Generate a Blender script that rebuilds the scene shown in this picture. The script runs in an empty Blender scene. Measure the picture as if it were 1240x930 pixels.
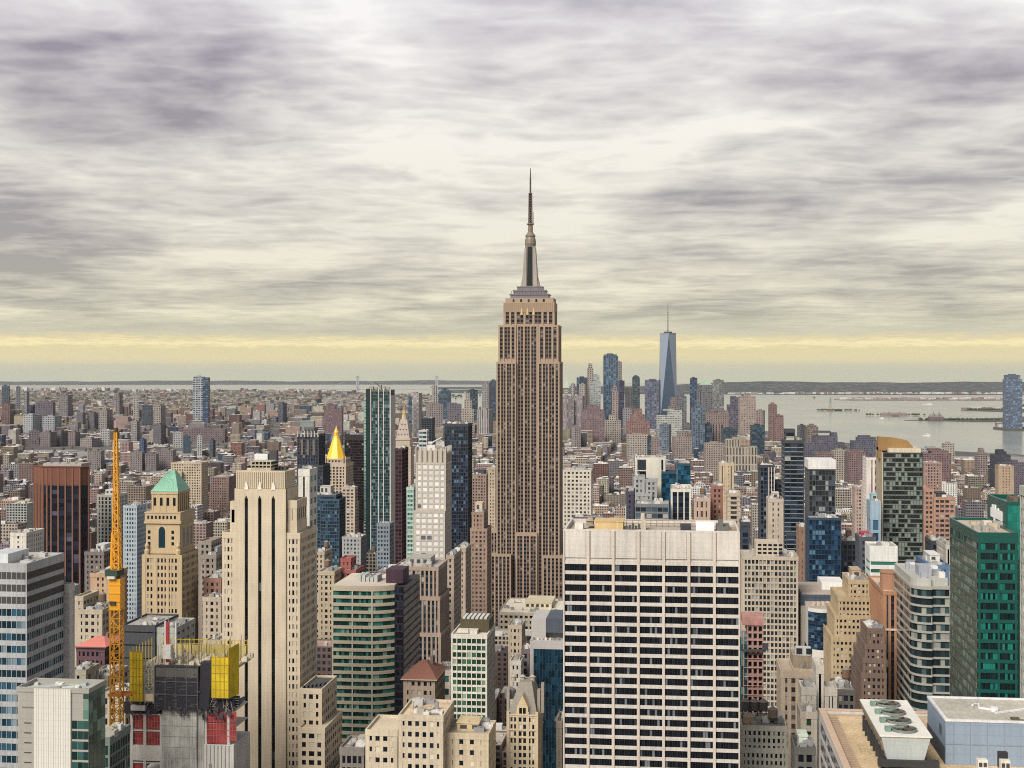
import bpy, math, random
import numpy as np
from mathutils import Vector
R = math.radians
scene = bpy.context.scene
COL = scene.collection
rng = random.Random(7)

# ------------------------------------------------------------------ camera, sky, sun, exposure
F, CX, EY, CH = 1670.0, 620.0, 450.0, 248.0      # focal length in photo pixels, principal column, eye level row, eye height (m)
TH = math.atan2(200.0, F)                         # the street grid vanishes 200 px beside the picture centre
cth, sth = math.cos(TH), math.sin(TH)
cam_d = bpy.data.cameras.new('camera')
cam = bpy.data.objects.new('camera', cam_d)
COL.objects.link(cam)
cam_d.sensor_width = 36.0
cam_d.lens = F / 1240.0 * 36.0
cam_d.shift_y = -15.0 / 1240.0
cam_d.clip_start, cam_d.clip_end = 1.0, 200000.0
cam.location = (0, 0, CH)
cam.rotation_euler = (R(90), 0, TH)
scene.camera = cam

EXPOSURE = 0.75
vs = scene.view_settings
vs.view_transform = 'Standard'
vs.look = 'None'
vs.exposure = EXPOSURE
vs.gamma = 1.0
vs.use_curve_mapping = False
scene.cycles.max_bounces = 5
scene.cycles.diffuse_bounces = 2
scene.cycles.glossy_bounces = 2
scene.cycles.volume_bounces = 0
scene.cycles.use_denoising = False
scene.cycles.filter_width = 1.05
scene.cycles.caustics_reflective = False
scene.cycles.caustics_refractive = False

SUN_EL, SUN_AZ = R(42), R(205)                    # the bright part of the overcast, behind the camera; azimuth from +Y towards +X
sun_dir = Vector((math.sin(SUN_AZ) * math.cos(SUN_EL), math.cos(SUN_AZ) * math.cos(SUN_EL), math.sin(SUN_EL)))
sd_ = bpy.data.lights.new('sun', 'SUN')
sd_.energy = 2.9
sd_.angle = R(34)
sd_.color = (1.0, 0.94, 0.85)
sun = bpy.data.objects.new('sun', sd_)
COL.objects.link(sun)
sun.rotation_euler = sun_dir.to_track_quat('Z', 'Y').to_euler()

world = bpy.data.worlds.new('World')
scene.world = world
world.use_nodes = True


class NT:
    """small helper for node trees"""
    def __init__(s, nt):
        s.nt = nt
        nt.nodes.clear()

    def n(s, t, **kw):
        nd = s.nt.nodes.new(t)
        for k, v in kw.items():
            setattr(nd, k, v)
        return nd

    def put(s, sock, v):
        if v is None:
            return
        if hasattr(v, 'links') and hasattr(v, 'node'):
            s.nt.links.new(v, sock)
        else:
            if isinstance(v, (tuple, list)) and len(v) == 3 and sock.type == 'RGBA':
                v = (*v, 1.0)
            sock.default_value = v

    def math(s, op, a, b=None, c=None, clamp=False):
        m = s.n('ShaderNodeMath', operation=op, use_clamp=clamp)
        for i, v in enumerate((a, b, c)):
            s.put(m.inputs[i], v)
        return m.outputs[0]

    def vmath(s, op, a, b=None):
        m = s.n('ShaderNodeVectorMath', operation=op)
        s.put(m.inputs[0], a)
        s.put(m.inputs[1], b)
        return m.outputs['Value'] if op in ('DOT_PRODUCT', 'LENGTH') else m.outputs[0]

    def sep(s, v):
        m = s.n('ShaderNodeSeparateXYZ')
        s.put(m.inputs[0], v)
        return m.outputs

    def comb(s, x, y, z):
        m = s.n('ShaderNodeCombineXYZ')
        for i, v in enumerate((x, y, z)):
            s.put(m.inputs[i], v)
        return m.outputs[0]

    def noise(s, vec, scale, detail=3.0, rough=0.5, dist=0.0):
        m = s.n('ShaderNodeTexNoise')
        s.put(m.inputs['Vector'], vec)
        m.inputs['Scale'].default_value = scale
        m.inputs['Detail'].default_value = detail
        m.inputs['Roughness'].default_value = rough
        m.inputs['Distortion'].default_value = dist
        return m.outputs[0]

    def ramp(s, fac, stops, interp='LINEAR'):
        m = s.n('ShaderNodeValToRGB')
        cr = m.color_ramp
        cr.interpolation = interp
        while len(cr.elements) < len(stops):
            cr.elements.new(0.5)
        for e, (p, c) in zip(cr.elements, sorted(stops, key=lambda q: q[0])):
            e.position = p
            e.color = (*c, 1.0) if isinstance(c, (tuple, list)) else (c, c, c, 1.0)
        s.put(m.inputs[0], fac)
        return m.outputs[0]

    def mix(s, fac, a, b, blend='MIX'):
        m = s.n('ShaderNodeMix', data_type='RGBA', blend_type=blend)
        s.put(m.inputs[0], fac)
        s.put(m.inputs[6], a)
        s.put(m.inputs[7], b)
        return m.outputs[2]

    def attr(s, name):
        return s.n('ShaderNodeAttribute', attribute_name=name).outputs

    def rng(s, v, a, b, c, d):
        m = s.n('ShaderNodeMapRange')
        for i, q in enumerate((v, a, b, c, d)):
            s.put(m.inputs[i], q)
        return m.outputs[0]


def build_world():
    t = NT(world.node_tree)
    d = t.n('ShaderNodeTexCoord').outputs['Generated']
    x, y, z = t.sep(d)
    zc = t.math('MAXIMUM', z, 0.0)
    inv = t.math('DIVIDE', 1.0, t.math('ADD', zc, 0.05))
    # a cloud deck seen in perspective: directions projected onto a level sheet, turned with the wind
    p = t.comb(t.math('MULTIPLY', t.math('MULTIPLY', t.math('ADD', t.math('MULTIPLY', x, 0.97), t.math('MULTIPLY', y, 0.12)), inv), 1.5),
               t.math('MULTIPLY', t.math('SUBTRACT', t.math('MULTIPLY', y, 0.97), t.math('MULTIPLY', x, 0.12)), inv), 3.3)
    warp = t.n('ShaderNodeTexNoise')
    t.put(warp.inputs['Vector'], p)
    warp.inputs['Scale'].default_value = 0.9
    warp.inputs['Detail'].default_value = 2.0
    wv = t.vmath('SUBTRACT', warp.outputs['Color'], (0.5, 0.5, 0.5))
    sc = t.n('ShaderNodeVectorMath', operation='SCALE')
    t.put(sc.inputs[0], wv)
    sc.inputs[3].default_value = 0.38
    p2 = t.vmath('ADD', p, sc.outputs[0])
    big = t.noise(p2, 0.5, 2.0, 0.45)
    mid = t.noise(t.vmath('MULTIPLY', p2, (0.9, 1.0, 1.0)), 1.7, 5.0, 0.5)
    fine = t.noise(t.vmath('MULTIPLY', p2, (0.9, 1.0, 1.0)), 6.0, 3.0, 0.55)
    roll = t.noise(t.vmath('MULTIPLY', p2, (0.6, 1.35, 1.0)), 2.4, 3.0, 0.5)
    roll = t.math('SUBTRACT', 1.0, t.math('MULTIPLY', t.math('ABSOLUTE', t.math('SUBTRACT', roll, 0.5)), 5.0))
    v = t.math('ADD', t.math('MULTIPLY', big, 0.70), t.math('ADD', t.math('MULTIPLY', mid, 0.36), t.math('MULTIPLY', fine, 0.12)))
    v = t.math('ADD', v, t.math('MULTIPLY', t.math('SUBTRACT', roll, 0.35), 0.085))
    v = t.rng(v, 0.455, 0.735, 0.0, 1.0)
    # cloud tone by height: lavender grey above, greenish cream lower down
    shade = t.ramp(zc, [(0.0, (0.52, 0.49, 0.33)), (0.035, (0.42, 0.40, 0.33)), (0.10, (0.37, 0.335, 0.335)), (0.17, (0.33, 0.295, 0.325)), (0.26, (0.31, 0.275, 0.345)), (0.5, (0.32, 0.33, 0.40)), (1.0, (0.30, 0.36, 0.46))])
    light = t.ramp(zc, [(0.0, (0.86, 0.78, 0.46)), (0.035, (0.82, 0.765, 0.565)), (0.10, (0.85, 0.805, 0.68)), (0.17, (0.91, 0.87, 0.79)), (0.26, (0.94, 0.91, 0.90)), (0.5, (0.80, 0.84, 0.9)), (1.0, (0.70, 0.78, 0.92))])
    cl = t.mix(v, shade, light)
    # clear strip along the horizon
    zn = t.math('ADD', zc, t.math('MULTIPLY', t.math('ADD', t.math('SUBTRACT', mid, 0.5), t.math('SUBTRACT', fine, 0.5)), 0.009))
    strip = t.ramp(t.math('MULTIPLY', zn, 10.0), [(0.0, (0.68, 0.67, 0.46)), (0.09, (0.84, 0.73, 0.41)), (0.165, (0.78, 0.68, 0.38)), (0.20, (1.0, 0.86, 0.47)), (0.235, (0.80, 0.69, 0.40)), (0.29, (0.56, 0.54, 0.42)), (0.40, (0.62, 0.60, 0.43))])
    edge = t.rng(zn, 0.024, 0.042, 0.0, 1.0)
    sky = t.mix(edge, strip, cl)
    # sky dimmed overhead to deepen shade between buildings, brighter round the hidden sun
    up = t.rng(z, 0.28, 0.8, 1.0, 0.28)
    glow = t.math('MAXIMUM', t.vmath('DOT_PRODUCT', d, tuple(sun_dir)), 0.0)
    glow = t.math('ADD', 1.0, t.math('MULTIPLY', t.math('POWER', glow, 3.0), 0.15))
    m = t.math('MULTIPLY', t.math('MULTIPLY', up, glow), SKY_GAIN)
    bg = t.n('ShaderNodeBackground')
    t.put(bg.inputs[0], sky)
    t.put(bg.inputs[1], m)
    ns = t.n('ShaderNodeTexSky', sky_type='NISHITA', sun_disc=False, sun_elevation=SUN_EL, sun_rotation=SUN_AZ)
    bg2 = t.n('ShaderNodeBackground')
    t.put(bg2.inputs[0], ns.outputs[0])
    bg2.inputs[1].default_value = 0.06
    mx = t.n('ShaderNodeMixShader')
    mx.inputs[0].default_value = 0.94
    t.nt.links.new(bg2.outputs[0], mx.inputs[1])
    t.nt.links.new(bg.outputs[0], mx.inputs[2])
    out = t.n('ShaderNodeOutputWorld')
    t.nt.links.new(mx.outputs[0], out.inputs[0])


SKY_GAIN = 0.635
build_world()

# ------------------------------------------------------------------ geometry of the view (survey helpers)
ER = 7.4e6                                        # effective earth radius


def gz(x, y):
    return -(x * x + y * y) / (2 * ER)


def ray(px):
    q = (px - CX) / F
    return (-sth + cth * q, cth + sth * q)


def atY(px, Y):
    """x of the sight line through column px where it crosses the street line Y, and its camera depth"""
    dx, dy = ray(px)
    t = Y / dy
    return t * dx, t


def zat(py, t):
    return CH - (py - EY) * t / F


def atD(px, D):
    dx, dy = ray(px)
    return D * dx, D * dy


def proj(x, y, z):
    xc = x * cth + y * sth
    d = max(-x * sth + y * cth, 1.0)
    return CX + F * xc / d, EY + F * (CH - z) / d, d


def row_dist(py):
    """distance at which the curved sea level is seen on row py"""
    k = (py - EY) / F
    disc = k * k - 4 * CH / (2 * ER)
    if disc <= 0:
        return 60000.0
    return (k - math.sqrt(disc)) * ER


# ------------------------------------------------------------------ mesh collector
class MB:
    def __init__(s):
        s.v, s.f, s.r, s.uv, s.w, s.g, s.p = [], [], [], [], [], [], []

    def face(s, pts, r=0.5):
        i = len(s.v)
        s.v.extend(pts)
        s.f.append(tuple(range(i, i + len(pts))))
        s.r.append(r)

    def box(s, x0, x1, y0, y1, z0, z1, r=0.5, bottom=True):
        i = len(s.v)
        s.v.extend(((x0, y0, z0), (x1, y0, z0), (x1, y1, z0), (x0, y1, z0), (x0, y0, z1), (x1, y0, z1), (x1, y1, z1), (x0, y1, z1)))
        fs = [(i, i + 1, i + 5, i + 4), (i + 1, i + 2, i + 6, i + 5), (i + 2, i + 3, i + 7, i + 6), (i + 3, i, i + 4, i + 7), (i + 4, i + 5, i + 6, i + 7)]
        if bottom:
            fs.append((i + 3, i + 2, i + 1, i))
        s.f.extend(fs)
        s.r.extend([r] * len(fs))

    def frustum(s, a, z0, b, z1):
        """rectangle a=(x0,x1,y0,y1) at z0 to rectangle b at z1"""
        i = len(s.v)
        for (x0, x1, y0, y1), z in ((a, z0), (b, z1)):
            s.v.extend(((x0, y0, z), (x1, y0, z), (x1, y1, z), (x0, y1, z)))
        fs = [(i, i + 1, i + 5, i + 4), (i + 1, i + 2, i + 6, i + 5), (i + 2, i + 3, i + 7, i + 6), (i + 3, i, i + 4, i + 7), (i + 4, i + 5, i + 6, i + 7), (i + 3, i + 2, i + 1, i)]
        s.f.extend(fs)
        s.r.extend([0.5] * 6)

    def prism(s, poly, z0, z1):
        n = len(poly)
        i = len(s.v)
        s.v.extend([(x, y, z0) for x, y in poly] + [(x, y, z1) for x, y in poly])
        for k in range(n):
            k2 = (k + 1) % n
            s.f.append((i + k, i + k2, i + n + k2, i + n + k))
        s.f.append(tuple(i + n + k for k in range(n)))
        s.f.append(tuple(i + n - 1 - k for k in range(n)))
        s.r.extend([0.5] * (n + 2))

    def cyl(s, cx, cy, z0, z1, r0, r1=None, n=12, rot=0.0):
        r1 = r0 if r1 is None else r1
        i = len(s.v)
        for z, rr in ((z0, r0), (z1, max(r1, 0.001))):
            for k in range(n):
                a = rot + 2 * math.pi * k / n
                s.v.append((cx + rr * math.cos(a), cy + rr * math.sin(a), z))
        for k in range(n):
            k2 = (k + 1) % n
            s.f.append((i + k, i + k2, i + n + k2, i + n + k))
        s.f.append(tuple(i + n + k for k in range(n)))
        s.f.append(tuple(i + n - 1 - k for k in range(n)))
        s.r.extend([0.5] * (n + 2))

    def lathe(s, cx, cy, prof, n=16, rot=0.0):
        for (z0, r0), (z1, r1) in zip(prof, prof[1:]):
            s.cyl(cx, cy, z0, z1, r0, r1, n, rot)

    def bar(s, p, q, w, w2=None):
        p, q = Vector(p), Vector(q)
        d = (q - p)
        if d.length < 1e-6:
            return
        d.normalize()
        up = Vector((0, 0, 1)) if abs(d.z) < 0.95 else Vector((1, 0, 0))
        a = d.cross(up).normalized()
        b = a.cross(d).normalized()
        w2 = w if w2 is None else w2
        i = len(s.v)
        for c, ww in ((p, w), (q, w2)):
            for sa, sb in ((-1, -1), (1, -1), (1, 1), (-1, 1)):
                v = c + a * (sa * ww / 2) + b * (sb * ww / 2)
                s.v.append(tuple(v))
        s.f.extend([(i, i + 1, i + 5, i + 4), (i + 1, i + 2, i + 6, i + 5), (i + 2, i + 3, i + 7, i + 6), (i + 3, i, i + 4, i + 7), (i + 4, i + 5, i + 6, i + 7), (i + 3, i + 2, i + 1, i)])
        s.r.extend([0.5] * 6)

    def spin(s, cx, cy, a, start=0):
        ca, sa = math.cos(a), math.sin(a)
        for k in range(start, len(s.v)):
            x, y, z = s.v[k]
            x -= cx
            y -= cy
            s.v[k] = (cx + x * ca - y * sa, cy + x * sa + y * ca, z)

    # --- boxes whose windows come from the shared facade material (uv in bays and storeys)
    def cface(s, pts, uvs, w, g, p):
        i = len(s.v)
        s.v.extend(pts)
        s.f.append(tuple(range(i, i + len(pts))))
        s.uv.extend(uvs)
        s.w.append(w)
        s.g.append(g)
        s.p.append(p)

    def cbox(s, x0, x1, y0, y1, z0, z1, w, g, roofc, bay=3.4, fl=3.5, wf=(0.5, 0.55), seed=0.0, parapet=0.0, back=True, rot=None, blank=None):
        start = len(s.v)
        nz = max(1, round((z1 - z0) / fl))
        u0 = math.floor(seed * 97) * 20.0
        no = (0.0, 0.0, 0.0)
        P = (wf[0], wf[1], seed)
        nx, ny = max(1, round((x1 - x0) / bay)), max(1, round((y1 - y0) / bay))

        def side(ax, ay, bx, by, n, off, pp):
            s.cface([(ax, ay, z0), (bx, by, z0), (bx, by, z1), (ax, ay, z1)], [(u0 + off, 0), (u0 + off + n, 0), (u0 + off + n, nz), (u0 + off, nz)], w, g, pp)
        side(x0, y0, x1, y0, nx, 0, P)
        bl = (0.0, 0.0, seed) if blank else P
        side(x1, y0, x1, y1, ny, 40, bl)
        side(x0, y1, x0, y0, ny, 80, bl)
        if back:
            side(x1, y1, x0, y1, nx, 120, P)
        z = [(0, 0)] * 4
        if parapet > 0 and x1 - x0 > 3 and y1 - y0 > 3:
            e = 0.45
            a, b, c, d = x0 + e, x1 - e, y0 + e, y1 - e
            zr = z1 - parapet
            for q in ([(x0, y0), (x1, y0), (b, c), (a, c)], [(x1, y0), (x1, y1), (b, d), (b, c)], [(x1, y1), (x0, y1), (a, d), (b, d)], [(x0, y1), (x0, y0), (a, c), (a, d)]):
                s.cface([(*k, z1) for k in q], z, tuple(min(1, k * 1.1) for k in w), g, no)
            for (ax, ay), (bx, by) in (((a, c), (b, c)), ((b, c), (b, d)), ((b, d), (a, d)), ((a, d), (a, c))):
                s.cface([(bx, by, zr), (ax, ay, zr), (ax, ay, z1), (bx, by, z1)], z, w, g, no)
            s.cface([(a, c, zr), (b, c, zr), (b, d, zr), (a, d, zr)], z, roofc, g, no)
        else:
            s.cface([(x0, y0, z1), (x1, y0, z1), (x1, y1, z1), (x0, y1, z1)], z, roofc, g, no)
        if rot:
            s.spin((x0 + x1) / 2, (y0 + y1) / 2, rot, start)

    def cplain(s, x0, x1, y0, y1, z0, z1, w, roofc=None):
        s.cbox(x0, x1, y0, y1, z0, z1, w, (0.02, 0.02, 0.02), roofc or w, wf=(0.0, 0.0))

    def ccyl(s, cx, cy, z0, z1, r, w, cone=0.0, n=8):
        pts = [(cx + r * math.cos(2 * math.pi * k / n), cy + r * math.sin(2 * math.pi * k / n)) for k in range(n)]
        no = (0.0, 0.0, 0.0)
        for k in range(n):
            a, b = pts[k], pts[(k + 1) % n]
            s.cface([(*a, z0), (*b, z0), (*b, z1), (*a, z1)], [(0, 0)] * 4, w, w, no)
            s.cface([(*a, z1), (*b, z1), (cx, cy, z1 + cone)], [(0, 0)] * 3, w, w, no)


def link_mesh(name, mb, mat, origin=(0, 0, 0), parent=None, smooth=False):
    me = bpy.data.meshes.new(name)
    o3 = origin
    v = [(a - o3[0], b - o3[1], c - o3[2]) for a, b, c in mb.v] if o3 != (0, 0, 0) else mb.v
    me.from_pydata(v, [], mb.f)
    if mb.w:
        for nm, dat in (('wallc', mb.w), ('glassc', mb.g), ('wf', mb.p)):
            at = me.attributes.new(nm, 'FLOAT_VECTOR', 'FACE')
            at.data.foreach_set('vector', np.asarray(dat, dtype=np.float32).ravel())
        ul = me.uv_layers.new(name='bays')
        ul.data.foreach_set('uv', np.asarray(mb.uv, dtype=np.float32).ravel())
    elif len(mb.r) == len(mb.f):
        at = me.attributes.new('rnd', 'FLOAT', 'FACE')
        at.data.foreach_set('value', np.asarray(mb.r, dtype=np.float32))
    me.materials.append(mat)
    if smooth:
        me.polygons.foreach_set('use_smooth', [True] * len(me.polygons))
    o = bpy.data.objects.new(name, me)
    COL.objects.link(o)
    if parent is not None:
        o.parent = parent
    return o


# ------------------------------------------------------------------ materials
MC = {}


def base_mat(key):
    m = bpy.data.materials.new(key)
    m.use_nodes = True
    t = NT(m.node_tree)
    b = t.n('ShaderNodeBsdfPrincipled')
    o = t.n('ShaderNodeOutputMaterial')
    t.nt.links.new(b.outputs[0], o.inputs[0])
    return m, t, b


def mwall(c, rough=0.85, var=0.32, metal=0.0, grain=1.0):
    k = ('w', tuple(round(q, 3) for q in c), rough, var, metal, grain)
    if k in MC:
        return MC[k]
    m, t, b = base_mat('wall')
    co = t.n('ShaderNodeTexCoord').outputs['Object']
    big = t.noise(co, 0.06 * grain, 3.0, 0.55)
    streak = t.noise(t.vmath('MULTIPLY', co, (1.1 * grain, 1.1 * grain, 0.045 * grain)), 1.0, 4.0, 0.6)
    fine = t.noise(co, 1.7 * grain, 3.0, 0.65)
    f = t.math('ADD', t.math('ADD', t.math('MULTIPLY', big, 0.4), t.math('MULTIPLY', streak, 0.45)), t.math('MULTIPLY', fine, 0.35))
    f = t.rng(f, 0.35, 0.85, 1.0 - var * 1.3, 1.0 + var)
    # faint courses and patched panels
    zz = t.sep(co)[2]
    crs = t.math('LESS_THAN', t.math('FRACT', t.math('MULTIPLY', zz, 0.62 * grain)), 0.10)
    f = t.math('MULTIPLY', f, t.math('SUBTRACT', 1.0, t.math('MULTIPLY', crs, 0.10)))
    mul = t.n('ShaderNodeVectorMath', operation='SCALE')
    t.put(mul.inputs[0], tuple(c))
    t.put(mul.inputs[3], f)
    hue = t.noise(co, 0.21 * grain, 2.0)
    col = t.mix(t.math('MULTIPLY', hue, 0.16), mul.outputs[0], (c[0] * 0.75, c[1] * 0.72, c[2] * 0.72))
    t.put(b.inputs['Base Color'], col)
    b.inputs['Roughness'].default_value = rough
    b.inputs['Metallic'].default_value = metal
    MC[k] = m
    return m


def mglass(c, blind=0.08, rough=0.12, metal=0.0, blindc=(0.30, 0.29, 0.25), spread=2.4, wave=0.02):
    k = ('g', tuple(round(q, 4) for q in c), blind, rough, metal, blindc, spread)
    if k in MC:
        return MC[k]
    m, t, b = base_mat('glass')
    r = t.attr('rnd')['Fac']
    lo = tuple(q * (0.45 if spread > 1.5 else 0.86) for q in c)
    hi = tuple(min(1.0, q * spread) for q in c)
    st = [(0.0, lo), (0.55, c), (max(0.6, 0.97 - blind), hi)]
    if blind > 0:
        st += [(1.0 - blind, blindc)]
        st += [(1.0, tuple(q * 1.25 for q in blindc))]
    col = t.ramp(r, st)
    t.put(b.inputs['Base Color'], col)
    b.inputs['Roughness'].default_value = rough
    b.inputs['Metallic'].default_value = metal
    b.inputs['IOR'].default_value = 1.5
    b.inputs['Specular IOR Level'].default_value = 0.3
    co = t.n('ShaderNodeTexCoord').outputs['Object']
    nz = t.noise(t.vmath('ADD', co, t.comb(t.math('MULTIPLY', r, 37.0), 0.0, t.math('MULTIPLY', r, 91.0))), 0.35, 1.0)
    bp = t.n('ShaderNodeBump')
    bp.inputs['Strength'].default_value = 0.12
    bp.inputs['Distance'].default_value = 0.25
    t.put(bp.inputs['Height'], nz)
    t.nt.links.new(bp.outputs[0], b.inputs['Normal'])
    MC[k] = m
    return m


def mcity():
    if 'city' in MC:
        return MC['city']
    m, t, b = base_mat('city_facade')
    uv = t.n('ShaderNodeUVMap', uv_map='bays').outputs[0]
    u, v, _ = t.sep(uv)
    wx, wy, sd = t.sep(t.attr('wf')['Vector'])
    fu = t.math('ABSOLUTE', t.math('SUBTRACT', t.math('FRACT', u), 0.5))
    fv = t.math('ABSOLUTE', t.math('SUBTRACT', t.math('FRACT', v), 0.5))
    win = t.math('MULTIPLY', t.math('LESS_THAN', fu, t.math('MULTIPLY', wx, 0.5)), t.math('LESS_THAN', fv, t.math('MULTIPLY', wy, 0.5)))
    wn = t.n('ShaderNodeTexWhiteNoise', noise_dimensions='3D')
    t.put(wn.inputs['Vector'], t.comb(t.math('FLOOR', u), t.math('FLOOR', v), t.math('MULTIPLY', sd, 50.0)))
    gl = t.n('ShaderNodeVectorMath', operation='SCALE')
    t.put(gl.inputs[0], t.attr('glassc')['Vector'])
    t.put(gl.inputs[3], t.rng(t.math('POWER', wn.outputs[0], 2.5), 0.0, 1.0, 0.55, 2.3))
    co = t.n('ShaderNodeNewGeometry').outputs['Position']
    big = t.noise(co, 0.07, 3.0, 0.6)
    fine = t.noise(t.vmath('MULTIPLY', co, (1.0, 1.0, 0.25)), 0.9, 3.0, 0.6)
    f = t.rng(t.math('ADD', t.math('MULTIPLY', big, 0.6), t.math('MULTIPLY', fine, 0.4)), 0.3, 0.75, 0.72, 1.2)
    wl = t.n('ShaderNodeVectorMath', operation='SCALE')
    t.put(wl.inputs[0], t.attr('wallc')['Vector'])
    t.put(wl.inputs[3], f)
    t.put(b.inputs['Base Color'], t.mix(win, wl.outputs[0], gl.outputs[0]))
    t.put(b.inputs['Roughness'], t.rng(win, 0.0, 1.0, 0.88, 0.25))
    b.inputs['Specular IOR Level'].default_value = 0.3
    MC['city'] = m
    return m


CITY = mcity()

# ------------------------------------------------------------------ things
THINGS = []                                       # records used to keep the rest of the city clear of the named buildings


class Thing:
    def __init__(s, name, label, cat='building', ref=None, group=None):
        s.name, s.label, s.cat, s.ref, s.group = name, label, cat, ref, group
        s.parts = []

    def part(s, name, mb, mat, parent=None, kind=None, label=None, smooth=False):
        if mb.f:
            s.parts.append([name, mb, mat, parent, kind, label, smooth])
            return len(s.parts) - 1
        return None

    def done(s, vb=None, claim=True, base=0.0, rot=0.0):
        xs = np.array([p for q in s.parts for p in q[1].v])
        lo, hi = xs.min(0), xs.max(0)
        o = (float((lo[0] + hi[0]) / 2), float((lo[1] + hi[1]) / 2), float(lo[2]))
        if len(s.parts) == 1:
            n, mb, mat, _, _, _, sm = s.parts[0]
            root = link_mesh(s.name, mb, mat, o, smooth=sm)
        else:
            root = bpy.data.objects.new(s.name, None)
            COL.objects.link(root)
            objs = []
            for n, mb, mat, par, kind, lab, sm in s.parts:
                po = root if par is None else objs[par]
                ob = link_mesh(n, mb, mat, o, po, sm)
                if kind:
                    ob['kind'] = kind
                if lab:
                    ob['label'] = lab
                objs.append(ob)
        root.location = o
        root.rotation_euler.z = rot
        root['label'] = s.label
        root['category'] = s.cat
        if s.group:
            root['group'] = s.group
        if claim:
            pr = [proj(a, b, c)[:2] for a in (lo[0], hi[0]) for b in (lo[1], hi[1]) for c in (lo[2], hi[2])]
            pxs = [q[0] for q in pr]
            top = proj(o[0], lo[1], hi[2])[1]
            THINGS.append(dict(x0=lo[0], x1=hi[0], y0=lo[1], y1=hi[1], z1=hi[2], pl=min(pxs), pr=max(pxs), top=top, vb=vb if vb is not None else top + 60, ref=s.ref, name=s.name))
        return root


def structure(name, mb, mat, smooth=False):
    o = link_mesh(name, mb, mat, smooth=smooth)
    o['kind'] = 'structure'
    return o


def stuff(name, mb, mat):
    o = link_mesh(name, mb, mat)
    o['kind'] = 'stuff'
    return o


# ------------------------------------------------------------------ facades with real depth
def sty(wall, glass=(0.012, 0.02, 0.035), **k):
    d = dict(wall=wall, glass=glass, fh=3.7, bw=3.2, pw=0.9, sh=1.5, pd=0.30, sd=0.27, ins=0.42, top=2.5, mode='rows', smat=None, blind=0.08, gm=0.0, rough=0.12, blindc=(0.30, 0.29, 0.25), spread=2.4, faces='FLR', roof=(0.42, 0.40, 0.37), var=0.36, base=0.0)
    d.update(k)
    return d


def facade(wall, spand, panes, box, st):
    """frame, spandrels and panes of one volume; wall/spand are collectors, panes gets (face,row,col,quad,area)"""
    x0, x1, y0, y1, z0, z1 = box
    ins, fh, sh, bw, pw = st['ins'], st['fh'], st['sh'], st['bw'], st['pw']
    X0, X1, Y0, Y1 = x0 + ins, x1 - ins, y0 + ins, y1 - ins
    zt = z1 - st['top']
    wall.box(X0, X1, Y0, Y1, z0, zt + 0.03)
    if st['top'] > 0.1:
        e = 0.45
        wall.box(x0, x1, y0, y1, zt, z1 - 0.9 if st['top'] > 1.4 else z1)
        if st['top'] > 1.4:
            for b in ((x0, x1, y0, y0 + e), (x0, x1, y1 - e, y1), (x0, x0 + e, y0 + e, y1 - e), (x1 - e, x1, y0 + e, y1 - e)):
                wall.box(*b, z1 - 0.9, z1)
    zb = z0 + st['base']
    if st['base'] > 0:
        wall.box(x0, x1, y0, y1, z0, zb)
    n = max(1, int((zt - zb) / fh + 0.02))
    sd, pd = st['sd'], st['pd']
    if sh > 0:
        for k in range(n):
            a = zt - (k + 1) * fh
            spand.box(X0 - sd, X1 + sd, Y0 - sd, Y1 + sd, a, a + sh)
    low = zt - n * fh
    if low - zb > 0.1:
        wall.box(x0, x1, y0, y1, zb, low)
    nx = max(1, round((X1 - X0) / bw))
    ny = max(1, round((Y1 - Y0) / bw))
    bx, by = (X1 - X0) / nx, (Y1 - Y0) / ny
    if pw > 0:
        for i in range(nx + 1):
            c = X0 + i * bx
            a, b = max(c - pw / 2, X0 - pd), min(c + pw / 2, X1 + pd)
            if i == 0:
                a, b = X0 - pd + 0.005, X0 + pw
            if i == nx:
                a, b = X1 - pw, X1 + pd - 0.005
            wall.box(a, b, Y0 - pd, Y0 + 0.02, low, zt)
            if 'B' in st['faces']:
                wall.box(a, b, Y1 - 0.02, Y1 + pd, low, zt)
        for i in range(ny + 1):
            c = Y0 + i * by
            a, b = max(c - pw / 2, Y0), min(c + pw / 2, Y1 + pd)
            wall.box(X1 - 0.02, X1 + pd, a, b, low, zt)
            wall.box(X0 - pd, X0 + 0.02, a, b, low, zt)
    e = 0.03
    for k in range(n):
        a = zt - (k + 1) * fh + sh
        b = zt - k * fh
        for i in range(nx):
            p, q = X0 + i * bx, X0 + (i + 1) * bx
            panes.append(('F', k, i, ((p, Y0 - e, a), (q, Y0 - e, a), (q, Y0 - e, b), (p, Y0 - e, b)), (q - p) * (b - a)))
        for i in range(ny):
            p, q = Y0 + i * by, Y0 + (i + 1) * by
            panes.append(('R', k, i, ((X1 + e, p, a), (X1 + e, q, a), (X1 + e, q, b), (X1 + e, p, b)), (q - p) * (b - a)))
            panes.append(('L', k, i, ((X0 - e, q, a), (X0 - e, p, a), (X0 - e, p, b), (X0 - e, q, b)), (q - p) * (b - a)))


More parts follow.
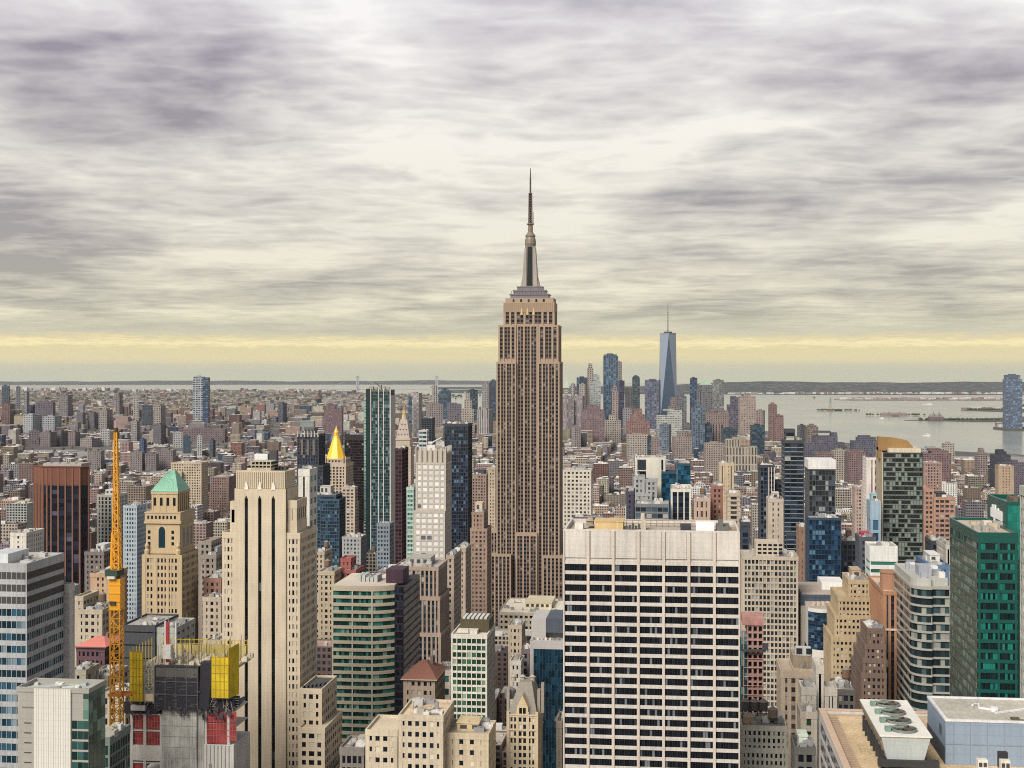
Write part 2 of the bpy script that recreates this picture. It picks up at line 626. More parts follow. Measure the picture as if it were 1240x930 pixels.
def add_panes(b, panes, st, wall_part, tag=0, side='R', limit=100):
    """group the panes of a building into window parts"""
    g = mglass(st['glass'], st['blind'], st['rough'], st['gm'], st['blindc'], st['spread'])
    rr = random.Random(len(panes) * 7 + int(abs(b.parts[0][1].v[0][0]) * 10))
    groups = {}
    mode = st['mode']
    for (f, k, i, q, ar) in panes:
        if mode == 'rows':
            key = (0, k, 0, 0)
        elif mode == 'cols':
            key = (0, 0 if f == 'F' else 1, i, f) if f in ('F', side) else (1, 0, 0, 0)
        elif mode == 'cells':
            key = (0, 0 if f == 'F' else 1, k, i) if f in ('F', side) else (1, 0, 0, 0)
        else:
            key = (1, 0, 0, 0)
        mb = groups.setdefault(key, MB())
        mb.face(q, rr.random())
    nm = {'rows': 'window_band', 'cols': 'window_strip', 'cells': 'window'}.get(mode, 'glazing')
    rest = MB()
    for n, key in enumerate(sorted(groups, key=lambda q: tuple(str(z).zfill(4) for z in q))):
        mb = groups[key]
        if key[0] == 0 and n < limit:
            b.part(nm, mb, g)
        else:
            off = len(rest.v)
            rest.v.extend(mb.v)
            rest.f.extend(tuple(z + off for z in f) for f in mb.f)
            rest.r.extend(mb.r)
    if rest.f:
        b.part('glazing', rest, g, kind='stuff' if mode != 'all' else None)


def water_tank(b, x, y, z, r=2.0, h=3.6, leg=2.6, c=(0.16, 0.10, 0.065)):
    t = MB()
    t.cyl(x, y, z + leg, z + leg + h, r * 0.97, r, 14)
    p = b.part('water_tank', t, mwall(c, grain=2.0))
    k = MB()
    k.cyl(x, y, z + leg + h, z + leg + h + r * 0.75, r * 1.08, 0.1, 14)
    b.part('tank_roof', k, mwall((0.22, 0.19, 0.16)), p)
    l = MB()
    for sx in (-1, 1):
        for sy in (-1, 1):
            l.bar((x + sx * r * 0.62, y + sy * r * 0.62, z), (x + sx * r * 0.62, y + sy * r * 0.62, z + leg), 0.3)
    l.bar((x - r, y - r * 0.62, z + leg - 0.1), (x + r, y - r * 0.62, z + leg - 0.1), 0.3)
    l.bar((x - r, y + r * 0.62, z + leg - 0.1), (x + r, y + r * 0.62, z + leg - 0.1), 0.3)
    b.part('tank_stand', l, mwall((0.05, 0.05, 0.05)), p)


def roof_kit(b, x0, x1, y0, y1, z, seed=1, pent=None, penth=4.5, tank=0, units=6, roofc=(0.42, 0.40, 0.37)):
    """roof sheet with its plant: penthouse, air units, ducts, tank"""
    rr = random.Random(seed)
    e = 0.5
    r = MB()
    r.box(x0 + e, x1 - e, y0 + e, y1 - e, z - 0.3, z + 0.06)
    b.part('roof', r, mwall(roofc, var=0.35, grain=0.6))
    w, d = x1 - x0, y1 - y0
    if pent:
        px0, px1 = x0 + w * (0.2 + 0.15 * rr.random()), x1 - w * (0.2 + 0.15 * rr.random())
        py0, py1 = y0 + d * 0.35, y1 - d * 0.15
        p = MB()
        p.box(px0, px1, py0, py1, z, z + penth)
        p.box(px0 - 0.25, px1 + 0.25, py0 - 0.25, py1 + 0.25, z + penth, z + penth + 0.35)
        i = b.part('penthouse', p, mwall(pent))
        lv = MB()
        for q in range(max(2, int((px1 - px0) / 4))):
            u = px0 + 1.0 + q * 4.0
            if u + 2.0 < px1:
                lv.box(u, u + 2.2, py0 - 0.06, py0 + 0.1, z + penth * 0.3, z + penth * 0.8)
        b.part('louvre', lv, mwall((0.05, 0.05, 0.055)), i)
    m = MB()
    for q in range(5):
        u, v = x0 + e + rr.random() * (w - 4), y0 + e + rr.random() * (d - 4)
        m.box(u, min(u + 2 + 5 * rr.random(), x1 - e), v, min(v + 2 + 4 * rr.random(), y1 - e), z + 0.06, z + 0.075 + 0.004 * q)
    b.part('roof_patch', m, mwall(tuple(c * (0.5 + 0.7 * ((seed * 0.37) % 1.0)) for c in roofc), var=0.5))
    m = MB()
    for q in range(3):
        u, v = x0 + 1 + rr.random() * (w - 3), y0 + 1 + rr.random() * (d - 3)
        m.bar((u, v, z + 0.5), (min(max(u + rr.uniform(-9, 9), x0 + 1), x1 - 1), v, z + 0.5), 0.35)
        m.bar((u, v, z + 0.5), (u, min(v + 6, y1 - 1), z + 0.5), 0.3)
        m.bar((u, v, z), (u, v, z + 1.6 + 2.5 * rr.random()), 0.22)
    b.part('pipe', m, mwall((0.22, 0.20, 0.18)))
    for _ in range(units + 3):
        a = 1.0 + 2.2 * rr.random()
        u = x0 + 1.5 + rr.random() * max(0.1, w - 5)
        v = y0 + 1.2 + rr.random() * max(0.1, d - 5)
        m = MB()
        h = 0.9 + 1.6 * rr.random()
        m.box(u, u + a * 1.3, v, v + a, z, z + h)
        m.cyl(u + a * 0.65, v + a * 0.5, z + h, z + h + 0.3, a * 0.3, n=10)
        c = rr.choice([(0.45, 0.45, 0.44), (0.6, 0.58, 0.54), (0.25, 0.25, 0.25), (0.35, 0.33, 0.28)])
        b.part('air_unit', m, mwall(c))
    if tank:
        for q in range(tank):
            water_tank(b, x0 + w * (0.25 + 0.5 * rr.random()), y0 + d * (0.5 + 0.3 * rr.random()), z, 1.9)


def tw(name, label, ref, xl, xr, yt, Y, dep, st, vb=None, low=(), pent=None, penth=4.5, tank=0, units=5, fin=True, seed=None, up=()):
    """a tower measured on the photograph: front from column xl to xr, roof line on row yt, on the street line Y"""
    x0, t0 = atY(xl, Y)
    x1, t1 = atY(xr, Y)
    z1 = zat(yt, (t0 + t1) / 2)
    b = Thing(name, label, ref=ref)
    wall, sp, panes = MB(), MB(), []
    spc = sp if st['smat'] else wall
    g0 = gz(x0, Y)
    facade(wall, spc, panes, (x0, x1, Y, Y + dep, g0, z1), st)
    for (a, c, yy, dY, dd) in low:
        q0, s0 = atY(a, Y + dY)
        q1, s1 = atY(c, Y + dY)
        facade(wall, spc, panes, (q0, q1, Y + dY, Y + dY + dd, g0, zat(yy, (s0 + s1) / 2)), st)
    b.part('wall', wall, mwall(st['wall'], var=st['var']))
    if st['smat']:
        b.part('spandrel', sp, mwall(st['smat'], var=st['var']))
    add_panes(b, panes, st, 0, side='R' if (xl + xr) / 2 < 820 else 'L', limit=60 if Y > 900 else 100)
    roof_kit(b, x0, x1, Y, Y + dep, z1 - 0.9, seed=int(xl * 3 + yt), pent=pent, penth=penth, tank=tank, units=units, roofc=st['roof'])
    b.box = (x0, x1, Y, Y + dep, z1)
    if fin:
        b.done(vb)
    return b
# ------------------------------------------------------------------ colours
LIME, CREAM, TAN = (0.44, 0.36, 0.27), (0.55, 0.465, 0.345), (0.42, 0.30, 0.20)
BRICK, BROWN, PINKB = (0.27, 0.12, 0.09), (0.20, 0.12, 0.08), (0.36, 0.24, 0.20)
GREY, WHITE, SLATE = (0.30, 0.30, 0.29), (0.66, 0.63, 0.57), (0.07, 0.075, 0.085)
NAVY, TEAL, GREENG, BLUEG, BLACKG = (0.010, 0.022, 0.045), (0.012, 0.055, 0.055), (0.015, 0.05, 0.04), (0.02, 0.06, 0.11), (0.008, 0.011, 0.018)


def pane_part(b, name, quads, g, parent=None, seed=1, label=None):
    rr = random.Random(seed)
    m = MB()
    for q in quads:
        m.face(q, rr.random())
    return b.part(name, m, g, parent, label=label)


def fq(x0, x1, y, z0, z1):
    return ((x0, y, z0), (x1, y, z0), (x1, y, z1), (x0, y, z1))


def rq(x, y0, y1, z0, z1):
    return ((x, y0, z0), (x, y1, z0), (x, y1, z1), (x, y0, z1))


# ================================================================== the tall art deco tower
def deco_tower():
    Y = 1300.0
    b = Thing('art_deco_skyscraper', 'tallest stone skyscraper with stepped crown and needle mast in the middle of the city', ref='needle-topped skyscraper')
    X = lambda px: atY(px, Y)[0]
    tt = atY(640, Y)[1]
    Z = lambda py: zat(py, tt)
    wall, sp = MB(), MB()
    stone, alum = (0.345, 0.258, 0.187), (0.085, 0.062, 0.055)
    strips = []

    def volume(xa, xb, ya, yb, z0, z1, groups, side_n, top=2.0):
        """groups: list of (bays) between wide piers on the front"""
        ins = 0.8
        wall.box(xa, xb, ya, yb, z1 - top, z1)
        wall.box(xa + ins, xb - ins, ya + ins, yb - ins, z0, z1 - top + 0.02)
        zt = z1 - top
        n = sum(groups) + (len(groups) + 1) * 0.62
        unit = (xb - xa) / n
        nf = int((zt - z0) / 3.72)
        c = xa
        for gi, g in enumerate(groups):
            wall.box(c, c + unit * 0.62, ya + 0.02, ya + ins + 0.1, z0, zt)
            c += unit * 0.62
            for j in range(g):
                col = []
                if j:
                    wall.box(c - 0.22, c + 0.22, ya + 0.3, ya + ins + 0.1, z0, zt)
                for f in range(nf):
                    a = zt - (f + 1) * 3.72
                    sp.box(c, c + unit, ya + ins - 0.2, ya + ins + 0.1, a, a + 1.7)
                    col.append(fq(c, c + unit, ya + ins - 0.05, a + 1.7, a + 3.72))
                strips.append(col)
                c += unit
        wall.box(c, xb, ya + 0.02, ya + ins + 0.1, z0, zt)
        for sx, xo in ((1, xb), (-1, xa)):
            d = (yb - ya) / side_n
            xi = xo - sx * ins
            for k in range(side_n):
                a = ya + k * d
                lo, hi = min(xo, xi - sx * 0.1), max(xo, xi - sx * 0.1)
                wall.box(lo + (0.02 if sx < 0 else 0), hi - (0.02 if sx > 0 else 0), max(a, ya + 0.9), a + d * 0.34, z0, zt)
                col = []
                for f in range(nf):
                    zz = zt - (f + 1) * 3.72
                    l2, h2 = min(xi + sx * 0.2, xi - sx * 0.1), max(xi + sx * 0.2, xi - sx * 0.1)
                    sp.box(l2, h2, a + d * 0.34, a + d, zz, zz + 1.7)
                    if sx > 0:
                        col.append(rq(xi + 0.05, a + d * 0.34, a + d, zz + 1.7, zz + 3.72))
                if col:
                    strips.append(col)

    # main shaft: two flanks and a recessed centre, rising to the upper shoulders
    d0 = 40.0
    volume(X(601), X(625), Y, Y + d0, 0, Z(438), [1, 2, 2, 1], 12)
    volume(X(651), X(677.5), Y, Y + d0, 0, Z(438), [1, 2, 2, 1], 12)
    volume(X(625) + 0.05, X(651) - 0.05, Y + 3.2, Y + d0 - 3, 0, Z(393) + 0.2, [2, 2, 2], 2)
    volume(X(603), X(624.6), Y + 2.2, Y + d0 - 2, Z(438), Z(393.5), [1, 2, 1], 11)
    volume(X(651.4), X(676), Y + 2.2, Y + d0 - 2, Z(438), Z(393.5), [1, 2, 1], 11)
    volume(X(609), X(671), Y + 4.4, Y + d0 - 4.5, Z(394), Z(366), [1, 1, 2, 2, 2, 1, 1], 9, top=9.0)
    wall.box(X(611), X(669.5), Y + 6, Y + d0 - 6, Z(366.3), Z(360.5))
    # lower wings and the arched centre bay
    volume(X(590.5), X(620), Y - 9, Y + d0 + 6, 0, Z(671), [1, 1, 1, 1, 1, 1], 12, top=1.6)
    volume(X(658), X(688), Y - 9, Y + d0 + 6, 0, Z(672), [1, 1, 1, 1, 1, 1], 12, top=1.6)
    volume(X(625), X(651), Y - 3.5, Y + 4, 0, Z(645), [2, 2, 2], 2, top=3.0)
    volume(X(593), X(601.5), Y + 6, Y + d0 + 2, 0, Z(645), [1, 1], 10, top=1.6)
    volume(X(575), X(591), Y + 4, Y + 40, 0, Z(690), [2, 2, 1], 8, top=1.6)
    b.part('wall', wall, mwall(stone, var=0.2))
    b.part('spandrel', sp, mwall(alum, var=0.25))
    g = mglass((0.010, 0.010, 0.015), 0.08, 0.2, blindc=(0.17, 0.15, 0.14))
    for k, col in enumerate(strips):
        pane_part(b, 'window_strip', col, g, seed=k)
    # crown windows
    dk = mglass((0.02, 0.017, 0.016), 0.0)
    for k in range(5):
        c = X(621 + k * 9.2)
        pane_part(b, 'crown_window', [fq(c - 0.9, c + 0.9, Y + 5.95, Z(365.4), Z(361.8))], dk, seed=k)
    m = MB()
    for q in range(26):
        c = X(609.5) + (X(670.5) - X(609.5)) * q / 25
        m.box(c - 0.35, c + 0.35, Y + 4.2, Y + 4.5, Z(378), Z(366.4))
    b.part('crown_rib', m, mwall((0.27, 0.185, 0.115)))
    # gold-coloured finials over the centre bays
    m = MB()
    for px in (631, 638, 645.5):
        c = X(px)
        m.frustum((c - 1.2, c + 1.2, Y + 3.9, Y + 4.39), Z(381), (c - 0.4, c + 0.4, Y + 4.1, Y + 4.39), Z(373))
    b.part('finial', m, mwall((0.55, 0.42, 0.22)))
    # observatory deck and metal mooring mast
    xc, yc = X(639.6), Y + d0 / 2
    met = mwall((0.17, 0.155, 0.175), rough=0.4, var=0.15)
    m = MB()
    steps = [(360.5, 356.5, 23), (356.5, 355.2, 24.3), (355.2, 351.6, 19.5), (351.6, 350.6, 20.4), (350.6, 346.8, 15.3), (346.8, 345.8, 15.9)]
    for p0, p1, hw in steps:
        w = hw * tt / F
        m.box(xc - w, xc + w, yc - w * 0.7, yc + w * 0.7, Z(p0), Z(p1))
    i = b.part('deck', m, met)
    m = MB()
    r = random.Random(3)
    for k in range(14):
        a = X(618 + k * 3.3)
        m.bar((a, yc - 11, Z(356)), (a, yc - 11, Z(356) + 2 + 6 * r.random()), 0.35)
    b.part('antenna_rod', m, mwall((0.12, 0.11, 0.11)), i)
    m = MB()
    m.frustum((xc - 6.2, xc + 6.2, yc - 6, yc + 6), Z(346), (xc - 4.6, xc + 4.6, yc - 4.5, yc + 4.5), Z(296))
    j = b.part('mooring_mast', m, mwall((0.17, 0.15, 0.15), rough=0.45, var=0.15))
    m = MB()
    for s in (-1, 1):
        m.frustum((xc + s * 5.4 - 2.2, xc + s * 5.4 + 2.2, yc - 6.9, yc + 6.9), Z(346), (xc + s * 4.2 - 0.9, xc + s * 4.2 + 0.9, yc - 5.0, yc + 5.0), Z(298))
        m.frustum((xc + s * 8.0 - 1.3, xc + s * 8.0 + 1.3, yc - 5.5, yc + 5.5), Z(346), (xc + s * 6.3 - 0.5, xc + s * 6.3 + 0.5, yc - 3.5, yc + 3.5), Z(331))
    b.part('mast_wing', m, mwall((0.30, 0.26, 0.22), rough=0.45), j)
    pane_part(b, 'mast_window', [((xc - 2.6, yc - 6.05, Z(345)), (xc + 2.6, yc - 6.05, Z(345)), (xc + 2.3, yc - 4.60, Z(297)), (xc - 2.3, yc - 4.60, Z(297)))], mglass((0.03, 0.035, 0.03), 0.0), j)
    m = MB()
    k = tt / F
    m.lathe(xc, yc, [(Z(296), 6.4 * k), (Z(292.6), 7.0 * k), (Z(288), 6.6 * k), (Z(285), 5.6 * k), (Z(284.4), 6.2 * k), (Z(282.6), 6.2 * k), (Z(280), 4.2 * k), (Z(278.6), 3.2 * k), (Z(270), 2.9 * k), (Z(269.2), 4.6 * k), (Z(268), 4.6 * k)], 20)
    b.part('mast_dome', m, mwall((0.20, 0.16, 0.12), rough=0.5))
    m = MB()
    za, zb, w = Z(268), Z(232), 2.0 * k
    for sx in (-1, 1):
        for sy in (-1, 1):
            m.bar((xc + sx * w, yc + sy * w, za), (xc + sx * w * 0.8, yc + sy * w * 0.8, zb), 0.7)
    for q in range(12):
        zz = za + (zb - za) * q / 12
        ww = w * (1 - 0.2 * q / 12) + 0.4
        m.box(xc - ww, xc + ww, yc - ww, yc + ww, zz, zz + (0.9 if q % 3 else 1.6))
    m.cyl(xc, yc, za, zb, 0.8, 0.8, 8)
    m.cyl(xc, yc, zb, zb + 1, 2.2 * k * 1.1, n=10)
    m.cyl(xc, yc, zb, Z(212), 0.85, 0.75, 8)
    m.cyl(xc, yc, Z(212), Z(200), 0.6, 0.3, 8)
    m.bar((xc + 2.8, yc, za), (xc + 2.8, yc, Z(254)), 0.4)
    b.part('antenna', m, mwall((0.07, 0.055, 0.05)))
    b.done(vb=760)


deco_tower()


# ================================================================== white slab office with seven bays
def slab_office():
    Y, dep = 455.0, 33.0
    x0, t0 = atY(682, Y)
    x1, t1 = atY(896, Y)
    t = (t0 + t1) / 2
    Z = lambda py: zat(py, t)
    b = Thing('office_slab', 'broad white travertine office slab with seven bays of black ribbon windows', ref='broad white slab with black windows')
    zt = Z(642)
    w = MB()
    core = MB()
    ins = 0.5
    w.box(x0 + ins, x1 - ins, Y + ins, Y + dep - ins, 0, Z(676))
    e = 0.6
    w.box(x0 + 0.15, x1 - 0.15, Y + 0.15, Y + dep, Z(676.6), zt - 1.6)
    for q in ((x0 + 0.15, x1 - 0.15, Y + 0.15, Y + 0.15 + e), (x0 + 0.15, x1 - 0.15, Y + dep - e, Y + dep), (x0 + 0.15, x0 + 0.15 + e, Y + 0.15 + e, Y + dep - e), (x1 - 0.15 - e, x1 - 0.15, Y + 0.15 + e, Y + dep - e)):
        w.box(*q, zt - 1.6, zt)
    n = 7
    bw = (x1 - x0) / n
    pw = 0.9
    fh = 12.45 * t / F
    zs = Z(684.5)
    w.box(x0 + 0.15, x1 - 0.15, Y + 0.15, Y + dep, zs, Z(680.2))
    nf = int(zs / fh)
    for k in range(nf):
        za = zs - (k + 1) * fh
        w.box(x0 + 0.15, x1 - 0.15, Y + 0.15, Y + dep, za, za + fh * 0.34)
    b.part('wall', w, mwall((0.55, 0.51, 0.46), var=0.3))
    p = MB()
    for i in range(n + 1):
        c = x0 + i * bw
        p.box(max(x0, c - pw / 2), min(x1, c + pw / 2), Y - 0.25, Y + 1.2, 0, zt - 0.4)
    p.box(x0 - 0.02, x0 + 0.5, Y + 1.2, Y + dep + 0.02, 0, zt - 0.4)
    p.box(x1 - 0.5, x1 + 0.02, Y + 1.2, Y + dep + 0.02, 0, zt - 0.4)
    b.part('pier', p, mwall((0.56, 0.49, 0.42), var=0.26))
    g = mglass((0.004, 0.006, 0.010), 0.05, 0.08, blindc=(0.13, 0.15, 0.16), spread=2.2)
    rest = []
    for k in range(nf):
        za = zs - (k + 1) * fh + fh * 0.34
        for i in range(n):
            a, c = x0 + i * bw + pw / 2, x0 + (i + 1) * bw - pw / 2
            cells = [fq(a + (c - a) * q / 9, a + (c - a) * (q + 1) / 9, Y + ins - 0.03, za, za + fh * 0.66) for q in range(9)]
            if k < 14:
                pane_part(b, 'window', cells, g, seed=k * 9 + i)
            else:
                rest += cells
    pane_part(b, 'window', rest, g, seed=5)
    b.parts[-1][4] = 'stuff'
    m = MB()
    for k in range(nf):
        za = zs - (k + 1) * fh + fh * 0.34
        for i in range(n):
            a, c = x0 + i * bw + pw / 2, x0 + (i + 1) * bw - pw / 2
            for q in range(1, 9):
                xx = a + (c - a) * q / 9
                m.box(xx - 0.04, xx + 0.04, Y + ins - 0.12, Y + ins, za, za + fh * 0.66)
    b.part('mullion', m, mwall((0.03, 0.03, 0.032)), kind='stuff')
    # joints in the blank top panel
    j = MB()
    for i in range(1, n):
        for s in (-1, 1):
            c = x0 + i * bw + s * 0.75
            j.box(c - 0.06, c + 0.06, Y + 0.10, Y + 0.2, Z(676), zt - 0.5)
    b.part('joint', j, mwall((0.18, 0.15, 0.12)))
    # the roof and its plant
    z = zt - 1.6
    m = MB()
    m.box(x0 + 0.7, x1 - 0.7, Y + 0.75, Y + dep - 0.6, z - 0.2, z + 0.05)
    b.part('roof', m, mwall((0.42, 0.37, 0.31), var=0.4, grain=0.5))
    X = lambda px, dy: atY(px, Y + dy)[0]
    m = MB()
    m.box(X(720, 12), X(754.5, 12), Y + 12, Y + 22, z, z + 2.9)
    m.box(X(720, 12) - .2, X(754.5, 12) + .2, Y + 11.8, Y + 22.2, z + 2.9, z + 3.2)
    b.part('penthouse', m, mwall((0.55, 0.40, 0.20)))
    m = MB()
    m.box(X(696, 9), X(706, 9), Y + 9, Y + 15, z, z + 2.4)
    b.part('stair_bulkhead', m, mwall((0.62, 0.58, 0.52)))
    m = MB()
    m.box(X(710, 16), X(718, 16), Y + 16, Y + 22, z + 1, z + 2.6)
    m.frustum((X(709, 16), X(719, 16), Y + 15.6, Y + 22.4), z + 2.6, (X(711, 16), X(717, 16), Y + 17, Y + 21), z + 3.6)
    b.part('air_unit', m, mwall((0.30, 0.25, 0.19)))
    m = MB()
    m.box(X(776, 13), X(782, 13), Y + 13, Y + 18, z, z + 3.6)
    m.cyl(X(778.5, 13), Y + 15, z + 3.6, z + 5.6, 0.9, 0.7)
    b.part('chimney', m, mwall((0.45, 0.40, 0.33)))
    m = MB()
    for q in range(5):
        u = X(758 + q * 3.6, 14)
        m.box(u, u + 0.7, Y + 12 + q, Y + 14 + q, z, z + 1.1 + 0.5 * (q % 3))
    b.part('vent_pipe', m, mwall((0.08, 0.075, 0.07)))
    m = MB()
    m.box(X(824, 6), X(837, 6), Y + 6, Y + 14, z, z + 2.5)
    b.part('air_unit', m, mwall((0.035, 0.035, 0.04)))
    m = MB()
    xa, xb = X(843, 10), X(865, 10)
    for q in range(8):
        a0, a1 = math.pi * q / 8, math.pi * (q + 1) / 8
        m.face([(xa, Y + 14 - 4 * math.cos(a0), z + 3.2 * math.sin(a0)), (xb, Y + 14 - 4 * math.cos(a0), z + 3.2 * math.sin(a0)), (xb, Y + 14 - 4 * math.cos(a1), z + 3.2 * math.sin(a1)), (xa, Y + 14 - 4 * math.cos(a1), z + 3.2 * math.sin(a1))])
    m.box(xa + 0.1, xb - 0.1, Y + 10.5, Y + 17.5, z, z + 1.0)
    b.part('vaulted_tarp', m, mwall((0.75, 0.73, 0.69)))
    m = MB()
    m.box(X(868, 8), X(884, 8), Y + 8, Y + 20, z, z + 2.1)
    m.box(X(870, 8), X(876, 8), Y + 9, Y + 15, z + 2.1, z + 4.0)
    b.part('air_unit', m, mwall((0.13, 0.13, 0.12)))
    m = MB()
    for q in range(4):
        u = X(884.5 + q * 2.6, 8)
        m.bar((u, Y + 2, z + 0.8), (u - 0.6, Y + 16, z + 0.8), 0.7)
    m.bar((X(730, 24), Y + 24, z + 1.2), (X(842, 24), Y + 24, z + 1.2), 0.35)
    m.bar((X(730, 26), Y + 26, z + 2.0), (X(842, 26), Y + 26, z + 2.0), 0.3)
    for q in range(16):
        u = X(730 + q * 7.2, 25)
        m.bar((u, Y + 25, z), (u, Y + 25, z + 2.0), 0.2)
    b.part('pipe_run', m, mwall((0.30, 0.24, 0.17)))
    b.done(vb=930)


slab_office()


# ================================================================== cream vertical tower with three black slots
def slot_tower():
    Y, dep = 540.0, 30.0
    t = atY(320, Y)[1]
    X = lambda px, dy=0: atY(px, Y + dy)[0]
    Z = lambda py: zat(py, t)
    b = Thing('slender_stone_tower', 'cream stone setback tower with three long black slots down its front', ref='cream tower with three black slots')
    st = sty(CREAM, BLACKG, fh=10.3 * t / F, bw=1.95, pw=0.85, sh=1.55, pd=0.20, sd=0.17, ins=0.30, top=2.6, mode='cells', blind=0.28, blindc=(0.42, 0.39, 0.31))
    w, panes = MB(), []
    pd0 = dep
    # central shaft with the slots cut between four broad piers
    xs = [284, 296.2, 300.2, 312.4, 316.6, 328.8, 333.0, 346]
    for k in range(0, 8, 2):
        w.box(X(xs[k]), X(xs[k + 1]), Y, Y + 2, 0, Z(592))
    for k in (1, 3, 5):
        a, c = X(xs[k]), X(xs[k + 1])
        m = (a + c) / 2
        w.face([(a, Y + 0.01, Z(604)), (m, Y + 0.01, Z(600)), (a, Y + 0.01, Z(592))])
        w.face([(c, Y + 0.01, Z(604)), (c, Y + 0.01, Z(592)), (m, Y + 0.01, Z(600))])
        w.face([(a, Y + 0.01, Z(592)), (m, Y + 0.01, Z(600)), (c, Y + 0.01, Z(592))])
    w.box(X(284), X(346), Y + 1.0, Y + 18, 0, Z(592) - 0.02)
    # fluted crown
    w.box(X(285) + 0.3, X(345) - 0.3, Y + 0.9, Y + 15, Z(592) - 0.02, Z(570.5) - 0.6)
    n = 24
    xa, xb = X(285), X(345)
    for q in range(n):
        c = xa + (xb - xa) * (q + 0.5) / n
        w.box(c - 0.27, c + 0.27, Y + 0.5, Y + 1.1, Z(591.5), Z(570.5))
    for q in range(12):
        c = Y + 1.4 + 13.2 * q / 12
        w.box(xb - 0.4, xb + 0.15, c, c + 0.9, Z(591.5), Z(570.5))
    for s in ((xa, xb, Y + 0.55, Y + 1.0), (xa, xb, Y + 15.1, Y + 15.5)):
        w.box(*s, Z(570.5) - 0.6, Z(570))
    # shoulders
    facade(w, w, panes, (X(268), X(284) - 0.03, Y + 0.6, Y + 25, 0, Z(645)), st)
    facade(w, w, panes, (X(346) + 0.03, X(363), Y + 0.6, Y + 25, 0, Z(645)), st)
    st2 = dict(st, bw=3.2, pw=1.6, top=3.4, fh=5.2, sh=0.5)
    facade(w, w, panes, (X(276.5), X(284) - 0.05, Y + 2.0, Y + 17, Z(646), Z(608)), st2)
    facade(w, w, panes, (X(346) + 0.05, X(358), Y + 2.0, Y + 17, Z(646), Z(606)), st2)
    st3 = dict(st, bw=3.3, pw=1.7)
    b.part('wall', w, mwall(CREAM, var=0.24, grain=1.4))
    # lower wing in front
    w2, panes2 = MB(), []
    st4 = dict(st, bw=2.9, pw=1.2, top=2.2, mode='cells')
    facade(w2, w2, panes2, (X(363, -14), X(390, -14), Y - 14, Y + 10, 0, zat(832, t - 14)), st4)
    facade(w2, w2, panes2, (X(361, -22), X(393.5, -22), Y - 22, Y + 6, 0, zat(879, t - 22)), st4)
    i = b.part('wing', w2, mwall((0.54, 0.45, 0.33), var=0.15))
    add_panes(b, panes, st, i, limit=70)
    add_panes(b, panes2, st4, i, limit=60)
    m = MB()
    za = zat(832, t - 14) - 0.9
    m.box(X(363, -14) + .5, X(390, -14) - .5, Y - 13.5, Y + 9.5, za - 0.2, za + 0.06)
    for q in range(6):
        m.box(X(366 + 4 * q, -10), X(368.5 + 4 * q, -10), Y - 11 + q, Y - 9 + q * 1.6, za, za + 1.0)
    b.part('wing_roof', m, mwall((0.07, 0.07, 0.07)))
    for k in (1, 3, 5):
        a, c = X(xs[k]), X(xs[k + 1])
        pane_part(b, 'window_slot', [fq(a, c, Y + 0.95, Z(604) - 3.4 * (q + 1), Z(604) - 3.4 * q) for q in range(int(Z(604) / 3.4))], mglass((0.006, 0.012, 0.014), 0.01, 0.12, blindc=(0.1, 0.12, 0.11)), seed=k)
    m = MB()
    for px in (298.2, 314.5, 331):
        c = X(px)
        m.frustum((c - 0.9, c + 0.9, Y - 0.25, Y + 0.5), Z(593), (c - 0.25, c + 0.25, Y + 0.1, Y + 0.5), Z(584))
    b.part('pinnacle', m, mwall((0.72, 0.66, 0.58)))
    m = MB()
    m.box(X(304, 3), X(328, 3), Y + 3, Y + 11, Z(571), Z(567))
    m.box(X(304, 3) - .3, X(328, 3) + .3, Y + 2.7, Y + 11.3, Z(564.6), Z(563.2))
    m.box(X(304, 3) - .3, X(328, 3) + .3, Y + 2.7, Y + 11.3, Z(560), Z(559))
    for q in range(6):
        c = X(304.6 + 4.6 * q, 3)
        m.bar((c, Y + 3, Z(567)), (c, Y + 3, Z(559.5)), 0.35)
    i = b.part('roof_frame', m, mwall((0.42, 0.38, 0.28)))
    m = MB()
    m.box(X(305, 4), X(327, 4), Y + 4, Y + 10.5, Z(567), Z(561))
    b.part('cooling_plant', m, mwall((0.045, 0.045, 0.04)), i)
    m = MB()
    r = random.Random(4)
    for q in range(16):
        c = X(329 + q * 1.0, 8)
        m.box(c, c + 0.5, Y + 8 + 3 * r.random(), Y + 13, Z(571), Z(567 + 3 * r.random()))
    b.part('air_unit', m, mwall((0.06, 0.06, 0.055)))
    m = MB()
    m.box(X(308, 12), X(324, 12), Y + 12, Y + 14.5, Z(571), Z(552))
    b.part('penthouse', m, mwall((0.62, 0.62, 0.60)))
    m = MB()
    m.box(X(326, 12), X(335, 12), Y + 12, Y + 14.5, Z(571), Z(547.5))
    b.part('vent_stack', m, mwall((0.05, 0.05, 0.06)))
    b.done(vb=930)


slot_tower()


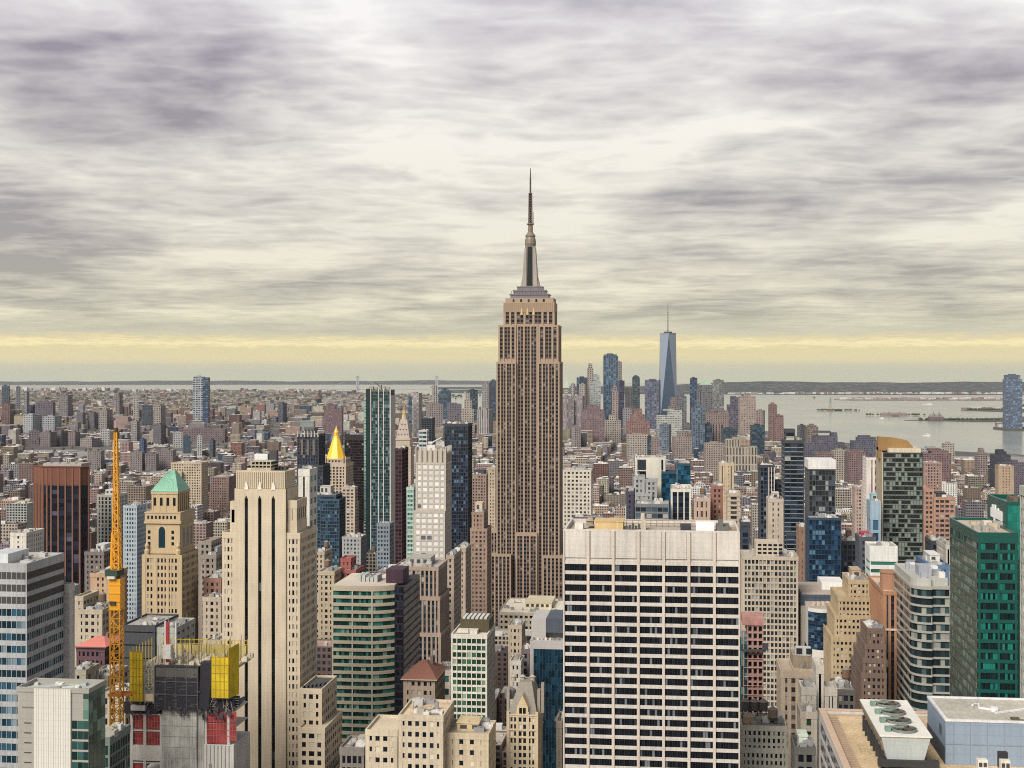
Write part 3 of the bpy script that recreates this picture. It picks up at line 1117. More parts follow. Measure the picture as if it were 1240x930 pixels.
# ================================================================== green copper pyramid tower
def copper_tower():
    Y, dep = 740.0, 27.0
    t = atY(200, Y)[1]
    X = lambda px, dy=0: atY(px, Y + dy)[0]
    Z = lambda py: zat(py, t)
    b = Thing('arcaded_stone_tower', 'ornate tan stone tower with arcade and pale green copper pyramid roof', ref='tower with the pale green pyramid roof')
    c = (0.47, 0.36, 0.22)
    st = sty(c, BLACKG, fh=8.7 * t / F, bw=2.05, pw=0.95, sh=1.7, pd=0.22, sd=0.16, ins=0.35, top=2.0, mode='rows', blind=0.2, blindc=(0.3, 0.28, 0.22))
    w, panes = MB(), []
    facade(w, w, panes, (X(172), X(220), Y, Y + dep, 0, Z(672)), st)
    # blank corner piers with the tall central window group
    w.box(X(172) - 0.1, X(176.5), Y - 0.12, Y + 1, 0, Z(672) - 0.3)
    w.box(X(186.5), X(190), Y - 0.12, Y + 0.5, 0, Z(676))
    w.box(X(201), X(204.5), Y - 0.12, Y + 0.5, 0, Z(676))
    w.box(X(215.5), X(220) + 0.1, Y - 0.12, Y + 1, 0, Z(672) - 0.3)
    # middle stage
    x0, x1 = X(175), X(216)
    w.box(x0, x1, Y + 2.2, Y + dep - 2.2, Z(673), Z(633))
    w.box(x0 - 0.6, x1 + 0.6, Y + 1.6, Y + dep - 1.6, Z(671), Z(668.5))
    w.box(x0 - 0.9, x1 + 0.9, Y + 1.3, Y + dep - 1.3, Z(634.5), Z(631.5))
    w.box(x0 - 0.5, x1 + 0.5, Y + 1.7, Y + dep - 1.7, Z(631.5), Z(622))
    w.box(x0 - 0.7, x1 + 0.7, Y + 1.5, Y + dep - 1.5, Z(622), Z(620.6))
    # corner urn turrets on the shoulder
    for px in (177, 215):
        w.lathe(X(px), Y + 1.3, [(Z(672), 1.4), (Z(667), 1.5), (Z(665), 0.9), (Z(661), 1.3), (Z(657), 0.3)], 10)
    # belfry stage with arcade
    u0, u1 = X(183.5, 4), X(215, 4)
    w.box(u0 + .5, u1 - .5, Y + 4.5, Y + dep - 4.5, Z(621), Z(598) + 0.02)
    w.box(u0 - 0.3, u1 + 0.3, Y + 3.7, Y + dep - 3.7, Z(599), Z(596))
    for q in range(5):
        cx = u0 + (u1 - u0) * q / 4
        w.box(max(u0, cx - 1.1), min(u1, cx + 1.1), Y + 4, Y + 5, Z(621), Z(599))
    for q in range(7):
        cy = Y + 4.0 + (dep - 8.0) * q / 6
        w.box(u1 - 1.0, u1 + 0.02, max(cy - 0.8, Y + 4.02), min(cy + 0.8, Y + dep - 4.02), Z(621), Z(599))
    w.box(u0, u1, Y + 4.2, Y + 5, Z(621), Z(613.5))
    w.box(u0, u1, Y + 4.1, Y + 5, Z(603.5), Z(599))
    b.part('wall', w, mwall(c, var=0.2, grain=1.3))
    add_panes(b, panes, st, 0)
    g = mglass(BLACKG, 0.0)
    for q in range(4):
        a = u0 + (u1 - u0) * (q + 0.5) / 4
        pane_part(b, 'arched_window', [fq(a - 1.3, a + 1.3, Y + 4.45, Z(613.5), Z(603.5))], g)
    for q in range(6):
        cy = Y + 4.0 + (dep - 8.0) * (q + 0.5) / 6
        pane_part(b, 'arched_window', [rq(u1 - 0.45, cy - 0.9, cy + 0.9, Z(620), Z(604))], g)
    m = (x0 + x1) / 2 - 0.6
    arch = [(m - 1.9, Z(664)), (m + 1.9, Z(664)), (m + 1.9, Z(644))] + [(m + 1.9 * math.cos(a), Z(644) + 2.6 * math.sin(a)) for a in (0.5, 1.05, 1.57, 2.1, 2.64)] + [(m - 1.9, Z(644))]
    mm = MB()
    mm.face([(p, Y + 2.15, q) for p, q in arch])
    b.part('great_window', mm, mglass((0.01, 0.03, 0.045), 0.0))
    for px in (180.5, 209):
        for py in (643, 650, 657):
            c0 = X(px, 2)
            pane_part(b, 'window', [fq(c0 - 0.75, c0 + 0.75, Y + 2.16, Z(py + 4), Z(py))], g)
    for q in range(3):
        cy = Y + 7 + q * 6
        pane_part(b, 'tall_window', [rq(x1 + 0.04, cy, cy + 3.4, Z(664), Z(641))], g)
    for q in range(8):
        c0 = X(179 + q * 4.6, 1)
        pane_part(b, 'window', [fq(c0 - 0.6, c0 + 0.6, Y + 1.66, Z(629), Z(625))], g, seed=q)
    r = MB()
    e = 0.5
    r.frustum((u0 - e, u1 + e, Y + 3.5, Y + dep - 3.5), Z(596), (X(204, 12), X(211.5, 12), Y + 12.5, Y + dep - 12.5), Z(571.5))
    i = b.part('pyramid_roof', r, mwall((0.20, 0.44, 0.31), var=0.3, rough=0.6))
    m2 = MB()
    for q in range(14):
        f = (q + 0.5) / 14
        m2.bar((u0 - e + (u1 - u0 + 2 * e) * f, Y + 3.4, Z(596)), (X(204, 12) + (X(211.5, 12) - X(204, 12)) * f, Y + 12.4, Z(571.5) + 0.05), 0.16)
    b.part('roof_seam', m2, mwall((0.33, 0.60, 0.46)), i)
    b.done(vb=760)


copper_tower()


# ================================================================== gold pyramid tower
def gold_tower():
    Y, dep = 1700.0, 40.0
    t = atY(405, Y)[1]
    X = lambda px, dy=0: atY(px, Y + dy)[0]
    Z = lambda py: zat(py, t)
    b = Thing('gothic_stone_tower', 'pale stone tower crowned by a bright gold pyramid spire', ref='tower with the gold pyramid')
    c = (0.46, 0.37, 0.28)
    st = sty(c, (0.03, 0.028, 0.03), fh=3.8, bw=4.2, pw=2.0, sh=1.3, top=4.5, mode='cols', pd=0.4, sd=0.2, ins=0.6)
    w, p = MB(), []
    facade(w, w, p, (X(389.5), X(419), Y, Y + dep, 0, Z(561)), st)
    facade(w, w, p, (X(391.5), X(416.5), Y + 3, Y + dep - 3, Z(562), Z(555.5)), dict(st, top=2.2))
    facade(w, w, p, (X(384), X(424), Y + 6, Y + dep + 10, 0, Z(610)), st)
    for px in (391, 394, 415, 418):
        w.cyl(X(px), Y + 2, Z(561), Z(556), 1.0, 0.8, 8)
        w.cyl(X(px), Y + 2, Z(556), Z(552), 1.0, 0.1, 8)
    b.part('wall', w, mwall(c))
    add_panes(b, p, st, 0)
    cx, cy = (X(391.5) + X(416.5)) / 2 - 1.6, Y + dep / 2
    r0 = (X(412.5) - X(390.5)) / 2
    m = MB()
    m.lathe(cx, cy, [(Z(556), r0 * 1.06), (Z(530), r0 * 0.33)], 8, math.pi / 8)
    gold = mwall((0.85, 0.52, 0.015), rough=0.32, var=0.1)
    i = b.part('gold_pyramid', m, gold)
    m = MB()
    k = t / F
    m.lathe(cx, cy, [(Z(530), 4.0 * k), (Z(529), 3.4 * k), (Z(525), 3.0 * k), (Z(524.5), 3.6 * k), (Z(523), 2.6 * k), (Z(519.5), 1.0 * k), (Z(516.5), 0.3 * k)], 10)
    b.part('lantern', m, mwall((0.75, 0.46, 0.05), rough=0.35), i)
    b.done(vb=605)


gold_tower()


# ================================================================== clock tower
def clock_tower():
    Y, dep = 2000.0, 26.0
    t = atY(487, Y)[1]
    X = lambda px, dy=0: atY(px, Y + dy)[0]
    Z = lambda py: zat(py, t)
    k = t / F
    b = Thing('campanile_tower', 'slim cream campanile tower with pointed roof and small gold cupola', ref='cream campanile with gold cupola')
    c = (0.48, 0.40, 0.31)
    st = sty(c, (0.035, 0.032, 0.035), fh=4.0, bw=3.6, pw=1.9, sh=1.8, top=3.0, mode='cols', ins=0.6)
    w, p = MB(), []
    facade(w, w, p, (X(477.5), X(497.5), Y, Y + dep, 0, Z(541)), st)
    x0, x1 = X(479), X(496)
    w.box(x0, x1, Y + 1.5, Y + dep - 1.5, Z(541.5), Z(532))
    w.box(x0 - 1, x1 + 1, Y + 0.6, Y + dep - 0.6, Z(533), Z(531))
    b.part('wall', w, mwall(c))
    add_panes(b, p, st, 0)
    cx, cy = (x0 + x1) / 2, Y + dep / 2
    m = MB()
    m.frustum((x0 + 0.5, x1 - 0.5, Y + 2, Y + dep - 2), Z(531), (cx - 4.4 * k, cx + 4.4 * k, cy - 4.4 * k, cy + 4.4 * k), Z(509))
    i = b.part('spire_roof', m, mwall((0.42, 0.35, 0.30)))
    m = MB()
    for rr_, zz in ((4, 527), (3, 521), (2, 515)):
        for q in range(rr_):
            a = cx + (q - (rr_ - 1) / 2) * 4.6
            f = (531 - zz) / 22 * (cy - 4.4 * k - Y - 2)
            m.box(a - 0.8, a + 0.8, Y + 1.6 + f, Y + 3.6 + f, Z(zz), Z(zz - 1.6))
    b.part('dormer', m, mwall((0.16, 0.13, 0.12)), i)
    m = MB()
    m.lathe(cx, cy, [(Z(509), 4.6 * k), (Z(508), 4.6 * k), (Z(507.8), 3.2 * k), (Z(503), 3.0 * k)], 10)
    b.part('belfry', m, mwall(c), i)
    m = MB()
    m.lathe(cx, cy, [(Z(503), 3.0 * k), (Z(500), 2.4 * k), (Z(497), 1.3 * k), (Z(495), 1.1 * k), (Z(493.5), 0.9 * k), (Z(490.5), 0.2 * k)], 10)
    b.part('gold_cupola', m, mwall((0.38, 0.25, 0.07), rough=0.4), i)
    b.done(vb=590)


clock_tower()


# ================================================================== white grid tower with fins
def grid_tower():
    Y = 1000.0
    x0, t0 = atY(503, Y)
    x1, t1 = atY(540, Y)
    t = (t0 + t1) / 2
    dep = 26.0
    Z = lambda py: zat(py, t)
    b = Thing('white_grid_tower', 'pale concrete tower with bright square windows and an open finned crown', ref='pale grid tower with bright windows')
    c = (0.46, 0.41, 0.35)
    st = sty(c, (0.60, 0.60, 0.58), fh=6.9 * t / F, bw=(x1 - x0) / 5.15, pw=1.15, sh=1.3, pd=0.34, sd=0.30, ins=0.45, top=1.6, mode='cells', gm=0.0, rough=0.25, blind=0.06, blindc=(0.10, 0.11, 0.13), spread=1.2)  # pale pane colour stands in for sky reflected in the glass
    w, p = MB(), []
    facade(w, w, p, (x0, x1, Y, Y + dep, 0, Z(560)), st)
    st2 = dict(st)
    q0, q1 = atY(501, Y - 3)[0], atY(539, Y - 3)[0]
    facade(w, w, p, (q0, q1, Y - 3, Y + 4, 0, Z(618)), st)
    n = 6
    for q in range(n + 1):
        a = x0 + (x1 - x0) * q / n
        w.box(max(x0, a - 0.8), min(x1, a + 0.8), Y - 0.1, Y + 1.5, Z(560.5), Z(541.5 if q in (0, n) else 542.5))
    for q in range(5):
        a = Y + 1.6 + (dep - 3) * q / 4
        w.box(x1 - 1.2, x1 + 0.1, a, a + 1.5, Z(560.5), Z(541))
    w.box(x0 + 0.8, x1 - 0.8, Y + 1.4, Y + dep - 1, Z(560.5), Z(546))
    b.part('wall', w, mwall(c, var=0.12))
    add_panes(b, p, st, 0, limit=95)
    m = MB()
    cx = atY(522, Y + 8)[0]
    m.box(cx - 3, cx + 3, Y + 8, Y + 13, Z(546), Z(539.5))
    m.bar((cx - 1, Y + 9, Z(540)), (cx + 2, Y + 9, Z(535)), 0.8)
    m.bar((cx + 1, Y + 9, Z(536)), (cx + 8, Y + 9, Z(530)), 0.6)
    m.box(cx - 2.4, cx + 0.6, Y + 8, Y + 10, Z(538), Z(535.5))
    b.part('window_cleaning_rig', m, mwall((0.62, 0.60, 0.56)))
    b.done(vb=690)


grid_tower()


# ================================================================== supertall glass tower with the sky-coloured facets
def facet_tower():
    px, D = 808.8, 5950.0
    x, y = atD(px, D)
    k = D / F
    g0 = gz(x, y)
    Z = lambda py: zat(py, D)
    b = Thing('faceted_glass_tower', 'tallest downtown tower, faceted pale blue glass with a thin antenna', ref='faceted downtown tower with antenna')
    yaw = TH
    m1, m2 = MB(), MB()
    r = 10.2 * k * 0.98
    zb, ztp = g0 + 55, Z(405)
    B = [(x + sx * r, y + sy * r, zb) for sx, sy in ((-1, -1), (1, -1), (1, 1), (-1, 1))]
    rt = r * 0.98
    T = [(x, y - rt, ztp), (x + rt, y, ztp), (x, y + rt, ztp), (x - rt, y, ztp)]
    for q in range(4):
        m1.face([B[q], B[(q + 1) % 4], T[q]], 0.4)
        m2.face([B[q], T[q], T[(q - 1) % 4]], 0.8)
    m2.face(T, 0.5)
    for m in (m1, m2):
        m.spin(x, y, yaw)
    pod = MB()
    pod.box(x - r, x + r, y - r, y + r, g0, zb)
    pod.spin(x, y, yaw)
    b.part('podium', pod, mwall((0.2, 0.23, 0.26)))
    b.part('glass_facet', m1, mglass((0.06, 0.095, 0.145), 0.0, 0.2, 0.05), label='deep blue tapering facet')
    b.part('glass_facet', m2, mglass((0.125, 0.145, 0.18), 0.0, 0.25, 0.05))  # two glass tones, facet by facet, imitate differing reflections
    band = MB()
    band.prism([(a * 1.01 + x * -0.01, c * 1.01 + y * -0.01) for a, c, _ in [(x + math.cos(yaw + a) * rt, y + math.sin(yaw + a) * rt, 0) for a in (-1.5708, 0, 1.5708, 3.1416)]], ztp, ztp + 6)
    b.part('parapet', band, mwall((0.22, 0.24, 0.27)))
    a = MB()
    a.cyl(x, y, ztp + 6, ztp + 12, 6.5 * k * 0.8, n=16)
    a.cyl(x, y, ztp + 12, Z(390), 1.9, 1.6, 8)
    a.cyl(x, y, Z(390), Z(368), 1.5, 0.7, 8)
    for q in range(8):
        zz = ztp + 16 + q * 11
        a.cyl(x, y, zz, zz + 2.5, 2.4, n=8)
    b.part('antenna', a, mwall((0.06, 0.06, 0.06)))
    b.done(vb=505)


facet_tower()
# ================================================================== near left
def ribbon_corner():
    c = (0.38, 0.39, 0.40)
    st = sty(c, (0.010, 0.035, 0.055), fh=15.6 * 410 / F, bw=1.55, pw=0.14, sh=1.6, pd=0.23, sd=0.20, ins=0.30, top=2.8, mode='rows', blind=0.10, blindc=(0.16, 0.22, 0.25), spread=2.6, roof=(0.50, 0.46, 0.38))
    b = tw('ribbon_office_building', 'office block with white ribbon spandrels and dark louvre bands under a tan roof', 'white-ribboned corner block', -34, 32.5, 682, 410, 26.5, st, vb=930, units=2, fin=False)
    x0, x1, y0, y1, z1 = b.box
    m = MB()
    for k in range(3):
        a = z1 - 2.8 - (k + 1) * st['fh'] + 1.6
        for q in (0,):
            m.box(x0 - 0.02, x1 + 0.02, y0 + 0.2, y1 - 0.02, a + 0.0, a + st['fh'] - 1.6)
    b.part('louvre_band', m, mwall((0.055, 0.05, 0.045)))
    w, p = MB(), []
    facade(w, w, p, (x0, x1 + 1.9, y1 + 0.05, y1 + 4.2, 0, z1 - 10.5), dict(st, bw=4))
    b.part('stair_wing', w, mwall((0.55, 0.53, 0.50)))
    m = MB()
    xa = atY(-10, 418)[0]
    m.box(xa, atY(17, 418)[0], 414, 428, z1 - 0.9, z1 + 2.4)
    b.part('penthouse', m, mwall((0.58, 0.60, 0.62)))
    b.done(930)


ribbon_corner()


def panel_block():
    Y, dep = 345.0, 11.0
    t = atY(64, Y)[1]
    X = lambda px, dy=0: atY(px, Y + dy)[0]
    Z = lambda py: zat(py, t)
    b = Thing('panel_clad_block', 'low block with white ribbed front panel and green glass corner', ref='block with white ribbed panel')
    z1 = Z(833)
    x0, x1 = X(20), X(107.5)
    m = MB()
    e = 0.45
    m.box(x0 + 0.2, x1 - 0.2, Y + 0.2, Y + dep, 0, z1 - 1.2)
    for q in ((x0, x1, Y, Y + e), (x0, x1, Y + dep - e, Y + dep + 0.02), (x0, x0 + e, Y + e, Y + dep - e), (x1 - e, x1, Y + e, Y + dep - e)):
        m.box(*q, z1 - 1.25, z1)
    b.part('wall', m, mwall((0.33, 0.315, 0.28), var=0.15))
    m = MB()
    for q in range(15):
        a = X(41.5) + (X(86) - X(41.5)) * q / 15
        m.box(a + 0.03, a + (X(86) - X(41.5)) / 15 - 0.03, Y - 0.25, Y + 0.3, 0, z1 - 0.25)
    b.part('ribbed_panel', m, mwall((0.62, 0.60, 0.54), var=0.1))
    m = MB()
    for py in range(876, 960, 12):
        m.box(X(29), X(37.5), Y + 0.12, Y + 0.3, Z(py + 1.2), Z(py))
    b.part('vent_slot', m, mwall((0.05, 0.05, 0.05)))
    m = MB()
    m.box(X(27) - 0.1, X(41), Y + 0.05, Y + 0.25, Z(858), Z(857))
    b.part('panel_joint', m, mwall((0.16, 0.16, 0.15)))
    g = mglass((0.015, 0.045, 0.04), 0.06, 0.1, blindc=(0.12, 0.2, 0.17), spread=2.5)
    q = []
    for k in range(8):
        zt = Z(872 + 12.5 * k)
        for i in range(3):
            a = X(86.5) + (X(107) - X(86.5)) * i / 3
            q.append(fq(a + 0.06, a + (X(107) - X(86.5)) / 3 - 0.06, Y + 0.12, zt - 2.1, zt))
    pane_part(b, 'corner_glazing', q, g)
    q = [fq(X(100.5), X(107), Y + 0.12, Z(846 + 12 * k) + 0.08, Z(834.5 + 12 * k)) for k in range(3)]
    for k in range(16):
        zt = z1 - 0.6 - 3.0 * k
        for i in range(4):
            a = Y + 0.5 + (dep - 0.8) * i / 4
            q.append(rq(x1 - 0.12, a + 0.05, a + (dep - 0.8) / 4 - 0.05, zt - 2.9, zt))
    pane_part(b, 'side_glazing', q, mglass((0.05, 0.11, 0.085), 0.15, 0.12, blindc=(0.16, 0.24, 0.19), spread=2.0))
    z = z1 - 1.2
    m = MB()
    m.box(x0 + 0.5, x1 - 0.5, Y + 0.5, Y + dep - 0.5, z - 0.1, z + 0.06)
    b.part('roof', m, mwall((0.40, 0.42, 0.38), var=0.5))
    r = random.Random(9)
    for q in range(9):
        a = x0 + 1.5 + r.random() * (x1 - x0 - 4)
        v = Y + 1.5 + r.random() * (dep - 4)
        m = MB()
        m.box(a, a + 0.8 + r.random(), v, v + 0.7 + r.random(), z, z + 0.5 + 0.9 * r.random())
        b.part('air_unit', m, mwall(r.choice([(0.5, 0.52, 0.5), (0.35, 0.38, 0.36), (0.65, 0.63, 0.58)])))
    m = MB()
    for q in range(5):
        m.bar((x0 + 2 + q * 3, Y + 2.2 + (q % 2), z + 0.7), (x0 + 5 + q * 3, Y + 4 + (q % 3), z + 0.7), 0.3)
    b.part('duct', m, mwall((0.6, 0.62, 0.6)))
    b.done(930)


panel_block()


def tower_crane():
    Y = 470.0
    t = atY(141.5, Y)[1]
    k = t / F
    X = lambda px: atY(px, Y)[0]
    Z = lambda py: zat(py, t)
    b = Thing('tower_crane', 'orange luffing tower crane standing beside the half-built tower, its boom raised nearly upright', cat='crane', ref='orange tower crane')
    org = mwall((0.72, 0.33, 0.02), rough=0.5, var=0.12, grain=2)

    def lattice(p0, p1, w0, w1, step, tube):
        m = MB()
        p0, p1 = Vector(p0), Vector(p1)
        n = max(2, int((p1 - p0).length / step))
        cs = ((-1, -1), (1, -1), (1, 1), (-1, 1))
        P = []
        for q in range(n + 1):
            c = p0.lerp(p1, q / n)
            w = (w0 + (w1 - w0) * q / n) / 2
            P.append([Vector((c.x + sx * w, c.y + sy * w, c.z)) for sx, sy in cs])
        for q in range(n):
            for s in range(4):
                m.bar(P[q][s], P[q + 1][s], tube)
                s2 = (s + 1) % 4
                m.bar(P[q][s] if q % 2 else P[q][s2], P[q + 1][s2] if q % 2 else P[q + 1][s], tube * 0.6)
                m.bar(P[q][s], P[q][s2], tube * 0.6)
        return m
    xm = X(141.5)
    w = 13.5 * k
    b.part('mast', lattice((xm, Y, 0), (xm, Y, Z(738)), w - 0.5, w - 0.5, 3.0, 0.42), org)
    m = MB()
    m.box(xm - w / 2 - 0.05, xm + w / 2 + 0.05, Y - w / 2, Y + w / 2, Z(738), Z(700))
    for q in range(4):
        m.box(xm - w / 2 - 0.25, xm + w / 2 + 0.25, Y - w / 2 - 0.2, Y + w / 2 + 0.2, Z(738 - q * 10), Z(736.5 - q * 10))
    i = b.part('climbing_sleeve', m, org)
    m = MB()
    m.box(X(136), X(143), Y - w / 2 - 0.6, Y - w / 2 - 0.01, Z(731), Z(727))
    b.part('sleeve_jack', m, mwall((0.05, 0.05, 0.045)), i)
    m = MB()
    m.cyl(X(138.5), Y, Z(700), Z(697), w * 0.5, n=16)
    m.box(X(131), X(146), Y - 3, Y + 3, Z(697), Z(689))
    b.part('turntable', m, mwall((0.03, 0.055, 0.04)))
    m = MB()
    m.box(X(134), X(143), Y - 3.2, Y - 1, Z(699.8), Z(696.5))
    b.part('cab', m, mwall((0.6, 0.58, 0.5)))
    b.part('a_frame', lattice((X(138.5), Y + 1, Z(689)), (X(139.5), Y + 0.5, Z(645)), 9 * k, 7 * k, 2.6, 0.4), org)
    b.part('boom', lattice((X(143.5), Y - 1.5, Z(689)), (X(148.5), Y - 6, Z(520)), 8.8 * k, 2.6 * k, 2.3, 0.34), org)
    m = MB()
    m.cyl(X(148.5), Y - 6, Z(522), Z(518), 0.8, n=8)
    m.box(X(147), X(150), Y - 6.6, Y - 5.4, Z(519.5), Z(517))
    b.part('boom_head', m, mwall((0.10, 0.05, 0.02)))
    m = MB()
    for dx in (-0.5, 0.5):
        m.bar((X(139.5) + dx, Y + 0.5, Z(646)), (X(148) + dx * 0.3, Y - 5.5, Z(532)), 0.14)
    b.part('pendant_rope', m, mwall((0.08, 0.06, 0.04)))
    m = MB()
    m.box(X(146), X(160), Y - 0.8, Y + 0.2, Z(842), Z(839.5))
    m.box(X(147), X(161), Y + 1.4, Y + 2.2, Z(840), Z(838))
    m.box(X(133.5), X(149.5), Y - w / 2 - 0.3, Y + w / 2 + 0.3, Z(842), Z(839))
    b.part('tie_collar', m, mwall((0.55, 0.20, 0.03)))
    b.done(930)


tower_crane()


def rising_tower():
    Y = 480.0
    t = atY(220, Y)[1]
    k = t / F
    X = lambda px, dy=0: atY(px, Y + dy)[0]
    Z = lambda py: zat(py, t)
    b = Thing('half_built_tower', 'half-built concrete tower with yellow safety screens and black netting at its top', ref='half-built tower with yellow screens')
    conc = mwall((0.40, 0.39, 0.36), var=0.7, grain=2.6)
    m = MB()
    m.box(X(196), X(238), Y, Y + 20, 0, Z(857))
    m.box(X(238) + 0.02, X(246), Y + 1, Y + 19, 0, Z(860))
    i = b.part('concrete_core', m, conc)
    m = MB()
    for py in range(866, 1000, 13):
        m.box(X(196) + .05, X(238) - 0.05, Y - 0.05, Y + 0.1, Z(py + 0.5), Z(py))
    b.part('formwork_line', m, mwall((0.24, 0.23, 0.21), var=0.4), i)
    # floor slabs and columns, left and right bays
    m = MB()
    for py in (866, 886, 905, 925, 945, 965):
        m.box(X(158), X(196), Y + 0.6, Y + 20, Z(py + 1.5), Z(py))
        m.box(X(246) + 0.02, X(279), Y + 1.2, Y + 20, Z(py + 1.5 - 3), Z(py - 3))
    m.box(X(150), X(196) - 0.02, Y + 0.3, Y + 20, Z(923), Z(904.5))
    m.box(X(246) + 0.03, X(286) - 1.2, Y + 0.8, Y + 20, Z(990), Z(901))
    for px in (158.5, 174.5, 194.5):
        m.box(X(px) - 0.45, X(px) + 0.55, Y + 0.35, Y + 1.4, 0, Z(866))
    for px in (248, 275.5):
        m.box(X(px) - 0.4, X(px) + 0.5, Y + 0.9, Y + 2, 0, Z(858))
    b.part('floor_slab', m, mwall((0.55, 0.53, 0.49), var=0.3, grain=2))
    m = MB()
    for q in range(7):
        m.box(X(249 + q * 4.5), X(250 + q * 4.5), Y + 0.7, Y + 0.85, Z(990), Z(902))
    m.box(X(252), X(256), Y + 0.72, Y + 0.84, Z(929), Z(924.5))
    b.part('mullion', m, mwall((0.24, 0.24, 0.23)))
    red = mwall((0.32, 0.045, 0.045), var=0.95, grain=4)
    for (a, c, p0, p1) in ((159.8, 173.2, 868, 884.5), (176, 193.5, 868, 884.5), (159.8, 173.2, 887.5, 904), (176, 193.5, 887.5, 904), (160, 172.5, 926, 944)):
        m = MB()
        m.box(X(a), X(c), Y + 1.0, Y + 1.15, Z(p1), Z(p0))
        b.part('red_safety_net', m, red)
    for (a, c, p0, p1) in ((249.5, 274, 861, 874), (249.5, 274, 876, 900), (276.5, 285, 861, 873), (276.5, 285, 876, 896)):
        m = MB()
        m.box(X(a), X(c), Y + 1.0, Y + 1.15, Z(p1), Z(p0))
        b.part('red_safety_net', m, red)
    m = MB()
    for a, c, y0_, y1_ in ((159.8, 193.5, 868, 904), (249.5, 285, 861, 898)):
        n = 9
        for q in range(n + 1):
            xx = X(a) + (X(c) - X(a)) * q / n
            m.box(xx - 0.08, xx + 0.08, Y + 0.9, Y + 1.0, Z(y1_), Z(y0_))
        for q in range(1, 5):
            zz = Z(y0_) + (Z(y1_) - Z(y0_)) * q / 5
            m.box(X(a), X(c), Y + 0.86, Y + 0.9, zz - 0.1, zz + 0.1)
    b.part('net_batten', m, mwall((0.42, 0.12, 0.11), var=0.5, grain=3))
    # black netting box round the core
    m = MB()
    m.box(X(189), X(242), Y - 1.5, Y + 0.9, Z(858.5), Z(806))
    m.box(X(189) + 0.05, X(242) - 0.05, Y + 0.95, Y + 18, Z(858), Z(816))
    m.frustum((X(242) + 0.02, X(254), Y - 1.2, Y + 3), Z(857), (X(244), X(258.5), Y - 1.2, Y + 3), Z(801))
    m.box(X(150), X(190), Y + 0.2, Y + 16, Z(866), Z(852))
    m.box(X(246), X(283), Y + 0.4, Y + 7, Z(858), Z(846))
    m.bar((X(283), Y + 4, Z(853)), (X(292), Y + 4, Z(846)), 2.2, 1.2)
    i = b.part('black_netting', m, mwall((0.022, 0.022, 0.032), var=0.6, grain=3))
    m = MB()
    for px in (189.5, 202, 215, 228, 241):
        m.box(X(px) - 0.13, X(px) + 0.13, Y - 1.65, Y - 1.5, Z(858), Z(806))
    for py in (824, 840):
        m.box(X(188.5), X(242), Y - 1.72, Y - 1.5, Z(py + 1), Z(py))
    m.box(X(191), X(241), Y - 1.6, Y - 1.45, Z(819), Z(808))
    b.part('netting_rail', m, mwall((0.10, 0.095, 0.085), var=0.5, grain=3), i)
    rr = random.Random(77)
    m = MB()
    for q in range(46):
        xx = X(158) + rr.random() * (X(284) - X(158))
        zz = Z(866 - 14 * rr.random()) if not X(188) < xx < X(243) else Z(858 - 4 * rr.random())
        w_, h_ = 0.4 + 1.4 * rr.random(), 0.5 + 2.2 * rr.random()
        yy = Y - 1.75 - 0.3 * rr.random() if X(188) < xx < X(243) else Y - 0.1 - 0.4 * rr.random()
        m.face([(xx, yy, zz), (xx + w_, yy - 0.15, zz - 0.1), (xx + w_ * 0.8, yy - 0.3, zz - h_), (xx + 0.1, yy - 0.1, zz - h_ * 0.8)])
    b.part('hanging_cloth', m, mwall((0.05, 0.05, 0.06), var=0.9, grain=3))
    m = MB()
    for q in range(40):
        xx = X(189.5) + rr.random() * (X(241) - X(190))
        zz = Z(856) + rr.random() * (Z(812) - Z(856))
        m.box(xx, xx + 0.3 + 2.0 * rr.random(), Y - 1.62, Y - 1.52, zz, zz + 0.12 + 0.5 * rr.random())
    b.part('netting_patch', m, mwall((0.07, 0.07, 0.085), var=0.9, grain=4))
    m = MB()
    for q in range(26):
        xx = X(160) + (X(284) - X(160)) * rr.random()
        z0 = Z(862 - 8 * rr.random())
        m.bar((xx, Y - 0.6, z0), (xx + rr.uniform(-2.5, 2.5), Y - 0.6, z0 + 1.5 + 5 * rr.random()), 0.13)
    for q in range(5):
        m.bar((X(246), Y - 0.4, Z(846 + 3 * q)), (X(287), Y + 2, Z(845 + 3 * q)), 0.12)
    b.part('scaffold_tube', m, mwall((0.36, 0.33, 0.28)))
    # yellow screens
    yel = mwall((0.60, 0.43, 0.012), var=0.55, grain=3.2)
    for lab, (a, c, p0, p1, d0, d1) in (('l', (160, 175.5, 789, 849, -2.2, 6)), ('r', (258.5, 279, 783, 842, -2.2, -1.9))):
        m = MB()
        m.box(X(a), X(c), Y + d0, Y + d0 + 0.3, Z(p1), Z(p0 + (10 if lab == 'r' else 0)))
        if lab == 'l':
            m.box(X(a), X(a) + 0.2, Y + d0 + 0.3, Y + d0 + 3, Z(p1), Z(p0 + 10))
            m.box(X(c) - 0.2, X(c), Y + d0 + 0.3, Y + d0 + 1, Z(p1), Z(p0 + 10))
        else:
            m.face([(X(c), Y + d0, Z(p1)), (X(c) + 1.7, Y + 4, Z(p1)), (X(c) + 1.7, Y + 4, Z(p0 - 3)), (X(c), Y + d0, Z(p0))])
            m.face([(X(c) + 0.2, Y + d0 + 0.3, Z(p1)), (X(c) + 0.2, Y + d0 + 0.3, Z(p0)), (X(c) + 1.9, Y + 4, Z(p0 - 3)), (X(c) + 1.9, Y + 4, Z(p1))])
        j = b.part('safety_screen', m, yel)
        m = MB()
        n = 4
        for q in range(n + 1):
            xx = X(a) + (X(c) - X(a)) * q / n
            m.box(xx - 0.1, xx + 0.1, Y + d0 - 0.12, Y + d0, Z(p1), Z(p0))
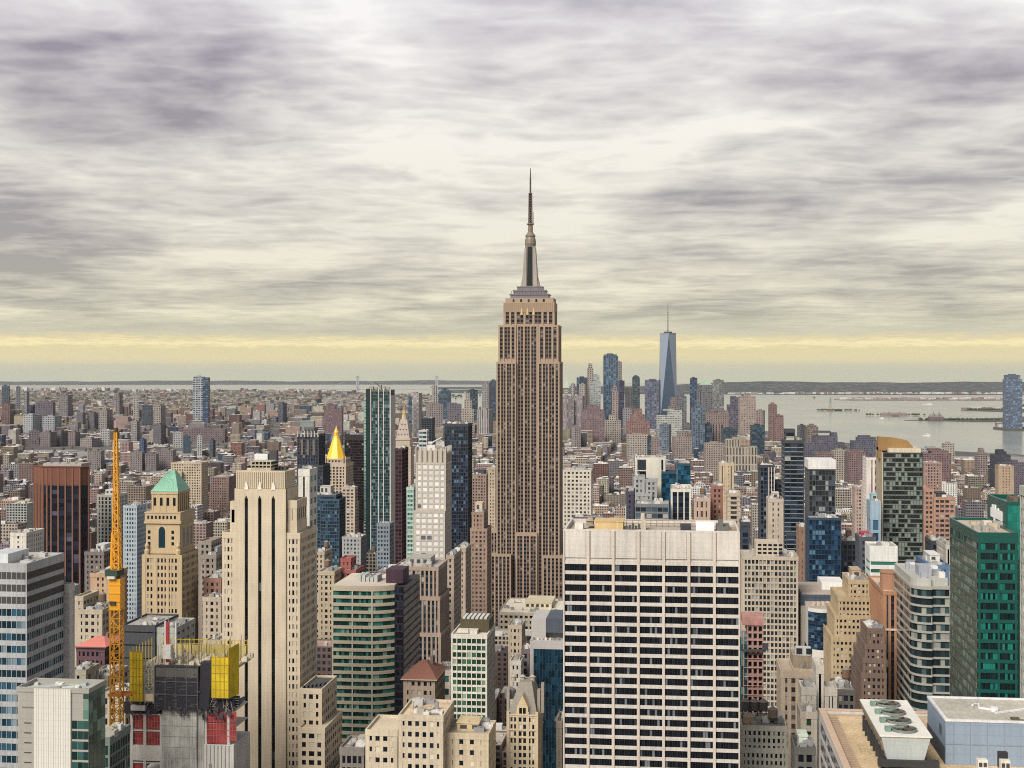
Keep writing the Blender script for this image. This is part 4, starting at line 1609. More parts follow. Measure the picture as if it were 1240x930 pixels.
        for q in range(7):
            zz = Z(p1) + (Z(p0) - Z(p1)) * q / 6
            m.box(X(a), X(c), Y + d0 - 0.1, Y + d0 - 0.02, zz - 0.09, zz + 0.09)
        b.part('screen_rail', m, mwall((0.36, 0.25, 0.02), var=0.3, grain=3), j)
    # hoist lattice left of the netting
    m = MB()
    for q in range(5):
        z0, z1 = Z(850 - q * 10), Z(840 - q * 10)
        m.bar((X(177), Y - 1, z0), (X(187), Y - 1, z1), 0.3)
        m.bar((X(187), Y - 1, z0), (X(177), Y - 1, z1), 0.3)
        m.bar((X(177), Y - 1, z0), (X(187), Y - 1, z0), 0.25)
    for px in (177, 187):
        m.bar((X(px), Y - 1, Z(852)), (X(px), Y - 1, Z(799)), 0.4)
    b.part('hoist_lattice', m, mwall((0.30, 0.28, 0.25)))
    m = MB()
    m.box(X(176), X(188), Y - 1.2, Y + 2, Z(849), Z(841))
    b.part('site_hut', m, mwall((0.62, 0.52, 0.33)))
    m = MB()
    m.box(X(160), X(177), Y - 1.4, Y + 2, Z(861), Z(855))
    b.part('canopy', m, mwall((0.55, 0.53, 0.5)))
    # working deck, rebar, guard rails, placing boom
    m = MB()
    m.box(X(165), X(282), Y + 1, Y + 21, Z(812), Z(809))
    b.part('working_deck', m, mwall((0.42, 0.36, 0.24), var=0.5, grain=2))
    rr = random.Random(11)
    m = MB()
    for q in range(150):
        xx = X(172) + rr.random() * (X(280) - X(172))
        yy = Y + 1 + rr.random() * 19
        s = 0.5 + 1.4 * rr.random()
        m.box(xx, xx + s, yy, yy + s, Z(809), Z(809) + 0.4 + 2.2 * rr.random() ** 2)
    b.part('stacked_material', m, mwall((0.55, 0.50, 0.38), var=0.8, grain=3))
    m = MB()
    for q in range(60):
        xx = X(178) + rr.random() * (X(280) - X(178))
        yy = Y + 1 + rr.random() * 20
        m.bar((xx, yy, Z(809)), (xx, yy, Z(809) + 3 + 6 * rr.random()), 0.13)
    b.part('rebar', m, mwall((0.16, 0.10, 0.05)))
    m = MB()
    for q in range(20):
        xx = X(170) + (X(277) - X(170)) * q / 19
        m.bar((xx, Y + 22, Z(815)), (xx, Y + 22, Z(787)), 0.18)
    for py in (812, 806, 800, 794, 789):
        m.bar((X(168), Y + 22, Z(py)), (X(277), Y + 22, Z(py)), 0.2)
    for q in range(8):
        m.bar((X(160), Y - 2 + q * 3, Z(845)), (X(160), Y - 2 + q * 3, Z(786)), 0.2)
    b.part('guard_rail', m, mwall((0.55, 0.40, 0.03)))
    m = MB()
    m.box(X(183), X(276), Y + 21.4, Y + 21.6, Z(812), Z(795))
    b.part('rear_screen', m, mwall((0.50, 0.42, 0.16), var=0.4, grain=2))
    m = MB()
    m.box(X(197), X(200.5), Y + 3, Y + 4, Z(809), Z(756))
    b.part('placing_boom', m, mwall((0.45, 0.05, 0.05)))
    m = MB()
    m.box(X(195), X(204), Y + 2, Y + 5, Z(800), Z(783))
    m.box(X(195), X(197), Y + 3, Y + 4, Z(783), Z(755))
    m.box(X(207), X(208.6), Y + 4, Y + 4.6, Z(800), Z(757))
    b.part('boom_column', m, mwall((0.68, 0.66, 0.64)))
    b.done(930)


rising_tower()

tw('slate_clad_building', 'windowless dark slate clad building behind the yellow safety screens', 'dark slate block', 147, 188, 757, 610, 30, sty((0.055, 0.058, 0.066), BLACKG, fh=6, bw=40, pw=0.6, sh=5.4, mode='all', top=3, roof=(0.35, 0.33, 0.3), faces='F'), vb=860, units=3)
tw('pale_party_wall_block', 'pale concrete block with flat roof joined to the dark slate wall', None, 189, 213, 760, 611, 26, sty((0.36, 0.38, 0.34), BLACKG, fh=4, bw=6, pw=3, sh=2.8, mode='rows'), vb=800, units=3)
tw('green_crowned_building', 'small stone building with sea green copper top beside the cream slotted tower', None, 249, 268, 775, 690, 18, sty((0.40, 0.36, 0.30), BLACKG, bw=3, mode='rows'), vb=800, units=0)


def hipped(name, label, ref, xl, xr, yb, ya, Y, dep, wallc, roofc, st, vb, rid=0.35, eave=0.8):
    x0, t0 = atY(xl, Y)
    x1, t1 = atY(xr, Y)
    t = (t0 + t1) / 2
    b = Thing(name, label, ref=ref)
    w, p = MB(), []
    zb = zat(yb, t)
    facade(w, w, p, (x0, x1, Y, Y + dep, 0, zb), st)
    b.part('wall', w, mwall(wallc))
    add_panes(b, p, st, 0, side='R' if xl < 820 else 'L', limit=60)
    m = MB()
    d = dep * 0.5
    zr = zat(ya, t * (1 + d / Y))
    wdt = x1 - x0
    m.frustum((x0 - eave, x1 + eave, Y - eave, Y + dep + eave), zb + 0.02, (x0 + wdt * rid, x1 - wdt * rid, Y + d - 1, Y + d + 1), zr)
    i = b.part('hipped_roof', m, mwall(roofc, var=0.25))
    m = MB()
    m.box(x0 - eave - .1, x1 + eave + .1, Y - eave - .1, Y + dep + eave + .1, zb - 0.5, zb)
    b.part('eave', m, mwall(tuple(min(1, q * 1.3) for q in wallc)), i)
    m = MB()
    m.box(x0 + wdt * 0.68, x0 + wdt * 0.76, Y + d, Y + d + 2.5, zb, zr + 1.6)
    b.part('chimney', m, mwall((0.2, 0.13, 0.12)), i)
    b.done(vb)
    return b


hipped('red_roofed_house', 'dark maroon brick building with a salmon red hipped roof', 'maroon building with salmon roof', 92, 127, 783, 770, 640, 24, (0.11, 0.055, 0.065), (0.60, 0.20, 0.16), sty((0.11, 0.055, 0.065), BLACKG, fh=4.2, bw=2.4, pw=1.1, sh=2.0, blind=0.02), 815)
hipped('brown_roofed_tower', 'stone building with arcaded attic and rust brown hipped roof', 'building with rust brown hipped roof', 488, 527, 822, 799, 590, 26, (0.32, 0.25, 0.19), (0.20, 0.085, 0.06), sty((0.32, 0.25, 0.19), BLACKG, fh=3.9, bw=2.6, pw=1.3, sh=2.0, blind=0.2, top=1.2), 870, rid=0.42)
tw('small_stone_block', 'small stone rooftop block with one arched window beside the white-ribboned corner', None, 85, 104, 811, 560, 14, sty((0.34, 0.31, 0.24), BLACKG, fh=8, bw=6, pw=3.6, sh=4), vb=840, units=2, tank=0)
tw('stone_walkup', 'low stone building with grey rooftop plant below the salmon roofed house', None, 104, 131, 818, 575, 22, sty((0.36, 0.32, 0.26), BLACKG, mode='rows'), vb=860, units=8)
tw('stone_walkup', 'low cream building with black windows at the foot of the orange crane', None, 121, 152, 838, 520, 16, sty((0.42, 0.37, 0.28), BLACKG, fh=4, bw=3.2, pw=1.3, mode='rows'), vb=930, units=3)
tw('green_glass_block', 'low dark green glass block beside the foot of the orange crane', None, 112, 133, 893, 400, 16, sty((0.16, 0.19, 0.17), GREENG, bw=2, pw=0.2, sh=0.8), vb=930, units=3)


def bowed_office():
    Y, dep = 620.0, 40.0
    x0, t0 = atY(402, Y)
    xc_, _ = atY(462, Y)
    x1, t1 = atY(475, Y)
    t = t0
    Z = lambda py: zat(py, t)
    b = Thing('bowed_office_building', 'office with cream spandrels and green ribbon windows that bow at one corner', ref='green-ribboned bowed office')
    z1 = Z(709)
    W = x1 - x0
    # plan: flat front that curves back near its right end
    front = [(x0 + W * q / 5, Y) for q in range(4)]
    n = 7
    cx0 = x0 + W * 0.6
    for q in range(n + 1):
        a = q / n
        front.append((cx0 + (x1 - cx0) * a, Y + 5.0 * a * a))
    plan = front + [(x1, Y + dep), (x0, Y + dep)]

    def inset(d):
        return [(x + (d if x == x0 else 0), y + d) for x, y in front] + [(x1, Y + dep - d), (x0 + d, Y + dep - d)]
    fh = 9.13 * t / F
    m = MB()
    nf = int((z1 - 2.0) / fh)
    m.prism(plan, z1 - 2.4, z1)
    for k in range(nf):
        a = z1 - 2.4 - (k + 1) * fh
        m.prism(plan, a, a + fh * 0.42)
    m.prism(inset(0.6), 0, z1 - 2.3)
    b.part('wall', m, mwall((0.52, 0.45, 0.34), var=0.13))
    pl = MB()
    for q in (0, 1.65, 3.3):
        xx = x0 + W * q / 5.05
        pl.box(xx + (0.05 if q == 0 else 0), xx + 0.6, Y + 0.05, Y + 0.7, 0, z1 - 2.4)
    b.part('pier', pl, mwall((0.55, 0.55, 0.46)))
    g = mglass((0.012, 0.06, 0.05), 0.10, 0.1, blindc=(0.17, 0.30, 0.25), spread=3.5)
    ins = inset(0.55)[:len(front)]
    for k in range(nf):
        a = z1 - 2.4 - (k + 1) * fh + fh * 0.42
        qs = []
        for (p, r_) in zip(ins, ins[1:]):
            L = math.hypot(r_[0] - p[0], r_[1] - p[1])
            nn = max(1, int(L / 1.1))
            for i in range(nn):
                u, v = i / nn, (i + 1) / nn
                A = (p[0] + (r_[0] - p[0]) * u, p[1] + (r_[1] - p[1]) * u)
                B = (p[0] + (r_[0] - p[0]) * v, p[1] + (r_[1] - p[1]) * v)
                qs.append(((*A, a), (*B, a), (*B, a + fh * 0.58), (*A, a + fh * 0.58)))
        pane_part(b, 'window_band', qs, g, seed=k)
    # dark glass wing behind
    xd, _ = atY(476, Y + 6)
    d2 = MB()
    d2.box(x1 + 0.05, xd + 5.0, Y + 5.2, Y + 46, 0, z1 - 1.0)
    b.part('dark_wing', d2, mwall((0.025, 0.022, 0.03), var=0.3))
    q = []
    for k in range(int(z1 / fh)):
        for i in range(4):
            a = x1 + 0.1 + (xd + 4.9 - x1) * i / 4
            q.append(fq(a + 0.05, a + (xd + 4.8 - x1) / 4 - 0.05, Y + 5.15, k * fh + 0.4, (k + 1) * fh - 0.4))
        for i in range(14):
            a = Y + 5.4 + 40.4 * i / 14
            q.append(rq(xd + 5.04, a + 0.1, a + 2.7, k * fh + 0.5, (k + 1) * fh - 0.5))
    pane_part(b, 'dark_glazing', q, mglass((0.012, 0.013, 0.022), 0.0, 0.2))
    m = MB()
    m.prism([(x, y) for x, y in inset(0.8)], z1 - 0.02, z1 + 0.05)
    b.part('roof', m, mwall((0.62, 0.53, 0.44), var=0.3))
    m = MB()
    xa = atY(467.5, Y + 10)[0]
    xb = atY(488, Y + 10)[0]
    m.box(xa, xb, Y + 10, Y + 24, z1 + 0.05, z1 + 6.3)
    b.part('penthouse', m, mwall((0.055, 0.025, 0.045)))
    m = MB()
    r = random.Random(2)
    for q in range(5):
        u = atY(433 + q * 5, Y + 12)[0]
        m.box(u, u + 1.6, Y + 12, Y + 22, z1 + 0.05, z1 + 2.2 + r.random())
        m.bar((u, Y + 14, z1 + 2.8), (u + 3, Y + 20, z1 + 2.8), 0.4)
    b.part('cooling_unit', m, mwall((0.45, 0.47, 0.45)))
    b.done(930)


bowed_office()

tw('columned_stone_tower', 'tan stone tower with dark vertical strips, columned attic and deep cornice', 'columned tan tower', 476.5, 531, 686, 800, 32, sty((0.37, 0.28, 0.22), (0.012, 0.022, 0.03), fh=3.9, bw=2.55, pw=1.1, sh=1.2, pd=0.40, sd=0.1, ins=0.5, top=2.4, mode='cols', smat=(0.06, 0.06, 0.065), roof=(0.42, 0.40, 0.36)), vb=830, pent=(0.4, 0.38, 0.34), units=9, low=((475, 533, 722, -1.0, 34), (474.3, 534, 766, -1.7, 35.5)))
b = tw('white_grid_block', 'white gridded office with green panes and a dark olive box on its roof', 'white gridded block with olive roof box', 546, 590, 768, 590, 27, sty((0.64, 0.60, 0.52), (0.02, 0.055, 0.035), fh=8.45 * 0.353, bw=2.05, pw=0.36, sh=0.95, pd=0.36, sd=0.2, ins=0.45, top=2.0, mode='rows', blind=0.10, blindc=(0.25, 0.32, 0.24), spread=2.6, roof=(0.6, 0.55, 0.48)), vb=930, units=0, fin=False)
x0_, x1_, y0_, y1_, z_ = b.box
m = MB()
m.box(x0_ + 2.6, x1_ - 0.4, y0_ + 9, y1_ - 3, z_ - 0.9, z_ + 4.6)
i_ = b.part('roof_screen', m, mwall((0.075, 0.06, 0.03)))
m = MB()
for q in range(6):
    m.box(x0_ + 3.4 + q * 1.9, x0_ + 4.6 + q * 1.9, y0_ + 11, y1_ - 5, z_ + 4.6, z_ + 5.3)
b.part('cooling_fan', m, mwall((0.5, 0.5, 0.48)), i_)
m = MB()
m.box(x0_ + 2.0, x1_ - 5, y0_ + 4, y0_ + 9, z_ - 0.9, z_ + 0.9)
b.part('stair_bulkhead', m, mwall((0.62, 0.58, 0.5)))
b.done(930)

CR = dict(fh=3.5, bw=2.5, pw=1.15, sh=1.9, pd=0.22, sd=0.19, ins=0.32, top=2.0, blind=0.2, blindc=(0.5, 0.46, 0.36), mode='cells')
tw('cream_stepped_block', 'cream stepped block with pale tan roof in front of the rust brown hipped roof', 'cream stepped block', 482, 537, 866, 440, 22, sty(CREAM, BLACKG, **CR, roof=(0.62, 0.48, 0.32)), vb=930, units=4, low=((442, 481.6, 884, 1.0, 20),))
tw('cream_low_wing', 'lower cream wing of blank and windowed bays beside the cream stepped block', None, 538, 592, 888, 445, 18, sty((0.54, 0.45, 0.31), BLACKG, **{**CR, 'bw': 3.4, 'pw': 2.2}, roof=(0.45, 0.38, 0.28)), vb=930, units=3, pent=(0.55, 0.44, 0.26), penth=2.5)
tw('dark_mansard_building', 'dark ornate building with a green copper band beside the green-ribboned bowed office', None, 411, 441, 905, 470, 16, sty((0.20, 0.18, 0.16), BLACKG, fh=4.0, bw=2.2, pw=0.6, sh=1.4, top=3.0), vb=930, units=0)
tw('green_banded_block', 'block with pale green glass banding filling the gap beside the white gridded block', None, 527, 546, 812, 640, 20, sty((0.55, 0.50, 0.42), (0.02, 0.06, 0.06), fh=6, bw=9, pw=0.6, sh=3.0), vb=870, units=1)


def gabled_building():
    Y, dep = 470.0, 22.0
    t = atY(633, Y)[1]
    X = lambda px, dy=0: atY(px, Y + dy)[0]
    Z = lambda py: zat(py, t)
    b = Thing('gabled_stone_building', 'ornate cream stone building with steep grey gabled roof and arched windows', ref='ornate gabled cream building')
    c = (0.50, 0.41, 0.28)
    st = sty(c, BLACKG, fh=8.6 * t / F, bw=1.55, pw=0.55, sh=0.9, pd=0.2, sd=0.17, ins=0.32, top=0.8, mode='cells', blind=0.15, blindc=(0.5, 0.46, 0.38))
    w, p = MB(), []
    x0, x1 = X(615), X(650)
    facade(w, w, p, (x0, x1, Y, Y + dep, 0, Z(866)), st)
    for px in (615, 626.5, 639, 650):
        w.box(X(px) - 0.45, X(px) + 0.45, Y - 0.15, Y + 0.5, 0, Z(862))
    for py in (866, 884, 893):
        w.box(x0 - 0.25, x1 + 0.25, Y - 0.2, Y + dep, Z(py + 0.7), Z(py - 0.7))
    b.part('wall', w, mwall(c, var=0.2, grain=1.6))
    add_panes(b, p, st, 0, limit=90)
    m = MB()
    m.frustum((x0, x1, Y + 0.5, Y + dep), Z(865.3), (X(626), X(641), Y + 8, Y + dep - 6), Z(832))
    i = b.part('steep_roof', m, mwall((0.22, 0.20, 0.17), var=0.3))
    m = MB()
    gx0, gx1, gm = X(626), X(639.5), X(632.7)
    pts = [(gx0, Z(866)), (gx1, Z(866)), (gx1, Z(856)), (gm, Z(842)), (gx0, Z(856))]
    n = len(pts)
    for yy in (Y - 0.25,):
        m.face([(a, yy, z) for a, z in pts])
    for k in range(n):
        (a, za), (c2, zc) = pts[k], pts[(k + 1) % n]
        m.face([(a, Y - 0.25, za), (a, Y + 7, za), (c2, Y + 7, zc), (c2, Y - 0.25, zc)])
    b.part('gable', m, mwall((0.55, 0.44, 0.27), var=0.2), i)
    g = mglass(BLACKG, 0.0)
    for px in (630.5, 635):
        pane_part(b, 'gable_window', [fq(X(px) - 0.5, X(px) + 0.5, Y - 0.28, Z(864), Z(857))], g)
    for px in (622, 633, 645):
        m = MB()
        m.lathe(X(px, 12), Y + 12, [(Z(834), 0.9), (Z(829), 0.9), (Z(828.5), 1.2), (Z(826), 0.2)], 8)
        b.part('chimney', m, mwall((0.33, 0.29, 0.24)))
    for px in (613.5, 651, 655.5):
        m = MB()
        m.box(X(px) - 0.5, X(px) + 0.5, Y + 4, Y + 6, Z(866), Z(830 if px > 653 else 838))
        b.part('chimney', m, mwall((0.27, 0.24, 0.20)))
    m = MB()
    m.cyl(X(618, 8), Y + 8, Z(852), Z(842), 2.0, 2.0, 12)
    m.cyl(X(618, 8), Y + 8, Z(842), Z(838), 2.1, 0.1, 12)
    b.part('water_tank', m, mwall((0.13, 0.13, 0.13)))
    b.done(930)


gabled_building()


def blue_slab():
    Y, dep = 640.0, 30.0
    b = Thing('blue_glass_slab', 'dark blue glass slab with pale concrete head tucked beside the broad white slab', ref='dark blue glass slab')
    t = atY(660, Y)[1]
    X = lambda px, dy=0: atY(px, Y + dy)[0]
    Z = lambda py: zat(py, t)
    m = MB()
    x0, x1 = X(641.5), X(690)
    m.box(x0, x1, Y + 0.3, Y + dep, 0, Z(786))
    m.box(x0, X(646), Y, Y + 0.4, 0, Z(776))
    m.box(x0, x1, Y - 0.02, Y + dep + 0.1, Z(786), Z(776))
    m.box(x0 + 0.3, X(660), Y + 4, Y + dep, Z(776), Z(752))
    m.box(x0 + 0.3, x1 - 0.3, Y + 9, Y + dep, Z(776), Z(766))
    b.part('wall', m, mwall((0.42, 0.40, 0.38), var=0.15))
    m = MB()
    m.box(X(660) + 0.05, x1 - 0.4, Y + 4.2, Y + dep - 1, Z(768), Z(751))
    b.part('penthouse', m, mwall((0.07, 0.085, 0.11)))
    q = []
    for k in range(40):
        for i in range(12):
            a = X(646.3) + (x1 - X(646.3)) * i / 12
            q.append(fq(a + 0.03, a + (x1 - X(646.3)) / 12 - 0.03, Y + 0.2, Z(786) - 3.3 * (k + 1) + 0.06, Z(786) - 3.3 * k))
    qs = [q[k * 12:(k + 1) * 12] for k in range(40)]
    g = mglass((0.008, 0.032, 0.055), 0.0, 0.1, spread=1.6)
    for k, z in enumerate(qs):
        if z[0][0][2] > 1:
            pane_part(b, 'window_band', z, g, seed=k)
    r = random.Random(8)
    for k in range(7):
        m = MB()
        u = X(645 + 5 * k, 2)
        m.box(u, u + 1.0, Y + 1.5, Y + 3, Z(776), Z(774 - 3 * r.random()))
        b.part('air_unit', m, mwall(r.choice([(0.5, 0.38, 0.33), (0.2, 0.2, 0.2), (0.6, 0.55, 0.48)])))
    b.done(930)


blue_slab()
tw('thin_stone_turret_building', 'narrow grey stone building with a turret squeezed beside the broad white slab', None, 673, 681, 873, 490, 14, sty((0.36, 0.32, 0.26), BLACKG, fh=4, bw=1.6, pw=0.7, sh=2, mode='cells'), vb=930, units=2)
tw('white_corner_block', 'small white block with square windows behind the ornate gabled building', None, 617, 631, 800, 700, 14, sty((0.62, 0.58, 0.5), BLACKG, fh=4.3, bw=3, pw=1.2, sh=2.2), vb=840, units=3)
tw('tan_row_block', 'tan block with rows of dark windows under the flat cream roof', None, 615, 632, 757, 850, 20, sty((0.42, 0.35, 0.26), BLACKG, fh=4.2, bw=3, pw=1.4, sh=2.2), vb=790, units=6)
tw('flat_cream_roof_block', 'wide low block with a bright cream roof at the foot of the needle-topped skyscraper', 'wide cream roofed block', 603, 690, 742, 1080, 70, sty((0.46, 0.40, 0.30), BLACKG, fh=4.2, bw=4, pw=1.6, sh=2.2, roof=(0.74, 0.68, 0.55)), vb=765, units=16, pent=(0.66, 0.58, 0.40))
tw('brick_mill_block', 'dark mauve brick block below the pale concrete head of the dark blue glass slab', None, 631, 641, 786, 720, 14, sty((0.16, 0.12, 0.13), BLACKG, fh=4, bw=3), vb=830, units=3)


# ================================================================== near right
def teal_tower():
    b = Thing('teal_glass_tower', 'deep teal glass tower in two stepped volumes with a white emblem on the taller one', ref='deep teal glass tower')
    Y = 455.0
    t = atY(1205, Y)[1]
    X = lambda px, dy=0: atY(px, Y + dy)[0]
    Z = lambda py: zat(py, t)
    x0, x1 = X(1184), X(1233)
    z1 = Z(645)
    dep = 46.0
    teal = mwall((0.005, 0.072, 0.06), rough=0.25, var=0.12)
    m = MB()
    m.box(x0 + 0.3, x1 - 0.3, Y + 0.3, Y + dep, 0, z1 - 1.0)
    e = 0.5
    for q in ((x0, x1, Y, Y + e), (x0, x1, Y + dep - e, Y + dep), (x0, x0 + e, Y + e, Y + dep - e), (x1 - e, x1, Y + e, Y + dep - e)):
        m.box(*q, z1 - 3.4, z1)
    fh = 12.1 * t / F
    nf = 30
    for k in range(nf):
        a = z1 - 3.4 - (k + 1) * fh
        m.box(x0 + 0.05, x1 - 0.05, Y + 0.05, Y + dep - 0.05, a, a + fh * 0.36)
    for px in (1186, 1209.5, 1230.5):
        m.box(X(px) - 0.35, X(px) + 0.35, Y + 0.01, Y + 0.5, 0, z1 - 3.4)
    b.part('wall', m, teal)
    g = mglass((0.006, 0.014, 0.016), 0.30, 0.1, blindc=(0.010, 0.14, 0.11), spread=1.6)
    gs = mglass((0.012, 0.05, 0.045), 0.25, 0.1, 0.0, blindc=(0.08, 0.16, 0.125), spread=2.6)  # paler grey-green side panes stand in for reflections on this face
    for k in range(nf):
        a = z1 - 3.4 - (k + 1) * fh + fh * 0.36
        qs = []
        for (p0, p1, n) in ((1187.5, 1208.5, 7), (1211, 1229.8, 6)):
            for i in range(n):
                u = X(p0) + (X(p1) - X(p0)) * i / n
                v = X(p0) + (X(p1) - X(p0)) * (i + 1) / n
                qs.append(fq(u + 0.03, v - 0.03, Y + 0.25, a, a + fh * 0.64))
        pane_part(b, 'window_band', qs, g, seed=k * 3)
    qs = []
    for k in range(nf):
        zz = z1 - 3.4 - (k + 1) * fh + fh * 0.36
        for i in range(22):
            a = Y + 0.6 + (dep - 1.2) * i / 22
            qs.append(((x0 - 0.03, a + 1.95, zz), (x0 - 0.03, a, zz), (x0 - 0.03, a, zz + fh * 0.62), (x0 - 0.03, a + 1.95, zz + fh * 0.62)))
    pane_part(b, 'side_curtain_wall', qs, gs)
    # higher volume behind
    xa, xb = x0 + 10.0, X(1235) + 12
    Y2 = Y + 26
    t2 = t * (Y2 / Y)
    za = zat(607, t2)
    q0 = atY(1218, Y2)[0]
    m = MB()
    m.box(q0 + .3, xb, Y2 + .3, Y + dep + 8, 0, za - 1.2)
    for s in ((q0, xb, Y2, Y2 + e), (q0, xb, Y + dep + 7.5, Y + dep + 8), (q0, q0 + e, Y2 + e, Y + dep + 7.5)):
        m.box(*s, z1 - 3, za)
    b.part('upper_wall', m, teal)
    qs = []
    for k in range(7):
        for i in range(10):
            a = q0 + 0.6 + i * 1.5
            qs.append(fq(a, a + 1.44, Y2 - 0.03, za - 1.4 - 2.6 * (k + 1), za - 1.45 - 2.6 * k))
    pane_part(b, 'upper_glazing', qs, mglass((0.008, 0.14, 0.11), 0.0, 0.08, spread=1.3))
    # emblem: a slanting white plate with raised strokes on the side wall
    m = MB()
    yb = Y2 + 5.0
    def plate(y0, y1, z0, z1_):
        m.box(q0 - 0.25, q0 + 0.05, y0, y1, z0, z1_)
    zc = za - 5.6
    L = 17.0
    for q in range(10):
        f = q / 10
        plate(yb + L * f, yb + L * (f + 0.1) - 0.04, zc - 1.6 , zc + 1.6)
    plate(yb + L * 0.55, yb + L * 0.66, zc + 1.6, zc + 3.0)
    plate(yb + L * 0.78, yb + L * 0.88, zc + 1.6, zc + 2.8)
    plate(yb + L * 0.30, yb + L * 0.38, zc + 1.6, zc + 2.2)
    plate(yb + L * 0.62, yb + L * 0.72, zc - 3.0, zc - 1.6)
    b.part('emblem', m, mwall((0.8, 0.8, 0.8), var=0.05))
    # roof plant
    r = MB()
    r.box(x0 + .5, x1 - .5, Y + .5, Y2 - .2, z1 - 1.1, z1 - 0.9)
    r.box(x0 + .5, q0 - .2, Y2, Y + dep - .6, z1 - 1.1, z1 - 0.9)
    b.part('roof', r, mwall((0.46, 0.40, 0.32), var=0.4))
    rr = random.Random(5)
    for q in range(10):
        m = MB()
        u = x0 + 1.5 + rr.random() * 9
        v = Y + 2 + rr.random() * 30
        s = 1 + 2 * rr.random()
        m.box(u, u + s, v, v + s * 1.3, z1 - 0.9, z1 + 0.1 + 1.1 * rr.random())
        b.part('air_unit', m, mwall(rr.choice([(0.5, 0.42, 0.3), (0.35, 0.33, 0.3), (0.6, 0.56, 0.48)])))
    m = MB()
    m.box(x0 + 2, x0 + 12, Y + 1.2, Y + 3.4, z1 - 0.9, z1 - 0.3)
    b.part('roof_hatch', m, mwall((0.03, 0.03, 0.03)))
    m = MB()
    for q in range(6):
        m.box(q0 + 4 + q * 2, q0 + 5.4 + q * 2, Y2 + 6, Y2 + 16, za - 1.2, za + 0.6)
    m.box(q0 + 9, q0 + 14, Y2 + 2, Y2 + 6, za - 1.2, za + 1.6)
    b.part('rooftop_plant', m, mwall((0.16, 0.12, 0.08)))
    b.done(930)


teal_tower()
tw('grey_ribbed_tower', 'sliver of a pale grey ribbed tower at the edge beside the deep teal glass tower', None, 1241, 1300, 590, 380, 6, sty((0.42, 0.42, 0.38), (0.04, 0.05, 0.05), fh=3.6, bw=2.4, pw=0.7, sh=1.5), vb=930, units=0)


def terraced_glass():
    Y = 570.0
    b = Thing('curved_glass_office', 'pale office with wrapping glass ribbons that turns a rounded corner beside the teal tower', ref='rounded glass-ribboned office')
    t = atY(1120, Y)[1]
    X = lambda px, dy=0: atY(px, Y + dy)[0]
    Z = lambda py: zat(py, t)
    x0, x1 = X(1110), X(1153)
    back = 52.0
    c = [(x1, Y + 4.5), (x1, Y + back), (x0 - 1.5, Y + back)]
    arc = [(x0 - 1.5, Y + 9)]
    for q in range(7):
        a = math.pi / 2 * q / 6
        arc.append((x0 - 1.5 + 7.5 * (1 - math.cos(a)), Y + 9 - 7.5 * math.sin(a)))
    arc.append((X(1130), Y + 1.5))
    arc += [(X(1130) + 0.1, Y + 3.2), (x1 - 0.1, Y + 3.2)]
    plan = arc + c

    def shrink(d):
        mx, my = (x0 + x1) / 2, Y + back / 2
        return [(mx + (p - mx) * (1 - d / 12), my + (q - my) * (1 - d / (back / 2))) for p, q in plan]
    z1 = Z(712)
    fh = 10.6 * t / F
    m = MB()
    m.prism(plan, z1 - 1.0, z1)
    n = int(z1 / fh)
    for k in range(n):
        a = z1 - 1.0 - (k + 1) * fh
        m.prism(plan, a, a + fh * 0.23)
    m.prism(shrink(0.9), 0, z1 - 0.9)
    b.part('wall', m, mwall((0.33, 0.32, 0.285), var=0.2))
    ins = shrink(0.55)
    L = [ins[-1]] + ins[:len(arc)]
    g = mglass((0.02, 0.034, 0.038), 0.12, 0.08, 0.05, blindc=(0.25, 0.26, 0.23), spread=3.0)
    for k in range(n):
        a = z1 - 1.0 - (k + 1) * fh + fh * 0.23
        qs = []
        for p, r_ in zip(L, L[1:]):
            d = math.hypot(r_[0] - p[0], r_[1] - p[1])
            nn = max(1, int(d / 1.5))
            for i in range(nn):
                u, v = i / nn, (i + 1) / nn
                A = (p[0] + (r_[0] - p[0]) * u, p[1] + (r_[1] - p[1]) * u)
                B = (p[0] + (r_[0] - p[0]) * v, p[1] + (r_[1] - p[1]) * v)
                qs.append(((*A, a), (*B, a), (*B, a + fh * 0.77), (*A, a + fh * 0.77)))
        pane_part(b, 'window_band', qs, g, seed=k)
    # glazed roof storey and plant
    m = MB()
    m.prism([((x0 + x1) / 2 + (p - (x0 + x1) / 2) * 0.93, Y + 3 + (q - Y) * 0.92) for p, q in plan], z1, z1 + 3.0)
    b.part('roof_storey', m, mwall((0.40, 0.40, 0.36), var=0.2))
    rr = random.Random(21)
    for q in range(12):
        m = MB()
        u = x0 + 0.5 + rr.random() * (x1 - x0 - 4)
        v = Y + 6 + rr.random() * 34
        s = 1.4 + 2 * rr.random()
        m.box(u, u + s, v, v + s * 1.2, z1 + 3, z1 + 4 + 2.2 * rr.random())
        b.part('air_unit', m, mwall(rr.choice([(0.36, 0.38, 0.42), (0.66, 0.64, 0.6), (0.25, 0.26, 0.28)])))
    m = MB()
    m.box(X(1113, 12), X(1128, 12), Y + 12, Y + 22, z1 + 3, z1 + 7)
    b.part('penthouse', m, mwall((0.33, 0.35, 0.39)))
    b.done(930)


